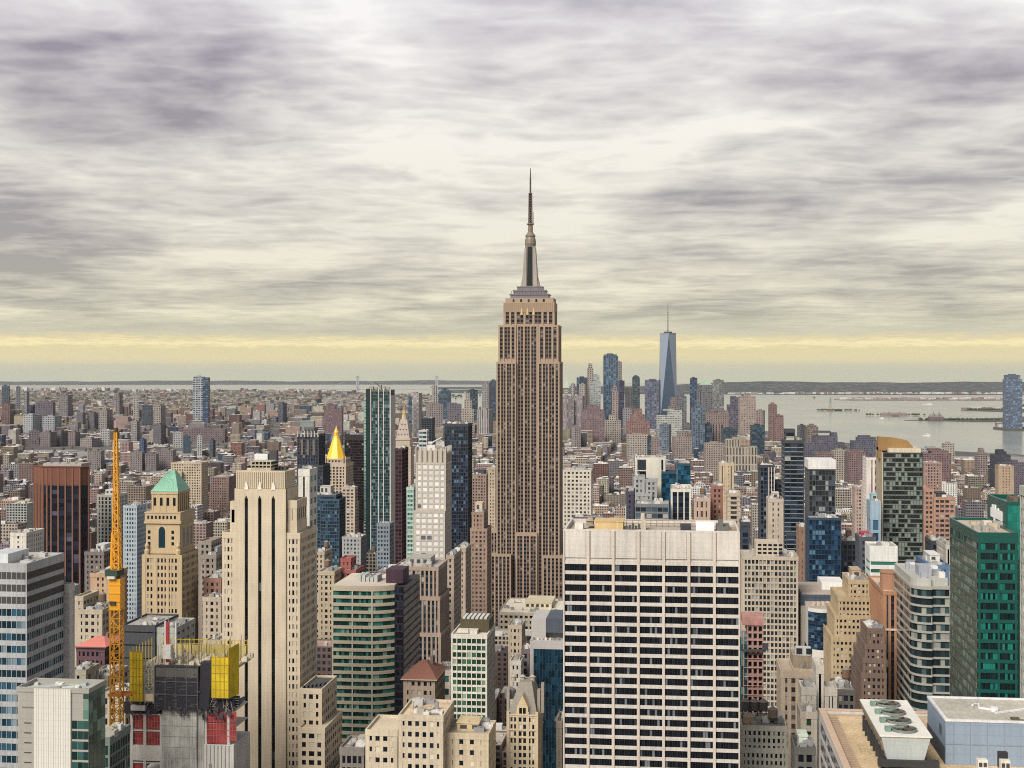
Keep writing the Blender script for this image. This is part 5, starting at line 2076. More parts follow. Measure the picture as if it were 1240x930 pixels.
terraced_glass()
b = tw('orange_striped_tower', 'orange brown tower with dark vertical window stripes and a round roof drum', 'orange striped tower', 1069, 1093, 716, 612, 46, sty((0.37, 0.19, 0.105), (0.015, 0.02, 0.03), fh=3.5, bw=2.9, pw=1.15, sh=0.5, pd=0.4, sd=0.05, ins=0.5, smat=(0.05, 0.05, 0.055), mode='cols', top=1.8, roof=(0.55, 0.45, 0.35)), vb=930, units=2, fin=False)
x0_, x1_, y0_, y1_, z_ = b.box
m = MB()
m.cyl(x1_ - 3.2, y0_ + 12, z_ - 0.9, z_ + 6.5, 4.6, n=24)
m.cyl(x1_ - 3.2, y0_ + 12, z_ + 6.5, z_ + 7.2, 4.9, n=24)
b.part('roof_drum', m, mwall((0.34, 0.18, 0.11)))
m = MB()
m.box(x0_ - 0.15, x1_ + 0.1, y0_ - 0.2, y0_ + 4, z_ - 17, z_ - 16.2)
b.part('string_course', m, mwall((0.62, 0.48, 0.36)))
b.done(930)
PU = dict(fh=2.75, bw=1.85, pw=0.95, sh=1.45, pd=0.24, sd=0.21, ins=0.35, top=2.2, blind=0.14, blindc=(0.4, 0.37, 0.30), mode='rows')
tw('tan_stepped_tower', 'tan brick stepped tower with small dark windows beside the curved dark glass block', 'tan stepped tower', 1027, 1054, 702, 655, 24, sty((0.44, 0.34, 0.21), BLACKG, **PU), vb=900, pent=(0.44, 0.34, 0.22), penth=4, units=4, low=((1014, 1064, 723, -2, 30), (1010, 1068, 745, -4, 33), (1006, 1069, 772, -6, 36)))
tw('brown_sawtooth_block', 'dark brown brick block with sawtooth setbacks beside the orange striped tower', 'brown brick block with sawtooth setbacks', 1050, 1072, 761, 585, 22, sty((0.17, 0.115, 0.09), BLACKG, **{**PU, 'blind': 0.3}, roof=(0.72, 0.70, 0.66)), vb=930, units=2, low=((1047, 1073, 780, -1.2, 27), (1044.5, 1073.5, 797, -2.4, 31), (1042.5, 1074, 815, -3.6, 35)))
b = tw('gridded_apartment_tower', 'tall beige apartment tower with a dense grid of balconies behind the pink scaffold', 'beige gridded tower', 899, 967, 674, 700, 26, sty((0.46, 0.40, 0.32), (0.03, 0.034, 0.036), fh=7.05 * 0.42, bw=1.95, pw=0.6, sh=1.0, pd=0.45, sd=0.30, ins=0.6, top=1.8, mode='rows', blind=0.18, blindc=(0.26, 0.25, 0.22), roof=(0.40, 0.37, 0.32)), vb=860, units=8, fin=False)
x0_, x1_, y0_, y1_, z_ = b.box
m = MB()
m.box(x0_ + 7, x1_ - 9, y0_ + 7, y1_ - 4, z_ - 0.9, z_ + 6.2)
i_ = b.part('penthouse', m, mwall((0.48, 0.41, 0.32)))
m = MB()
for k in range(3):
    for q in range(5):
        m.box(x0_ + 8 + q * 2.6, x0_ + 9.8 + q * 2.6, y0_ + 6.9, y0_ + 7.2, z_ + 0.4 + 2 * k, z_ + 1.4 + 2 * k)
b.part('penthouse_window', m, mglass(BLACKG, 0.0), i_, kind='stuff')
b.done(860)


def pink_scaffold():
    Y = 605.0
    t = atY(910, Y)[1]
    X = lambda px, dy=0: atY(px, Y + dy)[0]
    Z = lambda py: zat(py, t)
    b = Thing('scaffolded_building', 'narrow building frame under construction wrapped in pink and red scaffold', ref='pink scaffolded frame')
    pk = mwall((0.34, 0.205, 0.18), var=0.3, grain=2)
    m = MB()
    x0, x1 = X(905), X(924)
    n = 11
    z1 = Z(748)
    for k in range(16):
        z = z1 - 3.05 * k
        m.box(x0, x1, Y, Y + 14, z - 0.7, z)
    for q in range(4):
        a = x0 + (x1 - x0) * q / 3
        for yy in (Y + 0.05, Y + 6, Y + 13.2):
            m.box(max(x0 + .02, a - 0.4), min(x1 - .02, a + 0.4), yy, yy + 0.7, 0, z1)
    b.part('concrete_frame', m, pk)
    m = MB()
    m.box(X(899), X(924) + 0.4, Y - 0.5, Y + 14.4, Z(757), Z(747.5))
    b.part('safety_net', m, mwall((0.40, 0.21, 0.18), var=0.6, grain=3))
    m = MB()
    m.box(x0 + 0.5, x1 - 0.5, Y + 3, Y + 12, 0, z1 - 1)
    b.part('dark_interior', m, mwall((0.05, 0.035, 0.035)))
    q = [fq(X(893) + a * 1.6, X(893) + a * 1.6 + 1.5, Y + 1, Z(772) - 3.1 * (k + 1), Z(772) - 3.1 * k - 0.12) for k in range(18) for a in range(3)]
    pane_part(b, 'curtain_wall', q, mglass((0.02, 0.07, 0.075), 0.2, 0.1, blindc=(0.10, 0.16, 0.16)))
    m = MB()
    m.box(X(893) - 0.2, x0, Y + 1.1, Y + 14, 0, Z(771))
    b.part('wall', m, mwall((0.2, 0.2, 0.19)))
    m = MB()
    m.box(X(899), X(926), Y - 2.5, Y - 0.6, Z(788), Z(785.5))
    m.box(X(923), X(930), Y - 2.5, Y - 0.6, Z(786), Z(778))
    b.part('hoist_platform', m, mwall((0.05, 0.05, 0.055)))
    m = MB()
    for k in range(9):
        m.bar((X(900), Y - 0.5, Z(765 + k * 11)), (X(900), Y - 0.5, Z(775 + k * 11)), 0.2)
        m.bar((X(900), Y - 0.5, Z(775 + k * 11)), (x1, Y - 0.5, Z(775 + k * 11)), 0.18)
    b.part('scaffold_pole', m, mwall((0.6, 0.3, 0.24)))
    b.done(860)


pink_scaffold()


def curved_front():
    Y = 690.0
    t = atY(990, Y)[1]
    X = lambda px, dy=0: atY(px, Y + dy)[0]
    Z = lambda py: zat(py, t)
    b = Thing('curved_glass_block', 'grey block with a convex dark blue glass front over a white curved base', ref='curved dark glass block')
    x0, x1 = X(978), X(1012)
    m = MB()
    zt = Z(735)
    arc = [(x0 + (x1 - x0) * q / 10, Y - 7 * math.sin(math.pi * (0.12 + 0.76 * q / 10))) for q in range(11)]
    plan = arc + [(x1, Y + 16), (x0, Y + 16)]
    m.prism(plan, 0, zt)
    m.prism([(p, q - 0.8) if q < Y + 1 else (p, q) for p, q in plan], Z(793), Z(784))
    b.part('drum_wall', m, mwall((0.60, 0.58, 0.54), var=0.12))
    g = mglass((0.015, 0.035, 0.065), 0.08, 0.08, 0.1, blindc=(0.10, 0.16, 0.2))
    for k in range(14):
        z0 = zt - 1.6 - 1.42 * (k + 1)
        pane_part(b, 'window_band', [((p[0], p[1] - 0.1, z0), (r_[0], r_[1] - 0.1, z0), (r_[0], r_[1] - 0.1, z0 + 1.36), (p[0], p[1] - 0.1, z0 + 1.36)) for p, r_ in zip(arc, arc[1:])], g, seed=k)
    w = MB()
    xa, xb = X(969, 20), X(1012, 20)
    w.box(xa, xb, Y + 17, Y + 62, 0, zat(722, t * 1.03))
    b.part('rear_wall', w, mwall((0.47, 0.44, 0.38), var=0.2))
    w = MB()
    w.box(xa - 0.2, xb + 0.2, Y + 16.8, Y + 62.2, zat(722, t * 1.03), zat(719, t * 1.03))
    w.box(xa - 0.05, xb, Y + 16.9, Y + 17.4, zat(732, t * 1.03), zat(722, t * 1.03))
    b.part('fascia', w, mwall((0.055, 0.07, 0.10)))
    w = MB()
    w.box(xa + 0.8, xb - 1, Y + 18, Y + 60, zat(719, t * 1.03), zat(719, t * 1.03) + 0.1)
    w.prism([(p, q + 0.8) for p, q in plan], zt, zt + 0.1)
    b.part('roof', w, mwall((0.42, 0.35, 0.29), var=0.4))
    w = MB()
    w.box(X(996, 30), X(1024, 30), Y + 34, Y + 56, zat(719, t * 1.03), zat(703, t * 1.06))
    b.part('penthouse', w, mwall((0.72, 0.70, 0.66)))
    w = MB()
    for q in range(5):
        u = X(983 + q * 6, 4)
        w.box(u, u + 1.5, Y + 3 + q, Y + 6 + q, zt, zt + 1.6)
    b.part('air_unit', w, mwall((0.5, 0.42, 0.36)))
    b.done(830)


curved_front()
S1 = dict(fh=3.7, bw=3.0, pw=1.6, sh=1.7, pd=0.22, sd=0.19, ins=0.34, top=3.2, blind=0.1, mode='cols', smat=(0.36, 0.29, 0.23))
b = tw('stone_setback_block', 'warm stone setback block with shallow window strips and two black intakes on its roof', 'stone block with two black roof intakes', 960, 986, 810, 570, 20, sty((0.50, 0.40, 0.30), (0.05, 0.045, 0.04), **S1, roof=(0.45, 0.34, 0.24)), vb=930, units=2, low=((945, 986.5, 812, -1.2, 24),), fin=False)
x0_, x1_, y0_, y1_, z_ = b.box
m = MB()
m.box(x0_ + 0.5, x1_ - 0.3, y0_ + 6, y1_ - 2, z_ - 0.9, z_ + 4.2)
i_ = b.part('penthouse', m, mwall((0.30, 0.24, 0.17)))
m = MB()
m.box(x0_ + 1.5, x1_ - 0.8, y0_ + 5.8, y0_ + 9, z_ + 4.2, z_ + 7.6)
j_ = b.part('air_handler', m, mwall((0.5, 0.5, 0.49)))
for q in range(2):
    m = MB()
    m.box(x0_ + 1.9 + q * 4.0, x0_ + 4.3 + q * 4.0, y0_ + 5.7, y0_ + 6.0, z_ + 4.8, z_ + 7.2)
    b.part('intake', m, mwall((0.015, 0.015, 0.017)), j_)
b.done(930)
tw('white_stepped_block', 'white stepped block with paired windows beside the warm stone setback block', 'white stepped block', 970, 989, 832, 530, 12, sty((0.66, 0.60, 0.52), (0.03, 0.04, 0.035), **{**S1, 'smat': None, 'bw': 2.6}, roof=(0.75, 0.74, 0.7)), vb=930, units=2, low=((988, 998, 806, 8, 16), (998.5, 1014, 833, 6, 12)))
tw('pale_green_balcony_block', 'pale block with green window frames below the white stepped block', None, 969, 990, 862, 500, 14, sty((0.52, 0.45, 0.37), (0.02, 0.045, 0.03), fh=4.5, bw=3.6, pw=1.8, sh=2.0), vb=930, units=1)
b = tw('tank_topped_building', 'grey-green masonry building with three cone-roofed water tanks on its roof', 'masonry building with water tanks', 898, 953, 879, 520, 20, sty((0.60, 0.58, 0.50), BLACKG, fh=8.6 * 0.313, bw=1.75, pw=0.95, sh=1.1, pd=0.22, sd=0.19, ins=0.32, top=2.0, mode='cells', blind=0.05, roof=(0.2, 0.19, 0.18)), vb=930, units=6, fin=False, low=((897, 955, 906, -1, 22),))
x0_, x1_, y0_, y1_, z_ = b.box
for q in range(3):
    water_tank(b, x0_ + 2.2 + q * 3.3, y0_ + 14, z_ - 0.9, 1.75, 3.2, 3.4, (0.09, 0.085, 0.08))
water_tank(b, x0_ + 12, y0_ + 8, z_ - 0.9, 1.8, 3.0, 2.2, (0.20, 0.15, 0.11))
m = MB()
m.cyl(x0_ + 2.8, y0_ + 5, z_ - 0.9, z_ + 2.2, 2.2, 2.0, 16)
m.cyl(x0_ + 2.8, y0_ + 5, z_ + 2.2, z_ + 3.2, 2.2, 0.5, 16)
b.part('round_bulkhead', m, mwall((0.45, 0.33, 0.20)))
b.done(930)
tw('green_dome_pavilion', 'low dark pavilion with pale green rooftop box at the foot of the tan roof parapet', None, 962, 988, 905, 470, 16, sty((0.10, 0.10, 0.09), BLACKG, fh=4, bw=4, roof=(0.05, 0.05, 0.05)), vb=930, units=5, pent=(0.55, 0.62, 0.52), penth=3)
tw('dark_tenement', 'dark masonry building between the tan stepped tower and the white stepped block', None, 1012, 1037, 835, 600, 22, sty((0.13, 0.12, 0.11), BLACKG, fh=4, bw=3), vb=870, units=7, tank=1)


def near_roof():
    """the close roof with its cooling tower"""
    zr = 248 - 412 * 325.2 / F
    Yb, Yf = 331.0, 262.0
    b = Thing('flat_roofed_office', 'near office with tan gravel roof, walkway and stone parapet under the cooling tower', ref='near tan gravel roof')
    xL = atY(992, Yb)[0]
    xR = xL + 75
    w = MB()
    w.box(xL + 0.5, xR, Yf, Yb - 0.5, 0, zr)
    e = 1.2
    w.box(xL, xL + e, Yf, Yb, 0, zr + 0.8)
    w.box(xL + e, xR, Yb - e, Yb, 0, zr + 0.8)
    b.part('wall', w, mwall((0.48, 0.47, 0.45)))
    cp = MB()
    cp.box(xL - 0.15, xL + e + 0.1, Yf, Yb + 0.15, zr + 0.8, zr + 1.0)
    cp.box(xL + e + 0.1, xR, Yb - e - 0.1, Yb + 0.15, zr + 0.8, zr + 1.0)
    b.part('coping', cp, mwall((0.50, 0.36, 0.26), var=0.2))
    for k in range(7):
        pane_part(b, 'window_band', [((xL - 0.04, Yf + 3 * i + 2.4, zr - 3.6 - 3.9 * k), (xL - 0.04, Yf + 3 * i, zr - 3.6 - 3.9 * k), (xL - 0.04, Yf + 3 * i, zr - 1.2 - 3.9 * k), (xL - 0.04, Yf + 3 * i + 2.4, zr - 1.2 - 3.9 * k)) for i in range(22)], mglass((0.008, 0.014, 0.025), 0.05), seed=k)
    r = MB()
    r.box(xL + e + 2.6, xR, Yf, Yb - e - 1.4, zr, zr + 0.06)
    b.part('gravel', r, mwall((0.56, 0.42, 0.25), var=0.65, grain=1.6))
    r = MB()
    r.box(xL + e, xL + e + 2.6, Yf, Yb - e, zr, zr + 0.05)
    r.box(xL + e + 2.6, xR, Yb - e - 1.4, Yb - e, zr, zr + 0.05)
    b.part('walkway', r, mwall((0.46, 0.33, 0.22), var=0.25))
    r = MB()
    for k in range(38):
        y = Yf + 1.7 * k
        if y < Yb - e - 2:
            r.box(xL + e + 0.5, xL + e + 2.2, y, y + 0.35, zr + 0.05, zr + 0.14)
    b.part('walkway_rail', r, mwall((0.30, 0.22, 0.15)))
    b.done(930)
    z = zr + 0.06
    # cooling tower on steel dunnage
    t = Thing('cooling_tower', 'pale grey metal cooling tower with four round fans along its top', cat='cooling tower', ref='four-fan cooling tower')
    x0, x1 = atY(1067, 285)[0], atY(1127, 285)[0]
    y0, y1 = 285.0, 315.5
    zb = z + 2.0
    h = 4.6
    m = MB()
    m.frustum((x0 + 1.2, x1 - 1.2, y0 + 0.3, y1), zb, (x0, x1, y0, y1), zb + h)
    t.part('casing', m, mwall((0.40, 0.44, 0.44), rough=0.45, var=0.2, grain=2))
    m = MB()
    m.box(x0 - 0.3, x1 + 0.3, y0 - 0.2, y1 + 0.2, zb + h, zb + h + 0.3)
    t.part('top_deck', m, mwall((0.66, 0.64, 0.58), var=0.2))
    m = MB()
    n = 16
    for k in range(n):
        y = y0 + (y1 - y0) * (k + 0.1) / n
        m.bar((x0 + 1.05, y + 1, zb + 0.2), (x0 - 0.1, y + 1, zb + h), 0.25)
    m.frustum((x0 + 1.05, x0 + 2, y0 + 0.6, y1 - 0.2), zb + 0.3, (x0 - 0.12, x0 + 1, y0 + 0.6, y1 - 0.2), zb + h - 1)
    t.part('inlet_louvre', m, mwall((0.23, 0.19, 0.14), var=0.4))
    pitch = (y1 - y0) / 4.6
    cx = (x0 + x1) / 2 + 0.3
    for k in range(4):
        cy = y0 + 4.0 + pitch * k * 1.08
        m = MB()
        ro, ri = 2.6, 2.35
        nn = 28
        for q in range(nn):
            a, c = 2 * math.pi * q / nn, 2 * math.pi * (q + 1) / nn
            za, zc = zb + h + 0.3, zb + h + 0.85
            m.face([(cx + ro * math.cos(a), cy + ro * math.sin(a), za), (cx + ro * math.cos(c), cy + ro * math.sin(c), za), (cx + ro * math.cos(c), cy + ro * math.sin(c), zc), (cx + ro * math.cos(a), cy + ro * math.sin(a), zc)])
            m.face([(cx + ro * math.cos(a), cy + ro * math.sin(a), zc), (cx + ro * math.cos(c), cy + ro * math.sin(c), zc), (cx + ri * math.cos(c), cy + ri * math.sin(c), zc), (cx + ri * math.cos(a), cy + ri * math.sin(a), zc)])
            m.face([(cx + ri * math.cos(a), cy + ri * math.sin(a), zc), (cx + ri * math.cos(c), cy + ri * math.sin(c), zc), (cx + ri * math.cos(c), cy + ri * math.sin(c), za), (cx + ri * math.cos(a), cy + ri * math.sin(a), za)])
        i = t.part('fan_cowl', m, mwall((0.17, 0.19, 0.17), rough=0.7))
        m = MB()
        m.cyl(cx, cy, zb + h + 0.31, zb + h + 0.6, 2.32, n=24)
        t.part('fan_well', m, mwall((0.015, 0.013, 0.012)), i)
        m = MB()
        m.cyl(cx, cy, zb + h + 0.61, zb + h + 0.95, 0.5, n=12)
        for q in range(6):
            a = q * math.pi / 3 + k
            m.bar((cx + 0.4 * math.cos(a), cy + 0.4 * math.sin(a), zb + h + 0.78), (cx + 2.2 * math.cos(a), cy + 2.2 * math.sin(a), zb + h + 0.78), 0.22, 0.4)
        t.part('fan_blade', m, mwall((0.10, 0.075, 0.06)), i)
        m = MB()
        m.box(cx - 3.9, cx - 2.9, cy - 1.4, cy + 0.2, zb + h + 0.3, zb + h + 1.2)
        m.bar((cx - 2.9, cy, zb + h + 1.1), (cx, cy, zb + h + 1.0), 0.35)
        t.part('fan_motor', m, mwall((0.17, 0.26, 0.21)))
    m = MB()
    m.box(x0 - 0.6, x1 + 1.6, y0 - 0.8, y0 + 1.0, z + 0.7, zb)
    m.box(x0 + 1.0, x1 - 1.0, y0 + 1.0, y1, z + 0.9, zb)
    for q in range(8):
        y = y0 + 1 + (y1 - y0 - 2) * q / 7
        m.box(x0 + 0.2, x0 + 0.7, y, y + 0.5, z, zb + 1.5)
        m.box(x1 - 1.2, x1 - 0.7, y, y + 0.5, z, zb)
    t.part('steel_frame', m, mwall((0.03, 0.03, 0.032)))
    t.done(930)
    # plant room
    p = Thing('rooftop_plant_room', 'large plain grey-blue plant room with a flat pale roof beside the cooling tower', cat='plant room', ref='grey-blue plant room')
    px0, _ = atY(1145, 290)
    py0, py1 = 290.0, 310.5
    px1 = px0 + 30
    h = 8.8
    m = MB()
    m.box(px0, px1, py0, py1, z, z + h)
    p.part('wall', m, mwall((0.23, 0.29, 0.37), var=0.2, grain=0.8))
    m = MB()
    m.box(px0 - 0.05, px1, py0 - 0.06, py0 + 0.1, z + h * 0.47, z + h * 0.475 + 0.12)
    p.part('panel_joint', m, mwall((0.22, 0.25, 0.30)))
    m = MB()
    ee = 0.5
    for q in ((px0 - .1, px1, py0 - .1, py0 + ee), (px0 - .1, px1, py1 - ee, py1 + .1), (px0 - .1, px0 + ee, py0 + ee, py1 - ee), (px1 - ee, px1 + .1, py0 + ee, py1 - ee)):
        m.box(*q, z + h, z + h + 0.45)
    p.part('coping', m, mwall((0.64, 0.64, 0.64)))
    m = MB()
    m.box(px0 + ee, px1 - ee, py0 + ee, py1 - ee, z + h, z + h + 0.1)
    p.part('roof', m, mwall((0.46, 0.43, 0.36), var=0.5, grain=1.5))
    m = MB()
    for q in range(1, 9):
        u = px0 + ee + 3.1 * q
        m.box(u, u + 0.09, py0 + ee, py1 - ee, z + h + 0.1, z + h + 0.13)
    for q in range(1, 4):
        m.box(px0 + ee, px1 - ee, py0 + 5.0 * q, py0 + 5.0 * q + 0.09, z + h + 0.1, z + h + 0.14)
    p.part('membrane_seam', m, mwall((0.36, 0.34, 0.30)))
    m = MB()
    for q in range(9):
        u = px0 + 3.3 * q + 1.6
        m.box(u, u + 0.07, py0 - 0.04, py0 + 0.05, z + 0.2, z + h - 0.1)
    p.part('cladding_joint', m, mwall((0.17, 0.215, 0.28)))
    m = MB()
    zz = z + h + 0.35
    ptx = [(8, 13), (9.5, 15), (9, 11), (12, 9.5), (11.5, 7), (15, 9), (19, 11.5)]
    for a, c in zip(ptx, ptx[1:]):
        m.bar((px0 + a[0], py0 + a[1], zz), (px0 + c[0], py0 + c[1], zz), 0.4)
    m.box(px0 + 11, px0 + 12.4, py0 + 9, py0 + 10.5, z + h, z + h + 0.9)
    p.part('pipe_run', m, mwall((0.70, 0.70, 0.70)))
    m = MB()
    m.box(px0 + 13.5, px0 + 19, py0 + 0.9, py0 + 3.4, z + h + 0.1, z + h + 0.5)
    i = p.part('roof_well', m, mwall((0.10, 0.08, 0.05)))
    m = MB()
    m.box(px0 + 15, px0 + 17, py0 + 1.4, py0 + 2.6, z + h + 0.5, z + h + 0.8)
    p.part('hatch', m, mwall((0.45, 0.44, 0.40)), i)
    m = MB()
    m.box(px0 - 0.12, px0 + 0.05, py0 + 4, py0 + 6.2, z + 5.0, z + 7.0)
    p.part('side_vent', m, mwall((0.08, 0.09, 0.11)))
    m = MB()
    m.box(px0 - 0.1, px0 + 0.05, py0 + 0.3, py1 - 0.2, z, z + 3.4)
    p.part('dark_cladding', m, mwall((0.06, 0.07, 0.09)))
    p.done(930)
    for k, (px, lab) in enumerate(((1189.5, 'small white twin-fan condenser without a hood in front of the plant room'), (1217, 'small white twin-fan condenser with a black hood on top'))):
        a = Thing('condenser_unit', lab, cat='air conditioner', group='condensers on the near roof')
        x = atY(px, 273)[0]
        m = MB()
        m.box(x - 0.9, x + 0.9, 272.5, 274, z + 3.0, z + 5.9)
        a.part('case', m, mwall((0.68, 0.64, 0.56)))
        for s in (-0.42, 0.42):
            m = MB()
            m.box(x + s - 0.3, x + s + 0.3, 272.4, 272.55, z + 4.6, z + 5.4)
            a.part('fan_grille', m, mwall((0.05, 0.05, 0.05)))
        m = MB()
        m.cyl(x, 272.6, z + 3.4, z + 4.2, 0.3, n=10)
        a.part('service_valve', m, mwall((0.03, 0.03, 0.03)))
        m = MB()
        for s in (-0.7, 0.7):
            m.box(x + s - 0.1, x + s + 0.1, 272.6, 273.9, z, z + 3.0)
        a.part('leg', m, mwall((0.1, 0.1, 0.1)))
        if k:
            m = MB()
            m.box(x - 0.9, x + 0.8, 274.1, 275.4, z + 4, z + 7.0)
            a.part('hood', m, mwall((0.025, 0.025, 0.028)))
        a.done(930)


near_roof()
# ================================================================== middle distance towers
def dark(**k):
    return sty((0.045, 0.05, 0.062), (0.010, 0.018, 0.034), **{**dict(fh=3.6, bw=3.2, pw=0.7, sh=0.9, pd=0.2, sd=0.17, ins=0.35, top=2.5, blind=0.03, blindc=(0.12, 0.16, 0.2)), **k})


BIG = dict(fh=3.7, bw=3.6, pw=1.7, sh=1.7, pd=0.3, sd=0.26, ins=0.45, top=2.6)
# --- left of the tall tower


def chamfer_tower():
    Y = 1200.0
    t = atY(68, Y)[1]
    k = t / F
    Z = lambda py: zat(py, t)
    b = Thing('brown_chamfered_tower', 'rust brown office tower with chamfered corners, flared crown and dark blue window strips', ref='rust brown chamfered tower')
    xa, xb = atY(32, Y)[0], atY(104, Y)[0]
    W = xb - xa
    P = lambda f, y: (xa + W * f, Y + y)
    plan = [P(0.0, 16), P(0.27, 1.5), P(0.42, 0), P(0.90, 0), P(0.985, 8), P(0.70, 44), P(0.1, 40)]

    def grow(d):
        cx, cy = xa + W / 2, Y + 20
        return [(cx + (p - cx) * (1 + d / 25), cy + (q - cy) * (1 + d / 20)) for p, q in plan]
    cop = mwall((0.125, 0.058, 0.038), var=0.25)
    m = MB()
    m.prism(plan, 0, Z(587))
    g1, g2 = grow(0.3), grow(0.9)
    i = len(m.v)
    m.prism(g2, Z(566), Z(565))
    b.part('wall', m, cop)
    m = MB()
    m.prism(g1, Z(587) + 0.01, Z(566))
    b.part('crown', m, mwall((0.15, 0.055, 0.035), var=0.3))
    m = MB()
    edges = [(0, 1, 6), (1, 2, 2), (2, 3, 4), (3, 4, 1)]
    st = []
    for a, c, n in edges:
        p, q = plan[a], plan[c]
        dx, dy = q[0] - p[0], q[1] - p[1]
        L = math.hypot(dx, dy)
        nx, ny = dy / L, -dx / L
        for j in range(n + 1):
            f = j / n
            m.bar((p[0] + dx * f + nx * 0.2, p[1] + dy * f + ny * 0.2, 0), (p[0] + dx * f + nx * 0.2, p[1] + dy * f + ny * 0.2, Z(566.5)), 1.3 if n < 6 else 1.0)
        for j in range(n):
            f0, f1 = (j + 0.12) / n, (j + 0.88) / n
            A = (p[0] + dx * f0 + nx * 0.06, p[1] + dy * f0 + ny * 0.06)
            B = (p[0] + dx * f1 + nx * 0.06, p[1] + dy * f1 + ny * 0.06)
            col = []
            for f in range(44):
                zz = Z(588) - 3.9 * (f + 1)
                if zz > 0:
                    col.append(((*A, zz), (*B, zz), (*B, zz + 3.82), (*A, zz + 3.82)))
            st.append(col)
    b.part('pier', m, mwall((0.19, 0.082, 0.05), var=0.2))
    for s, col in enumerate(st):
        pane_part(b, 'window_strip', col, mglass((0.008, 0.011, 0.020), 0.03, 0.12, blindc=(0.06, 0.07, 0.10)), seed=s)
    m = MB()
    m.box(xa + 12, xb - 8, Y + 8, Y + 30, Z(565), Z(562))
    for q in range(4):
        m.box(xa + 14 + q * 8, xa + 18 + q * 8, Y + 10, Y + 16, Z(562), Z(561))
    b.part('rooftop_plant', m, mwall((0.38, 0.34, 0.30)))
    b.done(690)


chamfer_tower()
tw('blue_grey_tower', 'slim blue-grey tower with a regular grid of small square windows beside the crane boom', 'blue-grey tower with square windows', 149, 166, 612, 1000, 19, sty((0.36, 0.42, 0.46), (0.02, 0.03, 0.045), fh=3.4, bw=2.1, pw=1.0, sh=1.5, pd=0.2, sd=0.17, ins=0.3, top=2.2), vb=690, units=4)
tw('tan_hotel', 'tan brick hotel with small scattered windows behind the top of the orange crane mast', 'tan brick hotel', 109, 134, 694, 800, 26, sty((0.46, 0.31, 0.20), BLACKG, **{**BIG, 'bw': 3.2, 'pw': 2.0}), vb=760, units=5)
tw('cream_terraced_block', 'cream stone block with stepped top just right of the white-ribboned corner block', None, 93, 124, 738, 690, 24, sty((0.44, 0.38, 0.28), BLACKG, **BIG), vb=775, units=6, tank=1, low=((90, 101, 722, 3, 20),))
tw('domed_plant_building', 'dark windowed building topped by pale domed rooftop plant', None, 102, 126, 668, 930, 26, sty((0.17, 0.14, 0.13), BLACKG, **BIG), vb=700, units=14, pent=(0.55, 0.55, 0.52))
tw('white_side_block', 'white rendered block tucked against the base of the rust brown chamfered tower', None, 12, 32, 645, 1000, 30, sty((0.62, 0.58, 0.52), BLACKG, **{**BIG, 'pw': 2.6}), vb=668, units=5, low=((0, 14, 668, -4, 20),))
tw('white_fin_block', 'white finned office between the crane boom and the rust brown chamfered tower', None, 117, 140, 599, 1280, 30, sty((0.60, 0.58, 0.52), (0.03, 0.04, 0.05), **{**BIG, 'sh': 1.0}), vb=620, pent=(0.6, 0.58, 0.54))
tw('small_window_tower', 'dark tower with white floor bands right of the crane boom', None, 166, 176, 620, 1150, 20, dark(), vb=650)
tw('cream_wide_tower', 'broad cream apartment tower behind the green pyramid roof', 'broad cream apartment tower', 207, 244, 560, 1900, 28, sty((0.45, 0.37, 0.27), (0.05, 0.045, 0.04), **BIG), vb=590, low=((200, 220, 571, -6, 20),))
tw('brown_twin_block', 'dull brown twin apartment blocks right of the green pyramid roof', None, 254, 277, 577, 2000, 40, sty((0.22, 0.15, 0.13), (0.04, 0.035, 0.04), **BIG), vb=600)
tw('grey_setback_block', 'grey stone setback block peeking out right of the green pyramid tower', None, 241, 262, 672, 860, 28, sty((0.27, 0.23, 0.19), BLACKG, **BIG), vb=740, units=6, pent=(0.5, 0.48, 0.45), low=((240, 256, 655, 6, 20),))
tw('brick_loft', 'red brick loft with pale roof box left of the cream slotted tower', None, 246, 268, 700, 760, 22, sty((0.30, 0.17, 0.13), BLACKG, **BIG), vb=730, units=5, pent=(0.66, 0.64, 0.6), penth=3)
tw('pale_loft', 'pale stone loft below the red brick loft beside the cream slotted tower', None, 245, 268, 723, 745, 10, sty((0.46, 0.38, 0.29), BLACKG, **BIG), vb=775, units=4)
tw('glass_sided_slim_tower', 'slim white tower with teal glass side just right of the cream slotted tower', 'slim white and teal tower', 361, 375, 568, 720, 16, sty((0.60, 0.58, 0.52), (0.03, 0.10, 0.12), fh=6, bw=9, pw=3.2, sh=3.0, top=4, blind=0), vb=660, units=2)


def finial_tower():
    b = tw('black_finialed_tower', 'black glass tower with small pale finials along its parapet', 'black tower with pale finials', 359.5, 386, 526, 1550, 30, dark(pw=0.9, bw=3.0, mode='cols', pd=0.3, sd=0.1), vb=590, fin=False, pent=(0.12, 0.12, 0.12), penth=8, low=((360, 391, 563, -2, 34),))
    x0, x1, y0, y1, z = b.box
    m = MB()
    for q in range(7):
        a = x0 + 1 + (x1 - x0 - 2) * q / 6
        m.frustum((a - 0.7, a + 0.7, y0 - 0.3, y0 + 1), z - 3, (a - 0.3, a + 0.3, y0, y0 + 0.6), z + 4)
    b.part('finial', m, mwall((0.5, 0.47, 0.42)))
    m = MB()
    for q in range(3):
        a = x0 + 6 + (x1 - x0 - 12) * q / 2
        m.box(a - 1.3, a + 1.3, y0 - 0.12, y0 + 0.3, z - 24, z - 6)
    b.part('bronze_panel', m, mwall((0.16, 0.12, 0.09)))
    b.done(590)


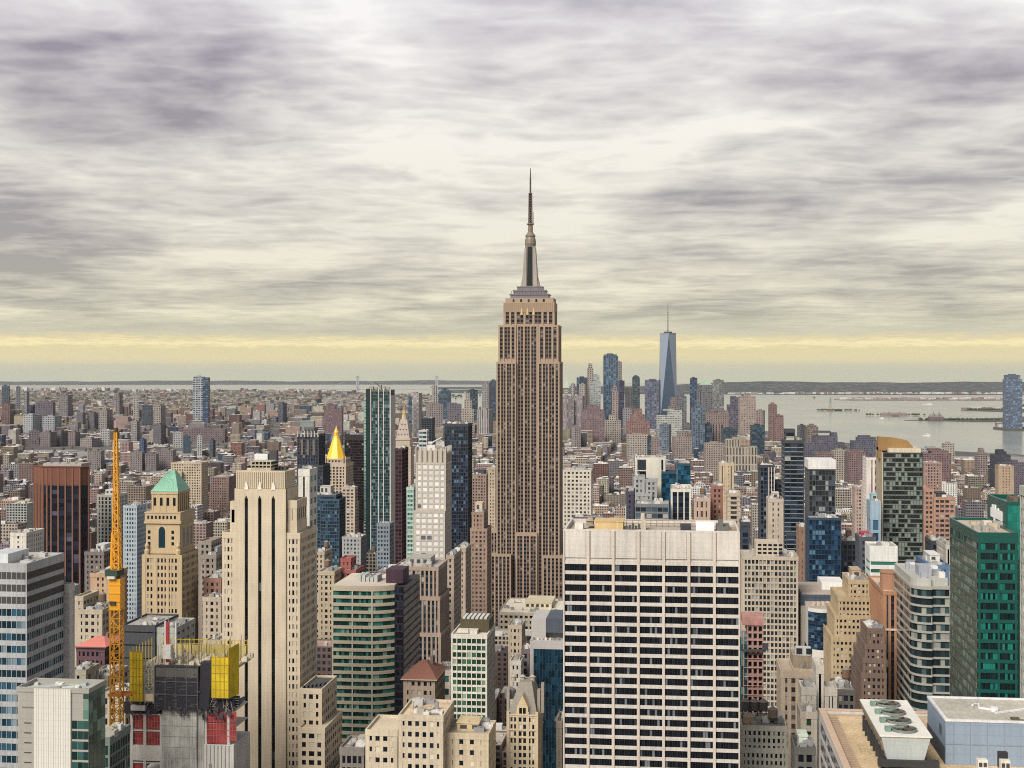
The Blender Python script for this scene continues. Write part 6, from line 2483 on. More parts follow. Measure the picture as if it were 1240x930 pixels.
finial_tower()
tw('blue_glass_apartments', 'blue glass apartment tower with pale roof box below the gold pyramid', 'blue glass apartment tower', 379, 407, 599, 1300, 26, sty((0.055, 0.08, 0.11), (0.014, 0.036, 0.06), fh=3.3, bw=2.3, pw=0.35, sh=0.7, blind=0.06, blindc=(0.12, 0.18, 0.22), spread=2.6, top=2.0), vb=690, pent=(0.45, 0.43, 0.40), penth=8, low=((388, 411, 604, -2.5, 26),))
tw('pale_window_block', 'pale stone block with paired windows leaning against the dark bronze slab', None, 413, 430, 590, 1480, 14, sty((0.46, 0.38, 0.31), (0.06, 0.055, 0.055), **{**BIG, 'bw': 5}), vb=632, units=8)
tw('bronze_slab', 'broad dark bronze slab with continuous window bands', 'dark bronze slab', 417, 452, 526, 1800, 36, sty((0.022, 0.016, 0.020), (0.012, 0.008, 0.010), fh=3.7, bw=2.6, pw=0.25, sh=1.1, top=8, blind=0.02), vb=630)


def teal_needle():
    Y = 1450.0
    b = tw('teal_glass_skyscraper', 'tall slender teal glass tower with white verticals and an unfinished top', 'slender teal glass tower', 449, 472.5, 472, Y, 24, sty((0.10, 0.13, 0.13), (0.012, 0.036, 0.042), fh=3.5, bw=2.3, pw=0.25, sh=0.6, pd=0.2, sd=0.15, ins=0.3, top=2, blind=0.12, blindc=(0.12, 0.19, 0.20), spread=3.0), vb=640, fin=False, units=0)
    x0, x1, y0, y1, z = b.box
    t = atY(460, Y)[1]
    m = MB()
    for px in (449, 458.5, 464.5, 472.5):
        a = atY(px, Y)[0]
        m.box(a - 0.5, a + 0.5, Y - 0.45, Y + 0.5, 0, z + 1.5)
    m.box(x1 - 0.2, x1 + 0.8, Y - 0.4, Y + 24, 0, z - 6)
    b.part('white_fin', m, mwall((0.50, 0.48, 0.45)))
    m = MB()
    m.box(atY(443, Y + 6)[0], x0 - 0.05, Y + 6, Y + 24, 0, z + 1)
    b.part('corner_bay', m, mwall((0.01, 0.028, 0.03), rough=0.2))
    m = MB()
    for q in range(5):
        m.box(x0 + q * 4.4, x0 + q * 4.4 + 2.4, Y + 1 + q % 2, Y + 6, z - 1, z + 3.5 - (q % 3))
    m.box(x0 - 4, x0 - 1, Y + 8, Y + 12, z, z + 3)
    b.part('unfinished_floor', m, mwall((0.33, 0.27, 0.2)))
    m = MB()
    m.bar((x0 + 10, Y + 8, z + 2), (x0 + 2, Y + 8, z + 8), 0.8)
    m.bar((x0 + 10, Y + 8, z), (x0 + 10, Y + 8, z + 5), 1.0)
    b.part('roof_crane', m, mwall((0.08, 0.07, 0.06)))
    b.done(640)


teal_needle()
tw('grey_glass_block', 'small blue-grey block in front of the slender teal glass tower', None, 456, 472, 634, 1150, 18, sty((0.20, 0.23, 0.26), (0.03, 0.05, 0.07), **{**BIG, 'bw': 2.6, 'pw': 0.9}), vb=690, units=2)
tw('pale_teal_tower', 'thin pale strip of a teal tower standing behind the slender teal glass tower', None, 440.5, 446, 482, 1750, 16, sty((0.30, 0.42, 0.38), (0.10, 0.2, 0.18), **{**BIG, 'pw': 0.4}), vb=520)
tw('maroon_slab', 'thin dark maroon slab between the slender teal tower and the cream campanile', 'dark maroon slab', 478, 487, 543, 1250, 30, sty((0.055, 0.025, 0.035), (0.02, 0.012, 0.016), fh=3.6, bw=3, pw=0.5, sh=1.2, blind=0), vb=650)
tw('green_white_tower', 'pale green and white banded tower hugging the left flank of the pale grid tower', None, 492, 501, 590, 1060, 20, sty((0.42, 0.52, 0.46), (0.06, 0.16, 0.14), fh=3.5, bw=2.4, pw=0.5, sh=1.5), vb=690)
tw('navy_tower', 'tall navy glass tower right behind the pale grid tower', 'navy tower behind the grid tower', 538, 567, 513, 1350, 28, dark(fh=3.5, bw=2.4, pw=0.4, sh=0.6, blind=0.07, blindc=(0.08, 0.14, 0.20), spread=3.0, top=3, mode='rows'), vb=690)
tw('tan_terrace_block', 'tan stone block peeping out between the pale grid tower and the tall skyscraper', None, 551, 564, 664, 930, 26, sty((0.40, 0.32, 0.25), BLACKG, **BIG), vb=720)
tw('brown_domed_tower', 'brown stone setback tower with a small cream dome left of the tall skyscraper', 'brown domed setback tower', 571, 586, 620, 1180, 24, sty((0.30, 0.21, 0.16), (0.05, 0.04, 0.04), **{**BIG, 'mode': 'cols'}), vb=690, low=((569, 590, 640, -2, 28),), pent=(0.55, 0.45, 0.34), penth=8)
tw('brown_columned_block', 'brown block with dark vertical strips and a black roof box left of the tall skyscraper', None, 568, 589, 574, 1700, 34, sty((0.28, 0.20, 0.16), (0.04, 0.035, 0.04), **{**BIG, 'mode': 'cols'}), vb=605, pent=(0.05, 0.06, 0.08))
tw('cream_slim_tower', 'slim cream apartment tower almost touching the left edge of the tall skyscraper', None, 591, 600, 566, 1520, 24, sty((0.46, 0.37, 0.28), (0.07, 0.06, 0.05), **BIG), vb=620)
tw('navy_white_banded_tower', 'small navy tower with white lower bands behind the pale grid tower', None, 510, 523, 506, 2300, 30, dark(), vb=522)
tw('white_banded_podium', 'white banded block under the small navy tower', None, 507, 517, 521, 2250, 20, sty((0.5, 0.5, 0.5), (0.03, 0.06, 0.07), fh=7, bw=8, pw=0.5, sh=3.5), vb=538)
tw('red_brick_tower', 'red brick setback tower behind the green-ribboned bowed office', 'red brick setback tower', 406, 431, 690, 900, 24, sty((0.30, 0.095, 0.08), (0.05, 0.03, 0.03), **BIG), vb=720, low=((412, 425, 676, 4, 16),), tank=1)
tw('tan_factory_loft', 'tan loft with big dark windows beside the red brick setback tower', None, 385, 405, 692, 880, 22, sty((0.44, 0.36, 0.25), BLACKG, **BIG), vb=730, tank=1)
tw('stone_loft', 'grey stone loft below the blue glass apartment tower', None, 380, 393, 668, 1000, 22, sty((0.40, 0.33, 0.25), BLACKG, **BIG), vb=690, tank=1)
tw('grey_modern_block', 'long grey block with ribbon windows below the dark bronze slab', None, 414, 437, 650, 1250, 24, sty((0.32, 0.32, 0.32), (0.03, 0.04, 0.05), **BIG), vb=670, units=8)
tw('tan_pier_block', 'tan pier-fronted block with deep shade in front of the navy tower', None, 540, 550, 672, 870, 30, sty((0.38, 0.31, 0.25), BLACKG, **BIG), vb=740)

# --- between the tall tower and the dark towers
b = tw('white_frame_block', 'white modern block with black glazed corner bays standing above the broad white slab roof', 'white block with black corner bays', 769, 806, 554, 1080, 26, sty((0.60, 0.58, 0.52), (0.012, 0.016, 0.02), fh=9, bw=9.5, pw=1.4, sh=0.8, top=1.7, blind=0, mode='cells', faces='F'), vb=590, units=4, fin=False)
x0_, x1_, y0_, y1_, z_ = b.box
m = MB()
m.box(x0_ + (x1_ - x0_) * 0.36, x0_ + (x1_ - x0_) * 0.86, y0_ - 0.15, y0_ + 2, 0, z_ - 0.3)
b.part('blank_panel', m, mwall((0.58, 0.55, 0.47)))
b.done(600)
tw('grey_stacked_block', 'plain grey concrete stack in front of the white block with black corner bays', None, 767, 781, 577, 1060, 14, sty((0.33, 0.33, 0.33), (0.06, 0.065, 0.07), **BIG), vb=610, units=4, low=((781.5, 796, 580, -3, 12), (770, 790, 597, -6, 14)))
tw('blue_glass_corner', 'small deep blue glass block over the white-finned dark block', None, 820, 836.5, 561, 1060, 30, sty((0.02, 0.06, 0.10), (0.008, 0.05, 0.085), fh=3.5, bw=2.5, pw=0.1, sh=0.3, top=2, blind=0), vb=595, low=((801, 819.5, 571, 6, 20),))
tw('white_finned_block', 'dark glass block with bold white vertical fins and a flat cream roof', 'white-finned dark block', 812, 837, 592, 960, 40, sty((0.60, 0.57, 0.50), (0.012, 0.018, 0.028), fh=3.6, bw=4.0, pw=0.85, sh=0.5, pd=0.5, sd=0.02, ins=0.6, top=2.2, mode='cols', smat=(0.03, 0.035, 0.045), blind=0, roof=(0.55, 0.50, 0.42)), vb=635, units=5)
tw('steel_ribbon_block', 'blue-grey ribbon-window block left of the white-finned dark block', None, 768.5, 810, 610, 940, 28, sty((0.16, 0.17, 0.18), (0.03, 0.045, 0.06), fh=4.2, bw=4, pw=0.3, sh=1.3), vb=635, units=9)
tw('plum_slab', 'narrow dark plum slab left of the blue-grey ribbon-window block', None, 758, 767.5, 595, 965, 30, sty((0.055, 0.05, 0.075), (0.02, 0.02, 0.035), **BIG), vb=635)
tw('white_office_grid', 'low white office with a grid of square windows right of the tall skyscraper', 'low white gridded office', 681, 716, 569, 1750, 30, sty((0.56, 0.52, 0.44), (0.07, 0.06, 0.055), fh=5, bw=5.4, pw=2.2, sh=2.2), vb=592, units=6)
tw('beaux_arts_block', 'pinkish ornate block with arched windows right of the white-finned dark block', None, 840, 860, 603, 960, 26, sty((0.46, 0.34, 0.27), (0.05, 0.035, 0.03), fh=6.5, bw=3.4, pw=1.7, sh=2.4), vb=632, tank=1)
tw('red_loft_tower', 'tall red-brown brick loft beside the pinkish ornate block', None, 861, 876, 588, 980, 24, sty((0.27, 0.13, 0.10), (0.06, 0.04, 0.04), **BIG), vb=632)
tw('tan_balcony_tower', 'tan tower with stacked dark balconies right of the red-brown brick loft', None, 880, 897, 597, 950, 22, sty((0.44, 0.36, 0.28), (0.04, 0.038, 0.036), fh=3.3, bw=7, pw=2.0, sh=1.3, sd=0.5, ins=0.7), vb=635)
tw('rust_topped_tower', 'pale tan tower with a rust-coloured waist standing among low roofs', None, 871, 889, 561, 1350, 22, sty((0.50, 0.40, 0.28), (0.2, 0.15, 0.1), **{**BIG, 'pw': 2.8}), vb=600)
tw('navy_notched_block', 'small navy stepped block beside the right corner of the broad white slab', None, 897, 908, 632, 800, 18, dark(), vb=660)

# --- right-hand towers
b = tw('navy_column_tower', 'navy tower with one white window column and a brown roof box', 'navy tower with a white column', 920, 938, 563, 1150, 26, dark(blind=0.02), vb=650, pent=(0.14, 0.10, 0.09), penth=8, fin=False, low=((931, 948, 583, 6, 20),))
x0_, x1_, y0_, y1_, z_ = b.box
m = MB()
for k in range(12):
    for q in range(4):
        m.box(x0_ + 7.2, x0_ + 12.0, y0_ - 0.12, y0_ + 0.2, z_ - 3 - 4 * (k + 1), z_ - 3 - 4 * (k + 1) + 1.2)
for q in range(3):
    m.box(x0_ + 7.0 + q * 2.2, x0_ + 7.7 + q * 2.2, y0_ - 0.2, y0_ + 0.15, z_ - 52, z_ - 2)
b.part('white_window_column', m, mwall((0.58, 0.52, 0.47)))
b.done(650)
tw('cream_domed_tower', 'cream stone tower with little dome and one dark window strip', None, 930, 949, 604, 950, 22, sty((0.47, 0.40, 0.32), (0.06, 0.06, 0.06), **{**BIG, 'mode': 'cols', 'bw': 4.2, 'pw': 2.6}), vb=655, pent=(0.55, 0.48, 0.4), penth=4)
tw('dark_ridged_tower', 'slender dark tower with pale floor edges and a stepped roof', 'slender dark ridged tower', 949, 974, 533, 1080, 26, sty((0.05, 0.055, 0.065), (0.012, 0.02, 0.032), fh=3.4, bw=5.4, pw=0.3, sh=0.6, sd=0.3, pd=0.33, ins=0.45, smat=(0.24, 0.26, 0.28), blind=0.02), vb=640, low=((951, 963, 520, 3, 18), (952, 973, 645, -1.5, 20)))
tw('brown_slim_block', 'slim brown brick block between the two dark towers', None, 967, 976, 638, 900, 20, sty((0.26, 0.16, 0.12), BLACKG, **BIG), vb=700)
b = tw('charcoal_glass_tower', 'charcoal glass tower with a broad white top band', 'charcoal tower with white top', 979, 1012, 568, 870, 26, sty((0.07, 0.075, 0.08), (0.02, 0.025, 0.032), fh=3.2, bw=2.0, pw=0.2, sh=0.4, top=0.8, blind=0.10, blindc=(0.2, 0.22, 0.22), spread=3.5), vb=700, fin=False, units=0)
x0_, x1_, y0_, y1_, z_ = b.box
m = MB()
m.box(x0_ - 0.1, x1_ + 0.1, y0_ - 0.1, y1_ + 0.1, z_, z_ + 5.6)
b.part('top_band', m, mwall((0.66, 0.65, 0.62)))
b.done(700)
tw('blue_mosaic_block', 'lower block of shimmering blue glass at the foot of the charcoal tower', None, 979, 1019, 627, 850, 18, sty((0.025, 0.05, 0.085), (0.010, 0.032, 0.066), fh=3.0, bw=1.9, pw=0.15, sh=0.35, top=1.6, blind=0.12, blindc=(0.07, 0.14, 0.21), spread=2.2), vb=705, units=3)
tw('white_red_tower', 'white apartment tower with thin red-brown window columns', 'white and red-brown tower', 1049, 1067, 554, 1280, 26, sty((0.66, 0.60, 0.55), (0.10, 0.045, 0.04), fh=3.4, bw=3.2, pw=2.0, sh=0.6, mode='cols', smat=(0.28, 0.13, 0.11)), vb=640, pent=(0.1, 0.09, 0.12))
tw('pale_blue_topped_block', 'block with a pale blue upper half and navy glass below', None, 1054, 1067, 607, 980, 20, sty((0.30, 0.40, 0.48), (0.02, 0.05, 0.09), fh=9, bw=12, pw=1.4, sh=2, top=13, blind=0), vb=645, pent=(0.3, 0.5, 0.55), penth=5)


def maze_tower():
    b = tw('checkered_tower', 'broad dark tower with a checkered pattern of pale slabs under a gold-brown curved crown', 'checkered tower with gold-brown crown', 1069, 1118, 548, 1000, 30, sty((0.045, 0.048, 0.05), (0.018, 0.022, 0.022), fh=3.3, bw=2.0, pw=0.14, sh=0.75, sd=0.28, ins=0.45, top=0.8, blind=0.34, blindc=(0.15, 0.19, 0.16), spread=2.2, smat=(0.16, 0.18, 0.16)), vb=690, fin=False, units=0)
    x0, x1, y0, y1, z = b.box
    t = atY(1093, 1000)[1]
    m = MB()
    m.box(x0 + 4, x1 - 1.5, y0 + 0.5, y1 - 1, z, zat(543, t))
    b.part('top_band', m, mwall((0.58, 0.50, 0.38)))
    m = MB()
    pts = [(x0 - 2.2, zat(529.5, t)), (x0 + 10, zat(531, t)), (x0 + 18, zat(534, t)), (x1 - 6, zat(541.5, t))]
    for (a, za), (c, zc) in zip(pts, pts[1:]):
        m.frustum((a, c, y0 + 6, y0 + 15), zat(546, t), (a, c, y0 + 6, y0 + 15), zat(542.5, t))
        m.face([(a, y0 + 6, zat(542.5, t)), (c, y0 + 6, zat(542.5, t)), (c, y0 + 6, zc), (a, y0 + 6, za)])
        m.face([(a, y0 + 6, za), (c, y0 + 6, zc), (c, y0 + 15, zc), (a, y0 + 15, za)])
        m.face([(c, y0 + 15, zat(542.5, t)), (a, y0 + 15, zat(542.5, t)), (a, y0 + 15, za), (c, y0 + 15, zc)])
    m.face([(x0 - 2.2, y0 + 15, zat(546, t)), (x0 - 2.2, y0 + 6, zat(546, t)), (x0 - 2.2, y0 + 6, zat(529.5, t)), (x0 - 2.2, y0 + 15, zat(529.5, t))])
    m.box(x0 - 2.2, x0 + 0.3, y0 + 6.1, y0 + 15.1, zat(556, t), zat(546.3, t))
    b.part('curved_crown', m, mwall((0.28, 0.165, 0.06), var=0.3))
    m = MB()
    m.box(x0 - 0.6, x0 + 0.2, y0 - 0.3, y1, 0, z)
    b.part('edge_fin', m, mwall((0.45, 0.38, 0.27)))
    b.done(690)


maze_tower()
tw('salmon_ribbon_block', 'salmon brick office with pale floor bands right of the checkered tower', 'salmon brick office', 1131, 1157, 602, 1150, 34, sty((0.38, 0.225, 0.16), (0.05, 0.045, 0.05), fh=3.9, bw=4.0, pw=1.0, sh=1.8), vb=655, units=4, pent=(0.05, 0.04, 0.04), penth=3, low=((1119, 1131, 592, 3, 34),))
tw('navy_low_block', 'low navy block in front of the salmon brick office', None, 1128, 1149, 655, 900, 24, dark(), vb=680, units=4)
tw('white_green_office', 'white office with pale green window ribbons in front of the checkered tower', 'white and green ribboned office', 1053, 1087, 661, 720, 18, sty((0.66, 0.66, 0.62), (0.03, 0.11, 0.085), fh=3.9, bw=12, pw=0.2, sh=2.1, pd=0.27, sd=0.3, top=8.0, blind=0.1, blindc=(0.2, 0.35, 0.28)), vb=715, units=3)
tw('dark_red_tank_block', 'dark block with red rooftop tanks behind the white and green ribboned office', None, 1040, 1061, 650, 820, 18, sty((0.07, 0.08, 0.10), (0.02, 0.03, 0.04), **BIG, roof=(0.25, 0.03, 0.06)), vb=662, units=6, pent=(0.40, 0.05, 0.08), penth=2.4)
tw('tan_slab', 'pale orange slab tower among the low roofs near the water', None, 1209, 1228, 564, 1950, 22, sty((0.36, 0.27, 0.19), (0.13, 0.1, 0.08), **{**BIG, 'pw': 2.6}), vb=590)
tw('brick_courtyard_block', 'reddish brick block with dark courtyards right of the checkered tower', None, 1119, 1141, 560, 1800, 30, sty((0.30, 0.20, 0.17), (0.05, 0.045, 0.05), **BIG), vb=590)
tw('blue_roof_hall', 'low hall with a blue roof and pale billboard beside the deep teal glass tower', None, 1124, 1150, 684, 800, 40, sty((0.10, 0.17, 0.28), (0.02, 0.04, 0.08), **BIG, roof=(0.08, 0.15, 0.28)), vb=695, pent=(0.6, 0.58, 0.55), units=5)
tw('stone_walled_block', 'pale stone block with low roof right of the salmon brick office', None, 1145, 1152, 660, 860, 30, sty((0.52, 0.48, 0.42), BLACKG, **BIG), vb=690)
tw('dark_glass_loft', 'dark blue loft block right of the blue mosaic glass block', None, 1020, 1044, 655, 900, 24, dark(), vb=690, units=7, tank=1)
tw('long_office_slab', 'plain plum-coloured stepped slab left of the checkered tower', None, 1035, 1048, 590, 1500, 24, sty((0.36, 0.28, 0.24), (0.06, 0.05, 0.05), **BIG), vb=610)
# ================================================================== distant buildings (facades from the shared material)
def sl(name, label, xl, xr, yt, D, col, glass=(0.05, 0.055, 0.07), dep=None, wf=(0.45, 0.5), bay=4.0, fl=4.0, tiers=(), roofc=None, cap=None, vb=None, ref=None, rot=True, spire=None, group=None):
    """distant building: column xl..xr, roof line on row yt, at camera distance D"""
    k = D / F
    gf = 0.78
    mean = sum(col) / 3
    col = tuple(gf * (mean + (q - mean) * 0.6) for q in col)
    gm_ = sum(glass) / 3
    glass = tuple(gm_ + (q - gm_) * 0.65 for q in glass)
    x, y = atD((xl + xr) / 2, D)
    w = (xr - xl) * k
    dep = dep or min(w, 40)
    ang = TH
    bay, fl = max(bay, 2.4 * D / 1380), max(fl, 2.2 * D / 1380)
    if D > 3800 and not tiers and not cap and w < 75:
        a_ = 0.22 + 0.3 * ((xl * 3.3 + yt) % 1.0)
        a_ *= -1 if (xl + yt) % 2 < 1 else 1
        w = w / (math.cos(a_) + math.sin(abs(a_)))
        dep = w
        ang += a_
    b = Thing(name, label, ref=ref, group=group)
    z0 = gz(x, y)
    roofc = roofc or tuple(min(0.6, q * 0.8 + 0.1) for q in col)
    m = MB()
    start = 0
    sd = (xl * 7.13 + yt * 3.7) % 1.0
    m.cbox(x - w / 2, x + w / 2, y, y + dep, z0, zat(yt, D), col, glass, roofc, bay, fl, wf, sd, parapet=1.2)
    for tr in tiers:
        a, c, yy, dd = tr[:4]
        tc = tr[4] if len(tr) > 4 else col
        xa, xb = x - w / 2 + (a - xl) * k, x - w / 2 + (c - xl) * k
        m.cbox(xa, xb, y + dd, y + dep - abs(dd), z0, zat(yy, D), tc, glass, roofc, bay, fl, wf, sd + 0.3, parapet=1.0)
    n0 = len(m.v)
    if rot:
        m.spin(x, y + (dep / 2 if ang != TH else 0), ang)
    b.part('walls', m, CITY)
    c = MB()
    ww = w * 0.25
    zt = zat(min([yt] + [q[2] for q in tiers]), D)
    c.cplain(x - ww, x + ww * 0.7, y + dep * 0.3, y + dep * 0.7, zt - 1.2, zt + 4, tuple(q * 0.8 for q in col))
    if rot:
        c.spin(x, y + (dep / 2 if ang != TH else 0), ang)
    b.part('rooftop_plant', c, CITY)
    if cap:
        kind, py, cc = cap
        p = MB()
        xm = x
        if kind == 'pyr':
            p.frustum((xm - w * 0.48, xm + w * 0.48, y + dep * 0.04, y + dep * 0.96), zt, (xm - 0.3, xm + 0.3, y + dep * 0.49, y + dep * 0.51), zat(py, D))
            p.spin(x, y, TH)
            b.part('pointed_roof', p, mwall(cc))
        else:
            p.cyl(xm, y + dep / 2, zt, zat(py, D), 1.6, 0.5, 8)
            b.part('mast', p, mwall(cc))
    b.done(vb if vb is not None else yt + 25)


NV, PL, MV, SG = (0.05, 0.085, 0.14), (0.17, 0.15, 0.19), (0.28, 0.20, 0.20), (0.22, 0.26, 0.27)
DG = (0.03, 0.055, 0.10)
# downtown, right of the tall tower
sl('spired_civic_tower', 'cream civic tower with a pointed green spire just right of the tall skyscraper', 681, 690, 480, 5200, (0.48, 0.42, 0.34), cap=('pyr', 455, (0.40, 0.45, 0.36)), tiers=((683, 688, 470, 4),))
sl('grey_office_tower', 'slim grey tower beside the cream civic spire', 691, 696.5, 465, 5500, (0.36, 0.33, 0.33))
sl('navy_office_tower', 'navy tower behind a tan slab near the cream civic spire', 698, 711, 457, 5600, NV, DG, wf=(0.8, 0.7))
sl('tan_office_slab', 'tan slab in front of the navy tower near the civic spire', 701, 710.5, 465, 5200, (0.40, 0.32, 0.28))
sl('crowned_stone_tower', 'tall slim tan tower with notched crown in the downtown cluster', 711.2, 718.6, 446, 5700, (0.44, 0.35, 0.27), tiers=((712.4, 717.5, 441, 5),))
sl('silver_rippled_tower', 'pale silver-green rippled tower in the downtown cluster', 715, 727.5, 462, 5300, (0.38, 0.42, 0.40), (0.16, 0.2, 0.2), tiers=((719, 726, 454, 3),), wf=(0.6, 0.4))
sl('blue_glass_skyscraper', 'tall blue glass downtown tower with a slightly flared notched top', 731, 748.5, 431, 5800, (0.10, 0.17, 0.24), (0.03, 0.09, 0.17), wf=(0.7, 0.85), bay=7, tiers=((731.6, 747, 429, 4),), ref='tall blue downtown tower')
sl('tan_backdrop_tower', 'thin tan tower behind the right edge of the tall blue downtown tower', 747, 753, 438, 6100, (0.36, 0.32, 0.28))
sl('pink_slim_tower', 'slim pinkish tower in front of the tall blue downtown tower', 741.5, 748.5, 474, 5200, (0.42, 0.26, 0.22), tiers=((743, 747, 468, 4),))
sl('indigo_tower', 'dark indigo tower right of the tall blue downtown tower', 748.8, 756, 461, 5400, (0.09, 0.09, 0.16), (0.03, 0.04, 0.09), wf=(0.8, 0.7))
sl('pale_striped_tower', 'pale grey striped tower between two dark downtown towers', 757, 766, 470, 5900, (0.40, 0.38, 0.37), wf=(0.5, 1.0), bay=6)
sl('dark_teal_tower', 'dark teal tower left of the broad plum downtown block', 766.2, 774.8, 457, 5700, (0.08, 0.12, 0.14), (0.03, 0.06, 0.08), wf=(0.8, 0.6), tiers=((767, 774, 455.5, 4),))
sl('broad_plum_block', 'broad plum-blue glass block left of the faceted downtown tower', 780, 800.5, 460, 5650, (0.13, 0.14, 0.21), (0.06, 0.08, 0.15), wf=(0.75, 0.7), ref='broad plum downtown block')
sl('brown_stepped_tower', 'brown stepped tower at the foot of the faceted downtown tower', 810, 823, 492, 5100, (0.26, 0.20, 0.18), tiers=((812.5, 820, 482, 6),))
sl('slate_rounded_tower', 'slate grey tower with sloping shoulders right of the faceted downtown tower', 819, 831.5, 480, 5500, (0.17, 0.18, 0.21), (0.06, 0.07, 0.1), tiers=((820.5, 829, 475.5, 4),), wf=(0.6, 0.6))
sl('pale_tiered_office', 'pale teal-white office with sloping roofline in front of the faceted downtown tower', 796, 826, 503, 4400, (0.50, 0.50, 0.44), (0.14, 0.18, 0.18), tiers=((809, 826, 497, 6),), wf=(0.8, 0.4))
sl('blue_banded_office', 'blue banded office in front of the pale tiered office', 798, 813, 514, 4000, (0.16, 0.21, 0.27), (0.05, 0.09, 0.14), wf=(0.8, 0.6))
sl('ink_blue_tower', 'slender ink blue tower standing before the bright water', 835, 845, 457.5, 5800, (0.05, 0.09, 0.15), (0.02, 0.05, 0.11), wf=(0.8, 0.8))
sl('green_pyramid_tower', 'grey downtown tower with a low green pyramid roof', 847.5, 863, 466, 6000, (0.20, 0.20, 0.22), (0.08, 0.09, 0.11), cap=('pyr', 459.5, (0.28, 0.40, 0.30)), wf=(0.6, 0.5))
sl('grey_green_slab', 'grey-green slab right of the downtown tower with the green pyramid', 863.5, 876.5, 460, 5900, (0.26, 0.28, 0.27), (0.16, 0.17, 0.17), wf=(0.7, 0.6))
sl('plum_link_tower', 'small plum tower between the ink blue tower and the green pyramid roof', 843.5, 849, 473, 5500, (0.17, 0.14, 0.20))
sl('plum_stepped_tower', 'plum stepped tower beside the bright water', 882, 897, 490, 5000, (0.15, 0.13, 0.18), (0.06, 0.06, 0.1), tiers=((886, 896, 481, 5),), wf=(0.7, 0.6))
sl('pink_stone_tower', 'pinkish stone tower with overhanging top beside the bright water', 897, 915.5, 484, 4900, (0.42, 0.31, 0.25), (0.16, 0.12, 0.12), tiers=((896, 915, 480, 1),))
sl('pink_stone_annex', 'rusty pink block right of the pinkish stone tower', 915, 927, 497, 4800, (0.34, 0.22, 0.19))
sl('mauve_slab', 'large mauve concrete slab right of the tall skyscraper', 681, 694, 480.5, 4700, (0.33, 0.27, 0.28), (0.24, 0.2, 0.21), wf=(0.3, 1.0), bay=9, ref='large mauve slab')
sl('mauve_ribbed_slab', 'mauve ribbed slab joined to the large mauve slab', 694.5, 708, 479.5, 4720, (0.31, 0.25, 0.26), (0.2, 0.17, 0.18), wf=(0.3, 1.0), bay=9)
sl('maroon_federal_block', 'broad dull maroon office block in the downtown cluster', 704.5, 732, 496, 4450, (0.26, 0.15, 0.16), (0.1, 0.07, 0.08), tiers=((711, 727, 491.5, 8),), ref='dull maroon block')
sl('cream_arcaded_hall', 'ornate cream hall with pinnacles between the maroon and red-brown blocks', 733, 752, 509, 4600, (0.46, 0.38, 0.30), tiers=((738, 746, 504, 5),))
sl('red_stepped_tower', 'broad red-brown stepped tower in front of the downtown cluster', 759, 787, 510, 4300, (0.33, 0.15, 0.12), (0.12, 0.08, 0.08), tiers=((764, 781, 502, 6), (768, 778, 496.5, 9)), ref='red-brown stepped tower')
sl('grey_lavender_block', 'pale lavender block left of the red-brown stepped tower', 754, 765, 495, 5200, (0.36, 0.33, 0.36))
sl('blue_spire_block', 'slender blue glass tower with pale cap in front of the bright water', 839, 854, 494, 3900, (0.14, 0.20, 0.26), (0.04, 0.09, 0.15), wf=(0.7, 0.8), tiers=((842, 851, 491.5, 4),), ref='slender blue capped tower')
sl('navy_annex', 'navy block right of the slender blue capped tower', 854, 862, 513, 3900, NV, DG, wf=(0.8, 0.8))
sl('terracotta_long_block', 'long terracotta pink block under the grey-green slab', 855, 883, 500, 4600, (0.32, 0.20, 0.18), tiers=((870, 882, 497, 6),))
sl('terracotta_low_block', 'low terracotta block with a black opening beside the navy block', 862, 876, 514, 3950, (0.36, 0.25, 0.21), (0.04, 0.03, 0.03), wf=(0.4, 0.8), bay=9)
sl('dark_blue_cube', 'dark blue cube-like block below the pinkish stone tower', 911, 926, 515, 3800, (0.03, 0.07, 0.11), (0.02, 0.05, 0.08), wf=(0.9, 0.8))
sl('dark_teal_low_block', 'dark teal low block left of the dark blue cube-like block', 876, 893, 519, 3800, (0.06, 0.10, 0.13), (0.02, 0.05, 0.07), wf=(0.8, 0.8))
sl('cream_long_warehouse', 'long cream warehouse with tall bright window piers', 879, 917, 541, 3100, (0.50, 0.42, 0.30), (0.12, 0.10, 0.08), wf=(0.5, 0.85), bay=7, fl=22, tiers=((880, 897, 532, 12),), ref='long cream warehouse')
sl('pink_warehouse', 'pinkish warehouse left of the long cream warehouse', 855, 878, 537, 3150, (0.42, 0.31, 0.25))
sl('beige_block', 'beige block with flat roof left of the slender blue capped tower', 816, 838, 529, 3500, (0.36, 0.26, 0.22), tiers=((822, 832, 524, 5),))
sl('cream_wide_block', 'wide cream block with many windows below the red-brown stepped tower', 760, 786, 527, 3600, (0.46, 0.38, 0.30))
sl('teal_fin_block', 'thin dark teal glass block right of the wide cream block', 784, 789, 528, 3500, (0.05, 0.12, 0.15), (0.02, 0.07, 0.1), wf=(0.9, 0.9))
sl('pinkbrown_block', 'pink-brown block right of the thin dark teal glass block', 789, 798, 531, 3450, (0.34, 0.22, 0.19))
sl('mauve_apartment_block', 'mauve apartment block below the dull maroon block', 692, 703, 517, 4200, (0.38, 0.29, 0.27))
sl('brick_slim_tower', 'slim brick tower right of the rusty pink block', 932, 941, 490, 4600, (0.30, 0.16, 0.13), tiers=((933, 940, 489, 4),))
sl('brick_broad_tower', 'stepped brick apartment tower beside the slim brick tower', 938, 949, 506, 4500, (0.31, 0.15, 0.13), tiers=((941, 949, 503, 4),))
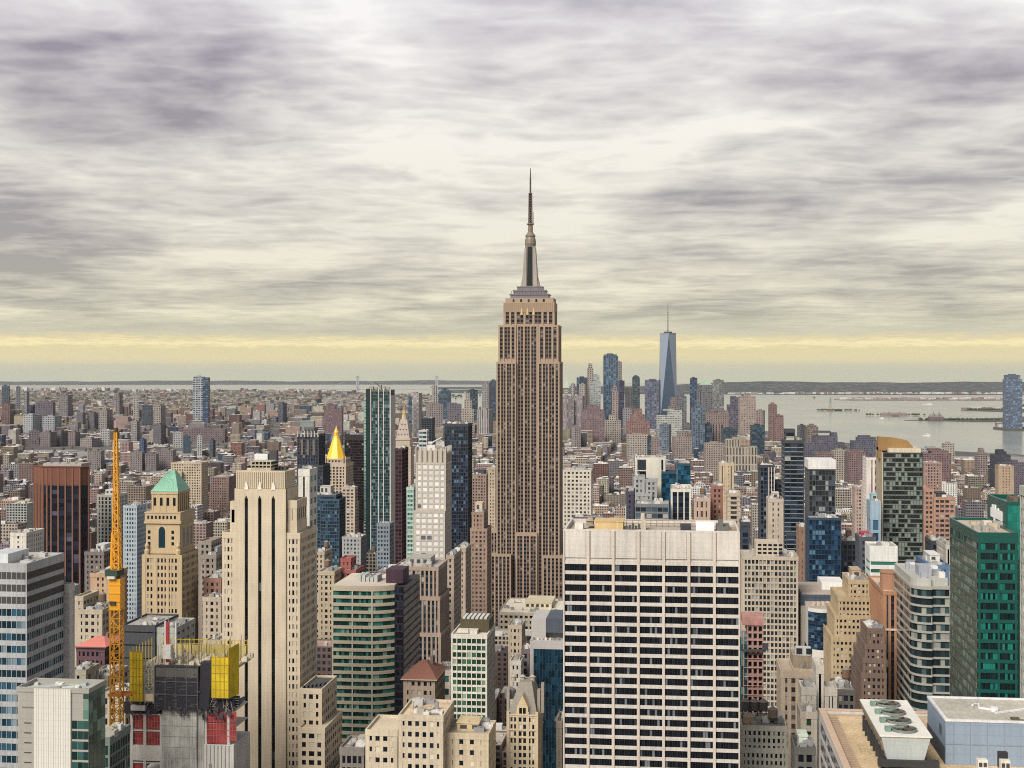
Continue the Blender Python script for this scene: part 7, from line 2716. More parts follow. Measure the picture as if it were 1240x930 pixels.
# downtown, left of the tall tower
sl('white_needle_tower', 'slender white tower with dark gaps behind the left tower cluster', 522.5, 529.5, 467, 5200, (0.5, 0.46, 0.42), wf=(0.4, 0.8), bay=8)
sl('pink_civic_block', 'broad pinkish block below the slender white tower', 514, 535, 489, 4800, (0.36, 0.29, 0.26), ref='broad pinkish block')
sl('teal_cluster_tower', 'dark blue twin-topped tower left of the tall skyscraper', 531, 546, 474, 5900, (0.05, 0.10, 0.14), (0.03, 0.07, 0.11), wf=(0.8, 0.8), tiers=((534, 543, 471, 4),))
sl('plum_finance_block', 'plum block below the dark blue twin-topped tower', 540, 558, 489, 5200, (0.20, 0.17, 0.22))
sl('gothic_spire_tower', 'cream tower rising to a stepped point left of the tall skyscraper', 559.5, 573.5, 495, 5000, (0.46, 0.37, 0.29), tiers=((562, 571, 484, 4), (564, 569, 477, 7)), ref='cream stepped-point tower')
sl('navy_topped_tower', 'blue-grey tower behind the cream stepped-point tower', 565, 578, 472, 5800, (0.08, 0.13, 0.17), (0.03, 0.07, 0.1), wf=(0.8, 0.8))
sl('grey_slab_tower', 'grey tower left of a navy tower at the edge of the tall skyscraper', 583, 594, 463.5, 5700, (0.30, 0.28, 0.28))
sl('navy_edge_tower', 'navy tower peeking from behind the left edge of the tall skyscraper', 593.5, 601, 460.5, 5900, (0.06, 0.09, 0.16), DG, wf=(0.8, 0.8))
sl('cream_court_block', 'cream court building with tall columns left of the tall skyscraper', 576.5, 596, 496, 4700, (0.46, 0.39, 0.33), wf=(0.4, 1.0), bay=7, fl=30)
sl('pale_twin_tower', 'pale tower with a dark blue half behind the cream campanile', 494, 510, 476, 4600, (0.40, 0.34, 0.31), (0.25, 0.22, 0.22), ref='pale half-blue tower')
sl('blue_side_tower', 'blue glass half standing against the pale tower behind the campanile', 493, 498.5, 480, 4560, (0.10, 0.17, 0.23), (0.04, 0.1, 0.15), wf=(0.9, 0.8))
sl('mulberry_tower', 'solid mulberry brown tower above the gold pyramid', 392, 414, 495, 4400, (0.22, 0.115, 0.135), (0.15, 0.09, 0.1), wf=(0.3, 0.5), tiers=((397, 405, 491.5, 8),), ref='mulberry tower')
sl('grey_river_tower', 'slate blue slab across the river above the black tower with pale finials', 336, 346, 488, 6900, (0.10, 0.10, 0.15))
# far left


def riverside_tower():
    D = 5400.0
    sl('pale_banded_tower', 'lone tall riverside tower with pale banded face and navy side', 233.5, 246, 459, D, (0.48, 0.47, 0.46), (0.05, 0.09, 0.15), wf=(0.8, 0.62), fl=6, bay=9, tiers=((245.5, 252, 457, -3, (0.03, 0.055, 0.10)), (233.6, 246, 456, 8, (0.3, 0.3, 0.3))), ref='lone tall riverside tower')


riverside_tower()
for row in (
    ('blue_river_tower', 'dark blue tower at the far left edge below the horizon', 0, 10, 467, 6900, (0.07, 0.12, 0.18)),
    ('rust_block', 'rust red block below the dark blue tower at the far left edge', 0, 11, 489, 6000, (0.28, 0.12, 0.11)),
    ('grey_needle_tower', 'slim grey tower, first right of the dark blue tower at the far left', 17.5, 24, 468, 6800, (0.24, 0.23, 0.27)),
    ('grey_needle_tower', 'slim grey tower, slightly lower, second right of the dark blue tower at the far left', 28, 34, 474, 6800, (0.26, 0.24, 0.27)),
    ('purple_block', 'dark purple block between the slim grey towers and a brown tower at far left', 43, 64, 487, 6700, (0.16, 0.12, 0.17)),
    ('brown_tower', 'brown-grey tower right of the dark purple block at far left', 70, 84, 478, 6600, (0.24, 0.20, 0.21)),
    ('taupe_tower', 'taupe tower left of a slim white tower above the crane boom', 139, 147, 477, 6600, (0.24, 0.18, 0.18)),
    ('white_slim_tower', 'slim white tower standing above the crane boom tip', 159.5, 167, 478, 6100, (0.52, 0.46, 0.42)),
    ('blue_dome_block', 'dark slate block with a sloping edge right of the slim white tower', 168, 184, 491, 5900, (0.09, 0.11, 0.16)),
    ('tan_twin_tower', 'tan ribbed twin block right of the dark slate block', 185, 198, 491, 5600, (0.34, 0.27, 0.23)),
    ('blue_white_block', 'blue and white glass block among brown houses at far left', 26, 46, 502, 5600, (0.42, 0.44, 0.48)),
    ('blue_white_block', 'smaller blue and white block right of its taller twin at far left', 50, 69, 504, 5600, (0.36, 0.38, 0.42)),
    ('estate_tower', 'mauve estate tower, leftmost of the row left of the crane', 31, 46, 522, 4700, (0.24, 0.17, 0.18)),
    ('estate_tower', 'mauve estate tower, widest of the row left of the crane', 47, 64, 523, 4550, (0.26, 0.18, 0.19)),
    ('estate_tower', 'dark mauve estate tower, third in the row left of the crane', 64.5, 79, 522, 4600, (0.20, 0.15, 0.18)),
    ('estate_tower', 'mauve estate tower, rightmost of the row left of the crane', 81, 94, 523, 4600, (0.26, 0.19, 0.19)),
    ('estate_tower', 'low tan estate block right of the mauve estate row', 95, 117, 531, 4550, (0.36, 0.28, 0.26)),
    ('white_estate_tower', 'white estate tower just left of the crane boom tip', 118.5, 131.5, 521, 4600, (0.50, 0.49, 0.47)),
    ('dark_estate_tower', 'dark grey estate tower right of the crane boom tip', 184, 198, 514, 4700, (0.15, 0.13, 0.16)),
    ('grey_estate_tower', 'grey estate tower between the crane boom tip and the dark grey one', 158, 168, 510, 4900, (0.33, 0.29, 0.28)),
    ('brown_estate_slab', 'brown-grey slab left of the crane boom, nearer than the estate row', 106, 122, 546, 3500, (0.30, 0.23, 0.22)),
    ('brown_estate_slab', 'brown-grey slab hugging the right side of the crane boom', 158, 172, 547, 3450, (0.30, 0.23, 0.22)),
    ('brown_estate_slab', 'broad brown-grey slab behind the green pyramid roof', 190, 209, 545, 3500, (0.28, 0.21, 0.21)),
    ('brown_estate_slab', 'brown-grey slab between the crane boom and the broad slab behind the green pyramid', 176, 189, 550, 3450, (0.25, 0.19, 0.20)),
    ('blue_glass_block', 'small bright blue block below the lone riverside tower', 219, 230, 528, 4200, (0.05, 0.12, 0.2)),
    ('white_blue_tower', 'white and blue narrow tower right of the small bright blue block', 237, 244, 528, 4000, (0.50, 0.50, 0.50)),
    ('navy_small_tower', 'little navy tower left of the cream slotted tower skyline', 253, 260, 533, 4000, (0.05, 0.08, 0.14)),
    ('long_brick_row', 'long purple-brown slab row at the base of the lone riverside tower', 217, 272, 519.5, 4900, (0.24, 0.15, 0.16)),
    ('white_river_block', 'white block left of the long purple-brown row', 207, 220, 524, 4500, (0.50, 0.48, 0.45)),
    ('royal_blue_block', 'royal blue block right of the crane boom tip', 168, 176, 532, 4200, (0.03, 0.10, 0.24)),
    ('plum_block', 'dark plum block left of the taupe tower above the crane', 106, 118, 500, 6000, (0.15, 0.12, 0.16)),
    ('tan_block', 'tan block with flat roof left of the taupe tower', 118, 133, 496, 5900, (0.34, 0.28, 0.24)),
    ('violet_tower', 'small violet tower right of the dull brown blocks on the far shore', 327, 336, 505, 6900, (0.22, 0.2, 0.26)),
):
    sl(*row, roofc=(0.36, 0.33, 0.32))
# right, by the river
for row in (
    ('ridge_blue_shed', 'long blue-purple pier building with stepped roof before the bright water', 975, 1023, 536, 3400, (0.13, 0.12, 0.19), ((987, 1015, 528, 6), (1008, 1015, 524, 9))),
    ('ridge_blue_shed', 'blue-purple pier building nearer the checkered tower crown', 1034, 1066, 534, 3300, (0.12, 0.13, 0.20), ((1040, 1062, 529.5, 8),)),
    ('dark_river_block', 'small dark glazed block before the bright water', 966, 976.5, 515, 4100, (0.11, 0.13, 0.14), ()),
    ('brown_river_block', 'brown domed block right of the small dark glazed block', 978, 991, 517, 4000, (0.30, 0.20, 0.15), ((980, 989, 515, 3),)),
    ('cream_river_block', 'pale cream block in front of the long blue-purple pier building', 1010, 1027, 546, 2900, (0.48, 0.40, 0.30), ()),
    ('brick_river_row', 'long brick row in front of the blue-purple pier buildings', 990, 1010, 549, 2900, (0.30, 0.16, 0.15), ()),
    ('brick_river_row', 'red brick row left of the white and red-brown tower', 1028, 1050, 547, 2850, (0.30, 0.15, 0.15), ()),
    ('white_river_tower', 'small cream tower near the shore right of the gold-brown crown', 1144, 1156, 537, 3500, (0.50, 0.42, 0.30), ()),
    ('brick_shore_block', 'broad red brick block right of the gold-brown crown', 1119, 1152, 549, 2700, (0.29, 0.14, 0.14), ((1130, 1150, 546, 8),)),
    ('teal_roof_market', 'low hall with pale teal roof beyond the gold-brown crown', 1117, 1144, 543, 3300, (0.40, 0.46, 0.43), ()),
    ('navy_shore_block', 'dark navy block near the shore at the far right', 1205, 1224, 551, 2700, (0.06, 0.07, 0.11), ((1210, 1220, 547, 5),)),
    ('brown_shore_tower', 'brown stone block left of the dark navy shore block', 1184, 1196, 549, 2800, (0.34, 0.24, 0.2), ((1187, 1193, 545, 4),)),
    ('plum_shore_block', 'plum block at the far right edge behind the teal glass tower', 1224, 1240, 560, 2500, (0.16, 0.13, 0.18), ()),
):
    sl(*row[:7], tiers=row[7], wf=(0.55, 0.5))
sl('sloping_blue_tower', 'lone blue glass tower rising from the far shore at the right edge', 1218, 1238, 459, 6050, (0.10, 0.16, 0.26), (0.07, 0.12, 0.22), wf=(0.7, 0.6), tiers=((1219, 1236, 454, 4),), ref='lone blue tower across the water')
# ================================================================== land, water, the rest of the city
def msheet(key, stops, scales=(0.004, 0.03), rough=0.9, speck=None):
    m, t, b = base_mat(key)
    co = t.n('ShaderNodeNewGeometry').outputs['Position']
    a = t.noise(co, scales[0], 4.0, 0.6)
    c = t.noise(co, scales[1], 3.0, 0.6)
    f = t.math('ADD', t.math('MULTIPLY', a, 0.55), t.math('MULTIPLY', c, 0.45))
    col = t.ramp(f, stops)
    if speck:
        sz, amt, sc = speck
        vo = t.n('ShaderNodeTexVoronoi')
        t.put(vo.inputs['Vector'], co)
        vo.inputs['Scale'].default_value = 1.0 / sz
        r_, g_, b_ = t.n('ShaderNodeSeparateColor').outputs, None, None
        sp = t.n('ShaderNodeSeparateColor')
        t.nt.links.new(vo.outputs['Color'], sp.inputs[0])
        col = t.mix(t.math('GREATER_THAN', sp.outputs[0], 1.0 - amt), col, sc)
    t.put(b.inputs['Base Color'], col)
    b.inputs['Roughness'].default_value = rough
    return m


def mwater():
    m, t, b = base_mat('water')
    co = t.n('ShaderNodeNewGeometry').outputs['Position']
    nz = t.noise(t.vmath('MULTIPLY', co, (0.004, 0.0012, 0.0)), 1.0, 3.0, 0.55)
    b.inputs['Base Color'].default_value = (0.24, 0.25, 0.215, 1)
    t.put(b.inputs['Roughness'], t.rng(nz, 0.3, 0.7, 0.10, 0.22))
    b.inputs['IOR'].default_value = 1.33
    h = t.noise(co, 0.05, 3.0, 0.6)
    bp = t.n('ShaderNodeBump')
    bp.inputs['Strength'].default_value = 0.05
    bp.inputs['Distance'].default_value = 2.0
    t.put(bp.inputs['Height'], h)
    t.nt.links.new(bp.outputs[0], b.inputs['Normal'])
    return m


def camxy(xc, d):
    return (xc * cth - d * sth, xc * sth + d * cth)


def interp(rows, D, k):
    for p, q in zip(rows, rows[1:]):
        if p[0] <= D <= q[0]:
            f = (D - p[0]) / (q[0] - p[0])
            return p[k] + (q[k] - p[k]) * f
    return rows[-1][k] if D > rows[-1][0] else rows[0][k]


def land(name, rows, mat, height=None, nx=20, step=1.035, dz=0.0, kind='structure', thick=3.0, label=None):
    """rows: (distance, left edge m, right edge m); a curved sheet with quay edges"""
    m = MB()
    Ds = []
    D = rows[0][0]
    while D < rows[-1][0]:
        Ds.append(D)
        D = max(D * step, D + 60) if D > 0 else D + 250
    Ds.append(rows[-1][0])
    G = []
    for D in Ds:
        a, c = interp(rows, D, 1), interp(rows, D, 2)
        r = []
        for i in range(nx + 1):
            x, y = camxy(a + (c - a) * i / nx, D)
            e = min(i, nx - i) / nx * 2
            h = height((a + (c - a) * i / nx) / D * F + CX, D, e) if height else 0.0
            r.append((x, y, gz(x, y) + dz + h))
        G.append(r)
    base = len(m.v)
    for r in G:
        m.v.extend(r)
    W = nx + 1
    for j in range(len(G) - 1):
        for i in range(nx):
            m.f.append((base + j * W + i, base + j * W + i + 1, base + (j + 1) * W + i + 1, base + (j + 1) * W + i))
    ring = [(j, nx) for j in range(len(G))] + [(len(G) - 1, i) for i in range(nx, -1, -1)] + [(j, 0) for j in range(len(G) - 1, -1, -1)] + [(0, i) for i in range(nx + 1)]
    for (j0, i0), (j1, i1) in zip(ring, ring[1:]):
        p, q = G[j0][i0], G[j1][i1]
        if p != q:
            m.face([p, q, (q[0], q[1], q[2] - thick), (p[0], p[1], p[2] - thick)])
    m.r = []
    o = link_mesh(name, m, mat, smooth=False)
    o['kind'] = kind
    return o


px2m = lambda px, D: (px - CX) / F * D
L_ = lambda D: px2m(-900, max(D, 2500))
COAST = [(3900, 1320), (4150, 1240), (4400, 1125), (4900, 1012), (5600, 945), (6300, 890), (6900, 822), (7050, 700), (7150, 470), (7300, 417), (8000, 445), (9500, 486), (10500, 522), (12000, 532), (14000, 526), (15500, 480), (16800, 433), (18500, 415), (20000, 380), (21500, 250)]
asphalt = msheet('asphalt', [(0.3, (0.035, 0.035, 0.037)), (0.7, (0.07, 0.068, 0.066))], (0.01, 0.3))
rows = [(-900, -3500, 3500), (0, -3500, 3500), (2500, -3500, 3500)] + [(D, L_(D), px2m(p, D)) for D, p in COAST]
land('ground', rows, msheet('ground', [(0.3, (0.05, 0.05, 0.05)), (0.5, (0.085, 0.08, 0.075)), (0.7, (0.12, 0.105, 0.10))], (0.003, 0.05), speck=(38, 0.25, (0.16, 0.14, 0.135))), nx=40)
# sea: one curved sheet to the horizon
sea = MB()
Ds = [0] + [2000 * 1.13 ** k for k in range(30)]
Ds = [d for d in Ds if d < 61000] + [62500]
nA = 48
for d in Ds:
    for i in range(nA + 1):
        a = -0.9 + 1.8 * i / nA
        x, y = camxy(math.tan(a) * (d + 1500), d - 1500 if d == 0 else d)
        sea.v.append((x, y, -(d * d) / (2 * ER) - 2.5 - (math.tan(a) * d) ** 2 / (2 * ER)))
for j in range(len(Ds) - 1):
    for i in range(nA):
        k = j * (nA + 1) + i
        sea.f.append((k, k + 1, k + nA + 2, k + nA + 1))
sea.r = []
structure('sea', sea, mwater(), smooth=True)

farland = msheet('far_land', [(0.3, (0.018, 0.028, 0.03)), (0.5, (0.035, 0.045, 0.045)), (0.68, (0.06, 0.065, 0.06))], (0.0006, 0.006), speck=(60, 0.10, (0.16, 0.155, 0.15)))


def wob(px, D, s):
    return 0.5 + 0.25 * math.sin(px * 0.021 + s) + 0.15 * math.sin(px * 0.057 + s * 2.3 + D * 0.0004) + 0.1 * math.sin(px * 0.13 + s)


def ridge(px, D, e):
    f = max(0.0, 1 - abs(D - 21000) / 4200.0)
    r = min(1.0, max(0.12, (px - 760) / 130.0))
    return f * (50 + 85 * r * (0.75 + 0.35 * wob(px, D, 1.0))) * min(1.0, max(e * 8, 0.0))


land('distant_hills', [(15800, px2m(1000, 15800), px2m(2200, 15800)), (16300, px2m(860, 16300), px2m(2200, 16300)), (16900, px2m(575, 16900), px2m(2200, 16900)), (17600, px2m(540, 17600), px2m(2200, 17600)), (27000, px2m(520, 27000), px2m(2200, 27000))], farland, ridge, nx=110, dz=-0.5)
land('far_hills', [(36000, px2m(-900, 36000), px2m(620, 36000)), (41000, px2m(-900, 41000), px2m(640, 41000))], farland, lambda px, D, e: max(0, 1 - abs(D - 38500) / 2500) * (75 + 42 * wob(px, D, 3.0)), nx=120, dz=-0.5)
land('container_pier', [(12300, px2m(1035, 12300), px2m(2000, 12300)), (12700, px2m(1010, 12700), px2m(2000, 12700)), (13300, px2m(1010, 13300), px2m(2000, 13300)), (13500, px2m(1030, 13500), px2m(2000, 13500))], msheet('pier', [(0.3, (0.08, 0.06, 0.065)), (0.6, (0.2, 0.16, 0.155))], (0.002, 0.02), speck=(40, 0.3, (0.33, 0.25, 0.22))), nx=30)
park = msheet('park', [(0.35, (0.035, 0.045, 0.03)), (0.65, (0.09, 0.085, 0.06))], (0.01, 0.05))
land('park_shore', [(8500, px2m(1290, 8500), px2m(2000, 8500)), (8700, px2m(1215, 8700), px2m(2000, 8700)), (9100, px2m(1163, 9100), px2m(2000, 9100)), (9350, px2m(1166, 9350), px2m(2000, 9350)), (9450, px2m(1205, 9450), px2m(2000, 9450)), (11500, px2m(1250, 11500), px2m(2000, 11500))], park, nx=30)
land('ferry_shore', [(6950, px2m(1180, 6950), px2m(2000, 6950)), (7060, px2m(1098, 7060), px2m(2000, 7060)), (7220, px2m(1094, 7220), px2m(2000, 7220)), (7350, px2m(1150, 7350), px2m(2000, 7350)), (7500, px2m(1215, 7500), px2m(2000, 7500)), (8500, px2m(1300, 8500), px2m(2000, 8500))], park, nx=30)
land('tower_shore', [(5850, px2m(1222, 5850), px2m(2000, 5850)), (5960, px2m(1203, 5960), px2m(2000, 5960)), (6250, px2m(1201, 6250), px2m(2000, 6250)), (6500, px2m(1225, 6500), px2m(2000, 6500)), (6950, px2m(1260, 6950), px2m(2000, 6950))], park, nx=20)
isl = lambda a, c, D, w: [(D - w, px2m((a + c) / 2 - 3, D - w), px2m((a + c) / 2 + 6, D - w)), (D - w * 0.6, px2m(a + (c - a) * 0.12, D), px2m(c - (c - a) * 0.15, D)), (D, px2m(a, D), px2m(c, D)), (D + w * 0.6, px2m(a + (c - a) * 0.1, D), px2m(c - (c - a) * 0.2, D)), (D + w, px2m((a + c) / 2 - 4, D + w), px2m((a + c) / 2 + 4, D + w))]
land('statue_island', isl(989, 1040, 9000, 110), park, nx=12)
land('immigration_island', isl(1047, 1119, 7950, 130), park, nx=12)


# ------------------------------------------------------------------ statue, ferries, bridge
def statue():
    D = 9050.0
    x, y = atD(1005.5, D)
    g = gz(x, y)
    b = Thing('robed_statue', 'tiny robed statue with raised arm on a stone pedestal on the harbour island', cat='statue')
    m = MB()
    m.frustum((x - 19, x + 19, y - 19, y + 19), g, (x - 16, x + 16, y - 16, y + 16), g + 12)
    m.frustum((x - 10, x + 10, y - 10, y + 10), g + 12, (x - 7, x + 7, y - 7, y + 7), g + 46)
    b.part('pedestal', m, mwall((0.33, 0.29, 0.24)))
    m = MB()
    m.lathe(x, y, [(g + 46, 6.4), (g + 56, 5.4), (g + 68, 4.6), (g + 75, 5.0), (g + 78, 2.0), (g + 79, 2.2), (g + 83, 2.3), (g + 86, 0.8)], 10)
    m.bar((x + 4, y, g + 74), (x + 6.5, y, g + 88), 2.4, 1.6)
    m.bar((x + 6.5, y, g + 88), (x + 6.6, y, g + 92), 2.4, 0.6)
    m.bar((x - 4, y, g + 72), (x - 5.4, y - 2, g + 64), 2.6, 2.2)
    b.part('figure', m, mwall((0.16, 0.26, 0.22)))
    b.done(500)


statue()


def ferry(px, py, L, lab, D=None):
    D = D or row_dist(py)
    x, y = atD(px, D)
    g = gz(x, y) - 2.4
    b = Thing('ferry', lab, cat='boat', group='boats in the harbour')
    m = MB()
    w = L * 0.13
    m.prism([(x - L / 2, y - w), (x + L * 0.38, y - w), (x + L / 2, y), (x + L * 0.38, y + w), (x - L / 2, y + w)], g, g + 3.2)
    b.part('hull', m, mwall((0.62, 0.62, 0.6)))
    m = MB()
    m.box(x - L * 0.38, x + L * 0.28, y - w * 0.8, y + w * 0.8, g + 3.2, g + 6.4)
    m.box(x - L * 0.1, x + L * 0.2, y - w * 0.6, y + w * 0.6, g + 6.4, g + 9)
    b.part('cabin', m, mwall((0.7, 0.68, 0.62)))
    m = MB()
    m.box(x - L * 0.36, x + L * 0.26, y - w * 0.83, y + w * 0.83, g + 4.4, g + 5.4)
    b.part('window_band', m, mwall((0.03, 0.04, 0.05)))
    b.done(py)
    k = MB()
    z = g + 0.12
    k.face([(x - L / 2, y - 1.5, z), (x - L / 2, y + 1.5, z), (x - L * 3.2, y + 9, z), (x - L * 3.2, y - 7, z)])
    return k


wk = ferry(1122.5, 527, 34, 'small white ferry trailing a wake on the open harbour')
stuff('wake_foam', wk, mwall((0.62, 0.62, 0.58)))
ferry(1124, 489.6, 90, 'long grey barge lying in front of the far pier')
ferry(1068, 506.5, 26, 'little white boat just off the long island with the big hall')


def span_bridge():
    D = 17000.0
    b = Thing('suspension_bridge', 'far suspension bridge with two pale towers on the horizon', cat='bridge')
    P = lambda px, py, dd=0: (*atD(px, D + dd), zat(py, D))
    steel = mwall((0.30, 0.32, 0.34), var=0.05)
    for px in (432, 528):
        m = MB()
        for dd in (-16, 16):
            x, y, _ = P(px, 470, dd)
            m.box(x - 7, x + 7, y - 6, y + 6, gz(x, y), zat(455.2, D))
            m.box(x + 14, x + 26, y - 6, y + 6, gz(x, y), zat(455.2, D))
        x, y, _ = P(px, 470)
        for py in (455.4, 463.5, 470):
            m.box(x - 7, x + 26, y - 15, y + 15, zat(py + 0.9, D), zat(py, D))
        b.part('tower', m, steel)
    m = MB()
    a, c = P(385, 471.6), P(590, 471.6)
    for i in range(20):
        p = [a[k] + (c[k] - a[k]) * i / 20 for k in range(3)]
        q = [a[k] + (c[k] - a[k]) * (i + 1) / 20 for k in range(3)]
        m.bar(p, q, 7.5)
    b.part('deck', m, steel)
    for dd in (-16, 16):
        m = MB()
        pts = [(388, 471)]
        pts += [(388 + 44 * f, 471 - 15.6 * f ** 1.4) for f in (0.33, 0.66, 1)]
        pts += [(432 + 96 * f, 455.4 + 13.5 * (1 - (2 * f - 1) ** 2)) for f in (0.1, 0.2, 0.3, 0.4, 0.5, 0.6, 0.7, 0.8, 0.9, 1)]
        pts += [(572 - 44 * f, 471 - 15.6 * f ** 1.4) for f in (0.66, 0.33, 0)]
        for p, q in zip(pts, pts[1:]):
            m.bar(P(*p, dd), P(*q, dd), 2.2)
        b.part('main_cable', m, steel)
    b.done(474, claim=False)


span_bridge()

for (px, D, w, h, nm, lab, c) in ((1083, 7950, 150, 16, 'island_hall', 'long low brick hall with little turrets on the harbour island', (0.30, 0.19, 0.16)), (1134, 7150, 70, 30, 'terminal_building', 'dark gabled ferry terminal on the narrow spit of shore', (0.16, 0.12, 0.12))):
    x, y = atD(px, D)
    g = gz(x, y)
    b = Thing(nm, lab)
    m = MB()
    m.cbox(x - w / 2, x + w / 2, y, y + 40, g, g + h * 0.6, c, (0.1, 0.09, 0.09), (0.2, 0.17, 0.16), 8, 5)
    b.part('walls', m, CITY)
    m = MB()
    m.frustum((x - w / 2 - 1, x + w / 2 + 1, y - 1, y + 41), g + h * 0.6, (x - w / 2 + 8, x + w / 2 - 8, y + 18, y + 22), g + h)
    for s in (-0.2, 0.2):
        m.cyl(x + s * w, y + 4, g, g + h * 1.25, 4, 3.5, 8)
        m.cyl(x + s * w, y + 4, g + h * 1.25, g + h * 1.6, 4, 0.2, 8)
    b.part('roof', m, mwall((0.22, 0.20, 0.19)))
    b.done(505)

# ------------------------------------------------------------------ the ordinary city: thousands of lots
PAL = [('beige stone', (0.42, 0.35, 0.275), 20), ('cream', (0.52, 0.46, 0.37), 14), ('tan brick', (0.37, 0.28, 0.215), 12), ('pinkish brick', (0.33, 0.235, 0.21), 10), ('red brick', (0.25, 0.135, 0.115), 7), ('brown', (0.17, 0.12, 0.10), 7), ('grey', (0.29, 0.29, 0.30), 14), ('white', (0.62, 0.60, 0.57), 13), ('mauve', (0.21, 0.185, 0.21), 12), ('dark glass', (0.05, 0.065, 0.09), 5)]
PW = [p[2] for p in PAL]
ROOFS = [('pale roof', (0.52, 0.49, 0.44)), ('white roof', (0.68, 0.66, 0.62)), ('grey roof', (0.30, 0.29, 0.28)), ('tan roof', (0.42, 0.33, 0.25)), ('dark roof', (0.09, 0.085, 0.08)), ('rust roof', (0.30, 0.15, 0.11))]
RW = [30, 24, 16, 14, 10, 4]
rf = random.Random(20)
SKY = [(-200, 480), (0, 480), (120, 486), (230, 480), (360, 484), (450, 492), (560, 497), (680, 512), (760, 520), (860, 522), (930, 528), (960, 540), (1040, 549), (1120, 552), (1240, 560), (1500, 566)]


def skyline(px):
    return np.interp(px, [p[0] for p in SKY], [p[1] for p in SKY])


TX0 = np.array([t['x0'] for t in THINGS])
TX1 = np.array([t['x1'] for t in THINGS])
TY0 = np.array([t['y0'] for t in THINGS])
TY1 = np.array([t['y1'] for t in THINGS])
TPL = np.array([t['pl'] for t in THINGS])
TPR = np.array([t['pr'] for t in THINGS])
TVB = np.array([t['vb'] for t in THINGS])
COD = [c[0] for c in COAST]
COP = [c[1] for c in COAST]
cands = []


def try_lot(x0, x1, y0, y1, h, ci=None):
    if np.any((TX0 < x1 + 1.5) & (TX1 > x0 - 1.5) & (TY0 < y1 + 1.5) & (TY1 > y0 - 1.5)):
        return
    cs = [proj(a, c, 0) for a in (x0, x1) for c in (y0, y1)]
    d = min(c[2] for c in cs)
    pl, pr = min(c[0] for c in cs), max(c[0] for c in cs)
    if pr < -420 or pl > 1660 or d < 300:
        return
    if d > 3800 and pr > np.interp(d, COD, COP) - 3:
        return
    pc = (pl + pr) / 2
    lim = float(skyline(pc))
    m = (TY0 > y1 - 1) & (TPL < pr - 0.3) & (TPR > pl + 0.3)
    if m.any():
        lim = max(lim, float(TVB[m].max()))
    g = gz(x0, y0)
    cap = CH - (lim - EY) * d / F - g
    if cap < 4:
        return
    if h > cap:
        h = cap * (0.72 + 0.28 * rf.random())
    h = max(h, min(cap, 6.0))
    ci = rf.choices(range(len(PAL)), PW)[0] if ci is None else ci
    ri = rf.choices(range(len(ROOFS)), RW)[0]
    j = lambda c, a: tuple(max(0.01, q * (1 + a * (rf.random() - 0.5))) for q in c)
    f = 0.42 + 0.62 * rf.random()
    col = tuple(q * f for q in j(PAL[ci][1], 0.12))
    cands.append(dict(b=(x0, x1, y0, y1), g=g, h=h, d=d, pl=pl, pr=pr, ci=ci, ri=ri, col=col, roof=j(ROOFS[ri][1], 0.2), seed=rf.random(), tank=rf.random() < (0.34 if d < 2600 else 0.0), bulk=rf.randint(1, 3) if d < 3200 else (rf.random() < 0.5) * 1, wf=(0.36 + 0.34 * rf.random(), 0.46 + 0.24 * rf.random()), bay=2.6 + 1.8 * rf.random(), fl=3.4 + 0.6 * rf.random(), tall=rf.random() < 0.2))


def height_at(Y, px):
    u = rf.random()
    if Y < 1150:
        return min(95, 44 * math.exp(0.42 * rf.gauss(0, 1)))
    if Y < 1800:
        return min(75, 36 * math.exp(0.40 * rf.gauss(0, 1)))
    if Y < 2500:
        return min(62, 25 * math.exp(0.42 * rf.gauss(0, 1)))
    if Y < 4000:
        return 40 + 18 * rf.random() if u < 0.06 else min(34, 17 * math.exp(0.3 * rf.gauss(0, 1)))
    if Y < 5200:
        return 42 + 24 * rf.random() if u < 0.10 else min(40, 20 * math.exp(0.35 * rf.gauss(0, 1)))
    return 50 + 40 * rf.random() if u < 0.12 else min(55, 26 * math.exp(0.4 * rf.gauss(0, 1)))


pav = MB()
Y = 520.0
while Y < 6900:
    xl, xr = -0.9 * Y - 60, 0.62 * Y + 60
    ax = -190.0 - 280.0 * 20
    while ax < xr:
        b0, b1 = ax + 14, ax + 280 - 14
        ax += 280.0
        if b1 < xl or b0 > xr:
            continue
        if Y < 4200:
            pav.box(b0 - 4, b1 + 4, Y - 4, Y + 66, gz(b0, Y) + 0.004, gz(b0, Y) + 0.15, bottom=False)
        for row in (0, 1):
            u = b0
            while u < b1 - 8:
                if Y < 2400:
                    w = 14 + 22 * rf.random()
                elif Y < 4200:
                    w = 12 + 26 * rf.random()
                else:
                    w = 24 + 34 * rf.random()
                w = min(w, b1 - u)
                dpt = 22 + 9 * rf.random()
                y0 = Y + (0 if row == 0 else 62 - dpt)
                if w > 7 and rf.random() < 0.95:
                    try_lot(u + 0.15, u + w - 0.15, y0, y0 + dpt, height_at(Y, 0))
                u += w
    Y += 80.0
# housing estates east of the avenues: towers in pairs
for q in range(150):
    Yq = 2400 + 3600 * rf.random()
    pxq = 330 * rf.random() - 20
    x, y = atD(pxq, Yq)
    w = 18 + 20 * rf.random()
    try_lot(x, x + w, y, y + 18, 38 + 10 * rf.random(), rf.choice([3, 5, 8, 8]))
print('lots', len(cands))

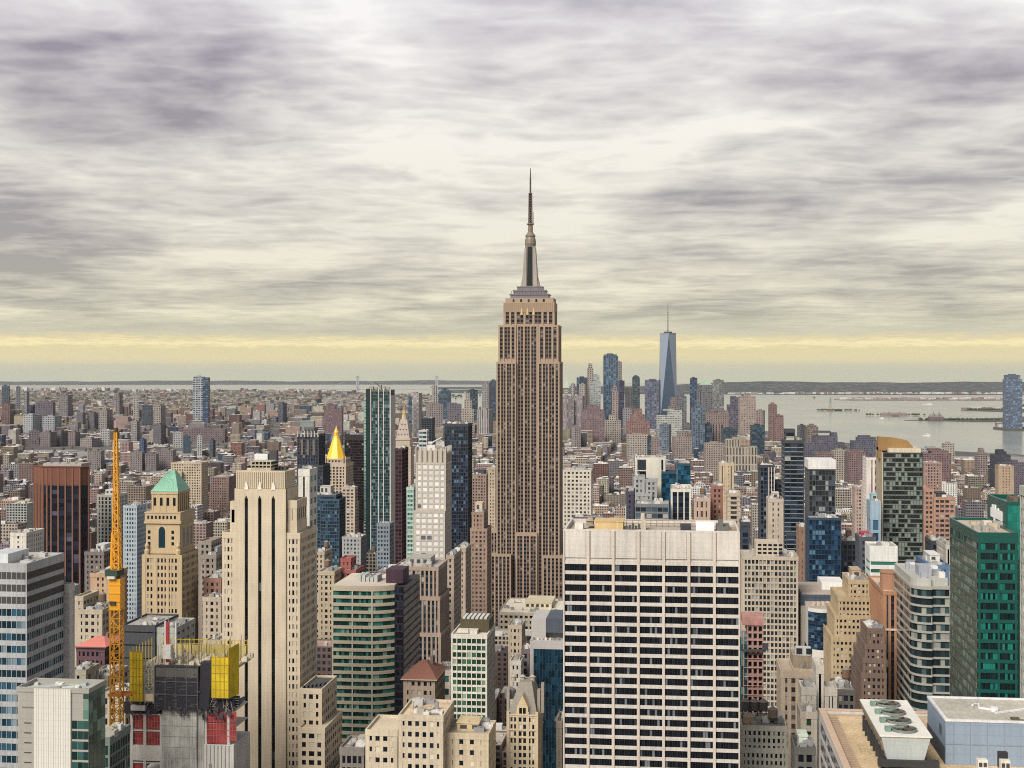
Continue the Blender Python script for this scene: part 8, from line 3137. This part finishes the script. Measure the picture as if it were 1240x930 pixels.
# what the photograph shows of each lot: paint front faces from far to near
W_, H_ = 1240, 930
buf = np.full((H_, W_), -1, dtype=np.int32)
items = [(t['y0'], t['pl'], t['pr'], t['top'], None) for t in THINGS]
for k, c in enumerate(cands):
    x0, x1, y0, y1 = c['b']
    c['top'] = EY + F * (CH - c['g'] - c['h']) / c['d']
    c['topb'] = EY + F * (CH - c['g'] - c['h']) / (c['d'] + y1 - y0)
    items.append((y0, c['pl'], c['pr'], c['topb'], k))
items.sort(key=lambda q: -q[0])
for (y0, pl, pr, tp, k) in items:
    a, e = max(0, int(pl)), min(W_, int(pr) + 1)
    r = max(0, int(tp))
    if a < e and r < H_:
        buf[r:, a:e] = -1 if k is None else k
ids, cnt = np.unique(buf[buf >= 0], return_counts=True)
area = dict(zip(ids.tolist(), cnt.tolist()))
n_b = sum(1 for o in COL.objects if o.parent is None and o.get('category') == 'building')
K = max(0, 298 - n_b)
chosen = sorted([k for k in area if area[k] > 14], key=lambda k: -area[k])[:K]
print('named buildings', n_b, 'individual lots', len(chosen), 'visible lots', len(area))


def lot_mesh(c, m, r, split=None):
    """split: dict of extra collectors for the individual parts"""
    x0, x1, y0, y1 = c['b']
    g, h = c['g'], c['h']
    gl = (0.03, 0.03, 0.036) if c['ci'] != 9 else (0.03, 0.05, 0.09)
    wf = c['wf'] if c['ci'] != 9 else (0.85, 0.7)
    m.cbox(x0, x1, y0, y1, g, g + h, c['col'], gl, c['roof'], c['bay'], c['fl'], wf, c['seed'], parapet=0.9 if c['d'] < 2600 else 0.0, blank=r.random() < 0.45)
    w, d = x1 - x0, y1 - y0
    zr = g + h - (0.9 if c['d'] < 2600 else 0.0)
    bm = split['bulkhead'] if split else m
    for q in range(int(c['bulk'])):
        a = 2.5 + 3.5 * r.random()
        u = x0 + 0.6 + r.random() * max(0.1, w - a * 1.5 - 1.2)
        v = y0 + 0.6 + r.random() * max(0.1, d - a - 1.2)
        cc = r.choice([c['col'], (0.5, 0.48, 0.44), (0.28, 0.27, 0.26), (0.62, 0.6, 0.56), (0.09, 0.085, 0.08)])
        bm.cplain(u, min(u + a * 1.5, x1 - 0.5), v, min(v + a, y1 - 0.5), zr, zr + 1.6 + 2.8 * r.random(), cc, tuple(min(0.7, z * 1.15) for z in cc))
    if c['d'] < 3000:
        for q in range(9 if c['d'] < 1900 else 5):
            a = 0.8 + 1.4 * r.random()
            u = x0 + 0.8 + r.random() * max(0.1, w - a - 1.6)
            v = y0 + 0.8 + r.random() * max(0.1, d - a - 1.6)
            cc = r.choice([(0.5, 0.48, 0.45), (0.2, 0.2, 0.2), (0.65, 0.63, 0.6), (0.35, 0.26, 0.2)])
            bm.cplain(u, u + a, v, v + a, zr, zr + 0.8 + 0.9 * r.random(), cc)
    if c['tank'] and w > 8:
        tm = split['water_tank'] if split else m
        u, v = x0 + w * (0.25 + 0.5 * r.random()), y0 + d * (0.3 + 0.4 * r.random())
        tc = r.choice([(0.15, 0.10, 0.07), (0.24, 0.16, 0.11), (0.12, 0.12, 0.12)])
        for sx in (-1, 1):
            for sy in (-1, 1):
                tm.cplain(u + sx * 1.2 - 0.15, u + sx * 1.2 + 0.15, v + sy * 1.2 - 0.15, v + sy * 1.2 + 0.15, zr, zr + 3.0, (0.05, 0.05, 0.05))
        tm.ccyl(u, v, zr + 3.0, zr + 6.6, 1.9, tc, 1.5, 10)


# ---- labels for the individual lots, told by colour, build, roof and the landmark they stand by
REFS = [(t['ref'], (t['pl'] + t['pr']) / 2, t['top'], t['pl'], t['pr'], t['vb']) for t in THINGS if t['ref']]
used = {}
SIZES = lambda c: ('tall' if (c['h'] > 46) else 'low' if c['h'] < 20 else 'mid-height')


def width_word(c):
    w = c['b'][1] - c['b'][0]
    return 'narrow' if w < 17 else 'broad' if w > 30 else ''


def label_for(c, px, py):
    colr = PAL[c['ci']][0]
    kind = 'building' if c['h'] < 40 else 'block'
    feats = ['under a ' + ROOFS[c['ri']][0]]
    if c['tank']:
        feats.insert(0, 'with a roof tank')
    order = sorted(REFS, key=lambda q: abs(px - max(q[3], min(q[4], px))) + 0.9 * abs(py - max(q[2], min(q[5], py))) + 0.12 * abs(px - q[1]))
    for (ref, rx, top, rl, rr, vb) in order[:14]:
        if px < rl:
            rel = 'left of the '
        elif px > rr:
            rel = 'right of the '
        elif py > (top + vb) / 2:
            rel = 'below the '
        else:
            rel = 'in front of the '
        gap = max(rl - px, px - rr, py - vb, 0)
        if py < top - 2:
            rel = 'behind the '
        near = 'well ' if gap > 45 and rel[0] in 'lr' else 'just ' if gap < 14 and rel[0] in 'lrb' else ''
        for ft in feats:
            for ww in (SIZES(c), (width_word(c) + ' ' + SIZES(c)).strip(), width_word(c)):
                lab = ' '.join(f"{ww} {colr} {kind} {ft} {near}{rel}{ref}".split())
                if 4 <= len(lab.split()) <= 16 and lab not in used:
                    return lab
    return None


TMP = {}
for k in chosen:
    c = cands[k]
    rows_, cols_ = np.nonzero(buf == k)
    px, py = float(cols_.mean()), float(rows_.mean())
    lab = label_for(c, px, py)
    if lab is None:
        continue
    used[lab] = 1
    TMP[k] = 1
    r = random.Random(k)
    b = Thing(('apartment_block' if c['h'] > 40 else 'loft_building' if c['h'] > 20 else 'low_building'), lab, group='ordinary city buildings')
    m = MB()
    sp = {'bulkhead': MB(), 'water_tank': MB()}
    lot_mesh(c, m, r, sp)
    for q in (m, sp['bulkhead'], sp['water_tank']):
        q.r = [0.5] * len(q.f)
    b.part('walls', m, CITY)
    b.part('bulkhead', sp['bulkhead'], CITY)
    b.part('water_tank', sp['water_tank'], CITY)
    b.done(claim=False)
rest = MB()
for k, c in enumerate(cands):
    if k not in TMP:
        lot_mesh(c, rest, random.Random(k))
stuff('city_blocks', rest, CITY)
structure('pavement', pav, msheet('pavement', [(0.3, (0.20, 0.19, 0.18)), (0.7, (0.30, 0.29, 0.27))], (0.02, 0.5)))

# ------------------------------------------------------------------ across the river: low houses to the horizon
far = MB()
rb = random.Random(33)
n = 0
while n < 12000:
    D = 7150 * math.exp(rb.random() * math.log(19500 / 7150))
    px = -380 + 940 * rb.random()
    lim = np.interp(D, COD, COP)
    if D < 7300:
        lim = 405
    if px > lim - 4:
        continue
    n += 1
    x, y = atD(px, D)
    s = 1 + (D - 7000) / 9000
    w, d = (14 + 46 * rb.random() ** 2) * s, (14 + 26 * rb.random()) * s
    u = rb.random()
    h = 8 + 7 * rb.random()
    if u < 0.05:
        h, w = 22 + 24 * rb.random(), 14 + 30 * rb.random()
    elif u < 0.12:
        h, w, d = 12 + 6 * rb.random(), 60 + 60 * rb.random(), 50
    ci = rb.choices(range(len(PAL)), PW)[0]
    f = 0.5 + 0.4 * rb.random()
    g = gz(x, y)
    col = tuple(q * f for q in PAL[ci][1])
    far.cbox(x, x + w, y, y + d, g - 1, g + h, col, (0.05, 0.05, 0.055), ROOFS[rb.choices(range(len(ROOFS)), RW)[0]][1], 9, 6, (0.45, 0.5), rb.random(), back=False, rot=rb.choice([0.3, -0.5, 0.9]))
# downtown far-shore skyline and the piers, tiny
for (a, c, D, num, hm) in ((1015, 1240, 12900, 120, 12), (880, 1240, 16400, 200, 16), (560, 1240, 17600, 160, 14), (1165, 1240, 9200, 25, 10), (-40, 130, 19000, 60, 45), (150, 420, 18500, 70, 30), (1205, 1240, 6200, 8, 10)):
    for q in range(num):
        px = a + (c - a) * rb.random()
        x, y = atD(px, D + 300 * rb.random())
        g = gz(x, y)
        h = hm * (0.5 + rb.random())
        w = 18 + 60 * rb.random()
        col = rb.choice([(0.5, 0.48, 0.45), (0.3, 0.25, 0.24), (0.62, 0.6, 0.58), (0.25, 0.16, 0.14)])
        far.cbox(x, x + w, y, y + 40, g - 1, g + h, col, (0.1, 0.1, 0.1), (0.5, 0.49, 0.47), 8, 5, (0.3, 0.4), rb.random(), back=False)
stuff('far_houses', far, CITY)

# ------------------------------------------------------------------ trees too far and many to count
leaf = MB()
rt = random.Random(5)


def clump(x, y, z, r, h):
    n = 6
    i = len(leaf.v)
    ph = rt.random() * 6
    for lev, (zz, rr) in enumerate(((0.15, 0.75), (0.5, 1.0), (0.82, 0.62))):
        for k in range(n):
            a = ph + 2 * math.pi * (k + 0.5 * lev) / n
            q = rr * r * (0.7 + 0.5 * rt.random())
            leaf.v.append((x + q * math.cos(a), y + q * math.sin(a), z + h * (zz + 0.12 * (rt.random() - 0.5))))
    leaf.v.append((x + r * 0.2 * rt.random(), y, z + h))
    leaf.v.append((x, y, z))
    for lev in (0, 1):
        for k in range(n):
            a, c = i + lev * n + k, i + lev * n + (k + 1) % n
            leaf.f.append((a, c, i + (lev + 1) * n + k))
            leaf.f.append((c, i + (lev + 1) * n + (k + 1) % n, i + (lev + 1) * n + k))
    for k in range(n):
        leaf.f.append((i + 2 * n + k, i + 2 * n + (k + 1) % n, i + 3 * n))
        leaf.f.append((i + (k + 1) % n, i + k, i + 3 * n + 1))


patches = [(330, 9800, 1400, 500, 420), (390, 9300, 500, 300, 160), (70, 12500, 3000, 600, 420), (20, 7300, 400, 260, 160), (150, 6700, 400, 200, 120), (300, 14500, 4000, 1200, 420), (20, 3800, 200, 160, 60), (380, 5200, 120, 160, 60), (348, 3900, 90, 200, 60)]
for (px, D, wx, wy, num) in patches:
    cx, cy = atD(px, D)
    for q in range(num):
        x, y = cx + wx * rt.gauss(0, 0.5), cy + wy * rt.gauss(0, 0.5)
        s = 1 + D / 16000
        clump(x, y, gz(x, y), (5 + 4 * rt.random()) * s, (9 + 6 * rt.random()) * s)
for q in range(900):
    D = 1500 + 5200 * rt.random()
    px = -20 + 1100 * rt.random()
    x, y = atD(px, D)
    if proj(x, y, 0)[0] < np.interp(D, COD, COP) - 12:
        yy = math.floor((y - 520) / 80) * 80 + 520 - 4.5
        clump(x, yy, gz(x, yy), 3.5 + 2.5 * rt.random(), 8 + 6 * rt.random())
for (px, D, wx, wy, num) in ((1015, 9000, 260, 80, 60), (1085, 8000, 330, 80, 50), (1160, 7200, 420, 60, 60), (1195, 9200, 250, 80, 60)):
    cx, cy = atD(px, D)
    for q in range(num):
        x, y = cx + wx * (rt.random() - 0.5), cy + wy * (rt.random() - 0.5)
        clump(x, y, gz(x, y), 6 + 4 * rt.random(), 8 + 5 * rt.random())
leaf.r = []
stuff('city_trees', leaf, msheet('foliage', [(0.3, (0.035, 0.05, 0.025)), (0.5, (0.07, 0.08, 0.04)), (0.7, (0.13, 0.11, 0.07))], (0.02, 0.12)))

# ------------------------------------------------------------------ the air
HAZE = 1.0e-5
hz = MB()
hz.box(-64000, 64000, -4000, 64000, -840, 547)
m_ = bpy.data.materials.new('haze')
m_.use_nodes = True
t_ = NT(m_.node_tree)
v_ = t_.n('ShaderNodeVolumePrincipled')
v_.inputs['Color'].default_value = (0.80, 0.82, 0.84, 1)
v_.inputs['Density'].default_value = HAZE
v_.inputs['Anisotropy'].default_value = 0.1
o_ = t_.n('ShaderNodeOutputMaterial')
t_.nt.links.new(v_.outputs[0], o_.inputs['Volume'])
hz.r = []
haze = stuff('haze', hz, m_)
